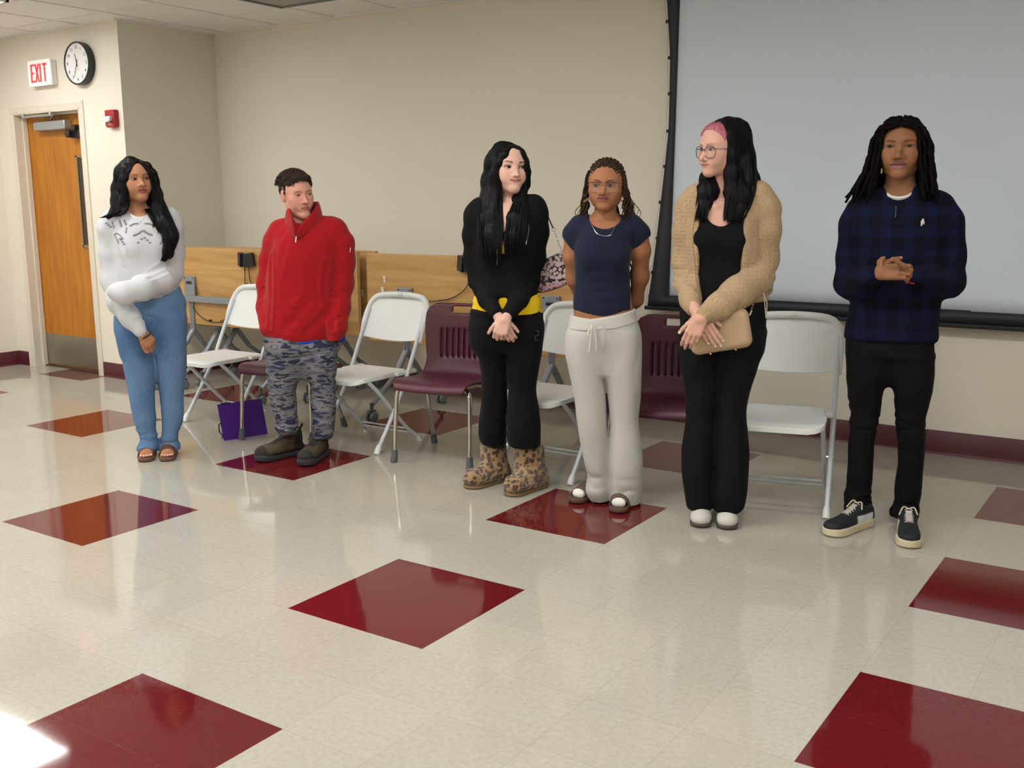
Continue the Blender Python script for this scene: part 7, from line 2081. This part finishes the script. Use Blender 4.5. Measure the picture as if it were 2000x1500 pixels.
    th = math.radians(11); Rb = np.array([[math.cos(th), 0, math.sin(th)], [0, 1, 0], [-math.sin(th), 0, math.cos(th)]], F32)
    S = Sdf().u(rbox((0, 0, 0), (.128, .036, .084), .034, Rb), 0)
    S.disp(folds((10, 10, 12), .002, 7))
    Mb = mat('camel_leather', srgb(186, 158, 128), rough=.5, bump=(400, .08, 2), var=(10, .03))
    V, Q = S.mesh((-.16, -.08, -.13), (.16, .08, .13), .004); ob = obj_from(V, Q, 'body', Mb, bg, smooth_it=2)
    def rt(u, w_, v): q = np.array([u, w_, v])@Rb; return tuple(q)
    zp = MB(); zp.tube([rt(-.10, -.004, .0835), rt(.10, -.004, .0835)], .004, 6); zp.build('zip', mat('bag_zip', srgb(170, 140, 105), rough=.5), bg)
    for u in (-.05, .055): MB().tube([rt(u, -.033, -.078), rt(u, -.042, -.080)], .0045, 10).build('stud', mat('gold_stud', srgb(214, 180, 130), rough=.25, metal=1.0), bg)
    ch = MB(); Mg = mat('gold_chain', srgb(196, 180, 150), rough=.3, metal=.9)
    cp = curve_pts([bp_(P.X(1463, 618, -.165)), bp_(P.X(1469, 600, -.145)), bp_(P.X(1477, 580, -.125)), bp_(P.X(1482, 566, -.12))], 6)
    for i in range(len(cp)-1):
        mid = (cp[i]+cp[i+1])/2; d = cp[i+1]-cp[i]; sd = np.array([0.004, 0, 0.0]) if i % 2 else np.array([0, .004, 0])
        ch.tube([cp[i], mid+sd, cp[i+1], mid-sd, cp[i]], .0013, 5)
    ch.build('chain', Mg, bg)
    MB().tube(curve_pts([bp_(P.X(a_, b2, c_)) for a_, b2, c_ in ((1352, 612, -.14), (1364, 585, -.145), (1359, 540, -.145), (1355, 490, -.150), (1353, 455, -.150), (1357, 420, -.130), (1364, 395, -.085), (1372, 380, -.045))], 6), .005, 8, flat=.5).build('strap', mat('bag_strap', srgb(170, 142, 108), rough=.6), bg)
    MB().tube(curve_pts([bp_(P.X(a_, b2, c_)) for a_, b2, c_ in ((1464, 616, -.165), (1468, 606, -.16))], 3), .006, 8).build('clasp', M_chrome, bg)
    tag(bg, 'camel rounded crossbody bag held under the hands of the person in the tan cardigan', 'bag')
    return o
make_p5()
# ================================================================ PERSON: navy plaid pullover, clasped hands
def make_p6():
    P = Person((1735, 1045), 0.12)
    H = Head(P, (1757, 286), -0.10, math.radians(-4), math.radians(3), math.radians(0), 1.15)
    # ---- trousers
    tr = Sdf()
    hips = P.secs([(630, 1660, 1822, .110), (652, 1652, 1826, .115), (690, 1651, 1827, .118), (700, 1660, 1820, .10), (730, 1675, 1806, .07), (755, 1690, 1790, .04)])
    tr.u(loft(hips, 2.4, .03), 0)
    LY, RY = P.Zf(1690, 1022)[1]+0.02, P.Zf(1765, 1022)[1]+0.01
    def leg(rows, ys):
        out = []
        for (py, xl, xr), y in zip(rows, ys):
            s_ = P.secs([(py, xl, xr, 0)], y)[0]; out.append(s_[:4]+(s_[3]*1.12,))
        return out
    ll = leg([(690, 1651, 1738), (735, 1652, 1736), (760, 1654, 1727), (800, 1660, 1722), (850, 1657, 1711), (900, 1655, 1707), (960, 1650, 1704), (985, 1647, 1706), (1004, 1650, 1702)], [0, 0, 0, LY*.3, LY*.5, LY*.7, LY, LY, LY])
    rl = leg([(690, 1736, 1827), (735, 1741, 1826), (760, 1743, 1823), (800, 1747, 1813), (850, 1750, 1809), (900, 1753, 1805), (945, 1747, 1802), (985, 1744, 1797), (1003, 1735, 1797), (1020, 1741, 1791)], [0, 0, 0, RY*.3, RY*.5, RY*.7, RY, RY, RY, RY])
    tr.u(loft(ll, 2.1, .015), .022).u(loft(rl, 2.1, .015), .022)
    tr.cut(capsule(P.X(1739, 775, -.13), P.X(1739, 775, .13), .004), .02)
    kz = windowed(folds((10, 10, 28), .006, 2.0), P.X(1690, 820, 0), .22); kz2 = windowed(folds((10, 10, 28), .006, 9.0), P.X(1780, 830, 0), .22)
    az = windowed(folds((9, 9, 34), .009, 5.0), P.X(1680, 985, 0), .16); az2 = windowed(folds((9, 9, 34), .010, 7.0), P.X(1768, 1000, 0), .16)
    for q in (kz, kz2, az, az2): tr.disp(q)
    tr.disp(folds((7, 7, 9), .002, 4))
    # ---- pullover
    sw = Sdf()
    secs = P.secs([(668, 1645, 1836, .130), (640, 1650, 1834, .132), (600, 1660, 1838, .130), (540, 1668, 1846, .130), (480, 1672, 1848, .135), (430, 1674, 1852, .125), (400, 1694, 1836, .100), (384, 1722, 1796, .078)])
    sw.u(loft(secs, 2.3, .03), 0)
    sw.u(soft_chain(pts(P, [(1730, 392, .01), (1690, 412, .01), (1676, 440, .0)]), [.062, .072, .072], .03), .04)
    sw.u(soft_chain(pts(P, [(1785, 390, .01), (1830, 408, .01), (1846, 435, .0)]), [.062, .070, .070], .03), .04)
    aL = pts(P, [(1674, 440, 0), (1664, 500, .01), (1662, 552, 0), (1683, 552, -.12), (1704, 538, -.235)])
    aR = pts(P, [(1848, 435, 0), (1854, 500, .01), (1852, 550, 0), (1822, 550, -.12), (1794, 538, -.235)])
    sw.u(soft_chain(aL, [.073, .064, .066, .058, .044], .03), .025)
    sw.u(soft_chain(aR, [.072, .064, .066, .058, .044], .03), .025)
    # collar
    cb = P.X(1757, 384, .0)
    sw.u(chain([P.X(1722, 372, .03), P.X(1728, 388, -.05), P.X(1750, 402, -.10)], [.012, .012, .010]), .012)
    sw.u(chain([P.X(1792, 370, .03), P.X(1786, 386, -.05), P.X(1760, 402, -.10)], [.012, .012, .010]), .012)
    sw.cut(ellipsoid(P.X(1756, 366, -.04), (.052, .10, .058)), .008)
    sw.disp(folds((9, 9, 6), .003, 1.5)); sw.disp(folds((22, 22, 14), .0012, 6.5))
    wrinkle_set(P, sw, (1672, 550, -.06), (.8, -.5), 34, 4, .008, .007, 3, 26); wrinkle_set(P, sw, (1842, 550, -.06), (.8, .5), 34, 4, .008, .007, 4, 26)
    for c_ in ([(1668, 545, -.06), (1690, 520, -.08)], [(1850, 545, -.06), (1825, 520, -.08)], [(1662, 590, 0), (1700, 600, -.1)], [(1720, 640, -.13), (1700, 560, -.13)], [(1800, 640, -.13), (1815, 570, -.13)]):
        sw.disp(crease(pts(P, c_), .012, .006))
    # ---- body
    opt = dict(sclera=(112, 88, 76), long=.98, lips=1.4, lipw=1.14, ears=False, nose_w=1.22, nose=2.1, ipd=1.06, jaw=.93, face=.94, crown=.84, chinz=.93, lip_up=(112, 72, 72), iris=1.2, brow_t=.0034, brow_s=.7, brow_z=.0165, blush=.1, open=.0015, gaze=(0, 0), lash=.8, eye_open=.82)
    B = Sdf()
    nb = P.X(1757, 388, .015)
    B.u(capsule(H.G((0, -.022, -.055)), nb, .056, .060), 0)
    head_sdf(B, H, opt)
    core(B, sw, .014, clip=(P.X(1740, 640)[2], 3)); core(B, tr, .012, clip=(0, P.X(1740, 668)[2]))
    wl, wr = P.X(1704, 536, -.240), P.X(1790, 535, -.240)
    h1 = hand_pts(P.X(1711, 532, -.262), (1, -.12, .10), (0.05, -.80, .55), -1, sc_=.98, per=[(22, 42, 30), (20, 45, 35), (18, 48, 35), (15, 50, 35)], spread=2, thumb=(58, 25))
    h2 = hand_pts(P.X(1782, 538, -.245), (-1, -.05, .02), (0, -.45, -.85), 1, sc_=.98, per=[(30, 55, 40)]*4, spread=2, thumb=(62, 22))
    hs = Sdf(); hand_sdf(hs, h1)
    B.u(capsule(aL[-2], h1['fr'][3]+h1['fr'][0]*.02, .035, .024), .01); B.u(hs.ev, .010)
    hs2 = Sdf(); hand_sdf(hs2, h2)
    B.u(capsule(aR[-2], h2['fr'][3]+h2['fr'][0]*.02, .035, .024), .01); B.u(hs2.ev, .002)
    for x_, y_, t_ in ((1680, 1024, (1630, 1047)), (1766, 1020, (1775, 1066))):
        g = P.Zf(x_, y_); t = P.Zf(*t_); B.u(chain([g+[0, 0, .16], g+[0, 0, .06], (g*.35+t*.65)+[0, 0, .035]], [.036, .034, .028]), .02)
    skin = (142, 98, 70)
    fp = head_paint(H, opt, skin, (150, 98, 94), (30, 20, 16), (42, 24, 14))
    n1, n2 = nails(h1, (176, 134, 110)), nails(h2, (176, 134, 110))
    # faint moustache shadow = hair pigment
    def paint(V):
        C = np.tile(lin(skin), (len(V), 1)); C = fp(V, C); C = n2(V, n1(V, C))
        q = H.L(V); m = np.exp(-(((q[:, 2]+.052)/.004)**2))*smooth01(.024, .016, abs(q[:, 0]))*smooth01(.06, .08, q[:, 1])
        return C*(1-.15*m[:, None])
    o = person_root(P, B, (-.42, -.48, 0), (.42, .34, 1.80), .0020, [(0, .9, .007), (.9, 1.20, .0022), (1.20, 1.38, .005), (1.38, 1.80, .0018)], paint,
                    'person with dark shoulder-length locs in navy plaid pullover, hands clasped, rightmost of the six')
    # ---- garments
    def plaid():
        m, nt, b = new_mat('navy_plaid_fleece'); L = nt.links.new
        tc = N(nt, 'ShaderNodeTexCoord'); sp = N(nt, 'ShaderNodeSeparateXYZ'); L(tc.outputs['Object'], sp.inputs[0])
        def band(axis, sc_, off):
            w_ = N(nt, 'ShaderNodeMath', operation='MULTIPLY_ADD'); L(sp.outputs[axis], w_.inputs[0]); w_.inputs[1].default_value = sc_; w_.inputs[2].default_value = off
            s_ = N(nt, 'ShaderNodeMath', operation='SINE'); L(w_.outputs[0], s_.inputs[0])
            r_ = N(nt, 'ShaderNodeValToRGB'); r_.color_ramp.elements[0].position = .5; r_.color_ramp.elements[1].position = .62
            q = N(nt, 'ShaderNodeMath', operation='MULTIPLY_ADD'); L(s_.outputs[0], q.inputs[0]); q.inputs[1].default_value = .5; q.inputs[2].default_value = .5
            L(q.outputs[0], r_.inputs[0]); return r_.outputs[0]
        a = band(0, 2*math.pi/.085, 1.0); c = band(2, 2*math.pi/.085, 0.4)
        ad = N(nt, 'ShaderNodeMix', data_type='RGBA', blend_type='ADD'); ad.inputs[0].default_value = 1; L(a, ad.inputs[6]); L(c, ad.inputs[7])
        rp = N(nt, 'ShaderNodeValToRGB'); rp.color_ramp.elements[0].color = srgb(9, 12, 27); rp.color_ramp.elements[1].color = srgb(14, 21, 49)
        hf = N(nt, 'ShaderNodeMath', operation='MULTIPLY'); L(ad.outputs[2], hf.inputs[0]); hf.inputs[1].default_value = .5
        L(hf.outputs[0], rp.inputs[0]); L(rp.outputs[0], b.inputs['Base Color'])
        b.inputs['Roughness'].default_value = .9; b.inputs['Specular IOR Level'].default_value = .15; b.inputs['Sheen Weight'].default_value = 0.0
        n = N(nt, 'ShaderNodeTexNoise', Scale=220.0, Detail=3.0); L(tc.outputs['Object'], n.inputs['Vector'])
        bp = N(nt, 'ShaderNodeBump', Strength=.3, Distance=.006); L(n.outputs['Fac'], bp.inputs['Height']); L(bp.outputs[0], b.inputs['Normal'])
        return m
    Mp = plaid()
    pull = build(P, sw, (-.42, -.46, 0.6399999999999999), (.42, .32, 1.6600000000000001), .005, 'pullover', Mp, o)
    lg = P.X(1802, 434, -.126)
    em = MB(); em.add([lg+np.array(v) for v in ((-.006, -.004, -.016), (-.001, -.004, -.014), (.002, -.004, -.004), (.008, -.004, -.010), (.006, -.004, .004), (.002, -.004, .016), (-.003, -.004, .012), (-.007, -.004, .002))], [(0, 1, 2, 3, 4, 5, 6, 7)])
    em.build('chest_emblem', mat('emblem_thread', srgb(196, 186, 190), rough=.8), pull, solid=.001, smooth=False)
    zp = MB(); zp.tube([P.X(1750, 402, -.118), P.X(1750, 416, -.138), P.X(1749, 424, -.142)], .0035, 6); zp.build('zip', M_black, pull)
    mk = Sdf().u(loft(P.secs([(396, 1738, 1774, .055, -.01), (384, 1728, 1786, .070, -.01), (376, 1728, 1786, .070, -.01)]), 2.2, .01), 0)
    mk.cut(ellipsoid(P.X(1757, 368, -.05), (.050, .07, .035)), .004)
    build(P, mk, P.X(1757, 385, 0)-.12, P.X(1757, 385, 0)+.12, .004, 'undershirt', cloth_mat('white_tee', (225, 224, 220)), o)
    build(P, tr, (-.42, -.46, 0.03), (.42, .32, 1.1), .005, 'trousers', cloth_mat('black_twill', (8, 7, 8), sheen=0), o)
    # hidden tuck between
    bd = MB(); c = (wr+h2['fr'][3])/2; ring = []
    ax = aR[-1]-aR[-2]; ax = ax/np.linalg.norm(ax); Bx = basis(ax, (0, 0, 1))
    hc = h2['fr'][3]+A3((.004, 0, 0))
    for k in range(17): a = 2*math.pi*k/16; ring.append(hc+Bx[0]*math.cos(a)*.031+Bx[1]*math.sin(a)*.027)
    bd.tube(ring, .005, 8, caps=False); bd.build('bracelet', mat('red_band', srgb(160, 30, 40), rough=.5), o)
    # ---- locs
    rg = random.Random(5); polys = []
    for side in (-1, 1):
        for lay in range(3):
            n = (13, 12, 8)[lay]
            for i in range(n):
                t = (i+.5*(lay % 2))/(n-1)*.98
                y0 = .078-.165*t
                zt = .094-.020*(abs(t-.35)*1.3)**2-(.012 if t < .1 else 0)+.005*lay
                q = [[side*(.003+.002*rg.random()), y0, zt],
                     [side*(.034+.004*lay), y0*.97+.004, zt-.008],
                     [side*(.056+.009*lay), y0*.88+.008*(1-t), .058],
                     [side*(.062+.016*lay+.004*rg.random()), y0*.74+.012*(1-t), .015]]
                fl = (.012+.030*rg.random()*(.4+t)) if side < 0 else (.006+.012*rg.random())
                ln = .155+.045*rg.random()
                x1 = .066+.018*lay
                q += [[side*(x1+fl*.2), y0*.62+.010*(1-t), -.045], [side*(x1+.002+fl*.8), y0*.55+.018*(1-t), -.10],
                      [side*(x1+fl*1.5+(.030*rg.random() if side < 0 and lay > 0 else .004)), y0*.5+.030*(1-t), -.10-(ln-.10)]]
                polys.append([H.G(p) for p in q])
    for i in range(14):   # back
        a = (i/13-.5)*2; x = a*.07
        polys.append([H.G(p) for p in ((x*.2, -.03, .108), (x*.7, -.085, .080), (x, -.105, .02), (x*1.15, -.105, -.05), (x*1.3, -.10, -.12), (x*1.4+.01*rg.random(), -.09, -.18))])
    hm = MB()
    for pl in polys:
        C_ = curve_pts(pl, 6); rr0 = .0085+.0018*rg.random(); ph = rg.random()*6
        R_ = [rr0*(1+.16*math.sin(k*1.9+ph))*(1-.45*max(0, (k/(len(C_)-1)-.8)/.2)) for k in range(len(C_))]
        C2 = [c_+np.array([.0022*math.sin(k*.9+ph), .0022*math.cos(k*.8+ph), 0]) for k, c_ in enumerate(C_)]
        hm.tube(C2, R_, 7)
    Mh = hair_mat('loc_hair', (5, 4, 4), (17, 12, 11), rough=.85, scale=(120, 120, 140), spec=.10)
    cap = Sdf().u(H.wrap(ellipsoid((0, -.018, .028), (.0795, .098, .072))), 0).cut(H.wrap(ellipsoid((0, .085, -.030), (.064, .075, .106))), .008).cut(H.wrap(plane((0, 0, -.02), (0, 0, -1)) if False else ellipsoid((0, .06, -.10), (.10, .09, .08))), .01)
    cap.cut(H.wrap(ellipsoid((0, 0, .104), (.0018, .075, .012))), .002)
    lo, hi = bbox(H.o, m=.15)
    hr = build(P, cap, lo, hi, .003, 'hair', Mh, o)
    hm.build('locs', Mh, hr, angle=180)
    # glinting cuffs in the locs
    jb = MB()
    for (x_, y_, yy) in ((1722, 334, -.06), (1813, 330, -.05)):
        c_ = P.X(x_, y_, yy); jb.tube([c_+A3((0, 0, -.010)), c_+A3((0, 0, .010))], .004, 8)
    jb.build('loc_bead', M_chrome, hr)
    # ---- shoes
    for (hx, tx) in (((1700, 1022), (1617, 1048)), ((1766, 1008), (1776, 1072))):
        a = P.Zf(*hx); b = P.Zf(*tx); e = (b-a); Ls = np.linalg.norm(e); e = e/Ls
        if Ls < .285: a = b-e*.285
        if Ls > .30: a = b-e*.30
        F = FootFrame(a, b)
        up = Sdf()
        up.u(footprint(a, b, [.034, .034, .037, .046, .040], .018, .062, .022), 0)
        up.u(chain([F.p(.13, 0, .070), F.p(.30, 0, .082)], [.036, .038]), .02)
        up.u(chain([F.p(.36, 0, .075), F.p(.62, 0, .048), F.p(.80, 0, .035)], [.036, .034, .030]), .02)
        up.cut(capsule(F.p(.16, 0, .125), F.p(.30, 0, .135), .036), .006)
        def pc(V, F=F):
            t, n_, z = F.tn(V); C = np.tile(lin((24, 27, 34)), (len(V), 1))
            wm = (smooth01(.10, .14, t)*smooth01(.52, .46, t)*smooth01(.018, .022, abs(n_))*smooth01(.072, .066, z)*smooth01(.030, .033, z))
            wm = np.maximum(wm, smooth01(.34, .38, t)*smooth01(.66, .60, t)*smooth01(.014, .010, abs(n_))*.7)
            return C*(1-wm[:, None])+lin((212, 214, 218))*wm[:, None]
        lo, hi = bbox(a, b, m=.09); lo[2] = 0; hi[2] = .14
        sh = build(P, up, lo, hi, .0032, 'shoe', attr_mat('sneaker_upper', .7, bump=(300, .1, 2)), o, pc)
        so = Sdf().u(footprint(a, b, [.040, .039, .043, .053, .047], .0, .036, .006, .004), 0)
        so.cut(lambda V, F=F: np.abs((F.tn(V)[2]-.014))-.0006 + 0*V[:, 0]+np.where(abs(F.tn(V)[1]) > .03, 0, .01), .001)
        lo2 = lo.copy(); hi2 = hi.copy(); hi2[2] = .05; lo2[2] = -.004
        build(P, so, lo2, hi2, .0032, 'sole', mat('cream_rubber', srgb(200, 190, 160), rough=.6), sh)
        lc = MB()
        for i in range(6):
            t = .36+.05*i; z = .113-.0058*i
            lc.tube(curve_pts([F.p(t, -.024, z-.016), F.p(t+.008, -.01, z+.001), F.p(t+.004, .01, z+.001), F.p(t+.012, .024, z-.016)], 3), .0032, 6, flat=.6)
        lc.tube(curve_pts([F.p(.36, 0, .115), F.p(.35, .022, .121), F.p(.40, .036, .095)], 4), .003, 6)
        lc.tube(curve_pts([F.p(.36, 0, .115), F.p(.35, -.022, .121), F.p(.42, -.038, .090)], 4), .003, 6)
        lc.build('laces', mat('cream_lace', srgb(206, 196, 170), rough=.8), sh)
    return o
make_p6()
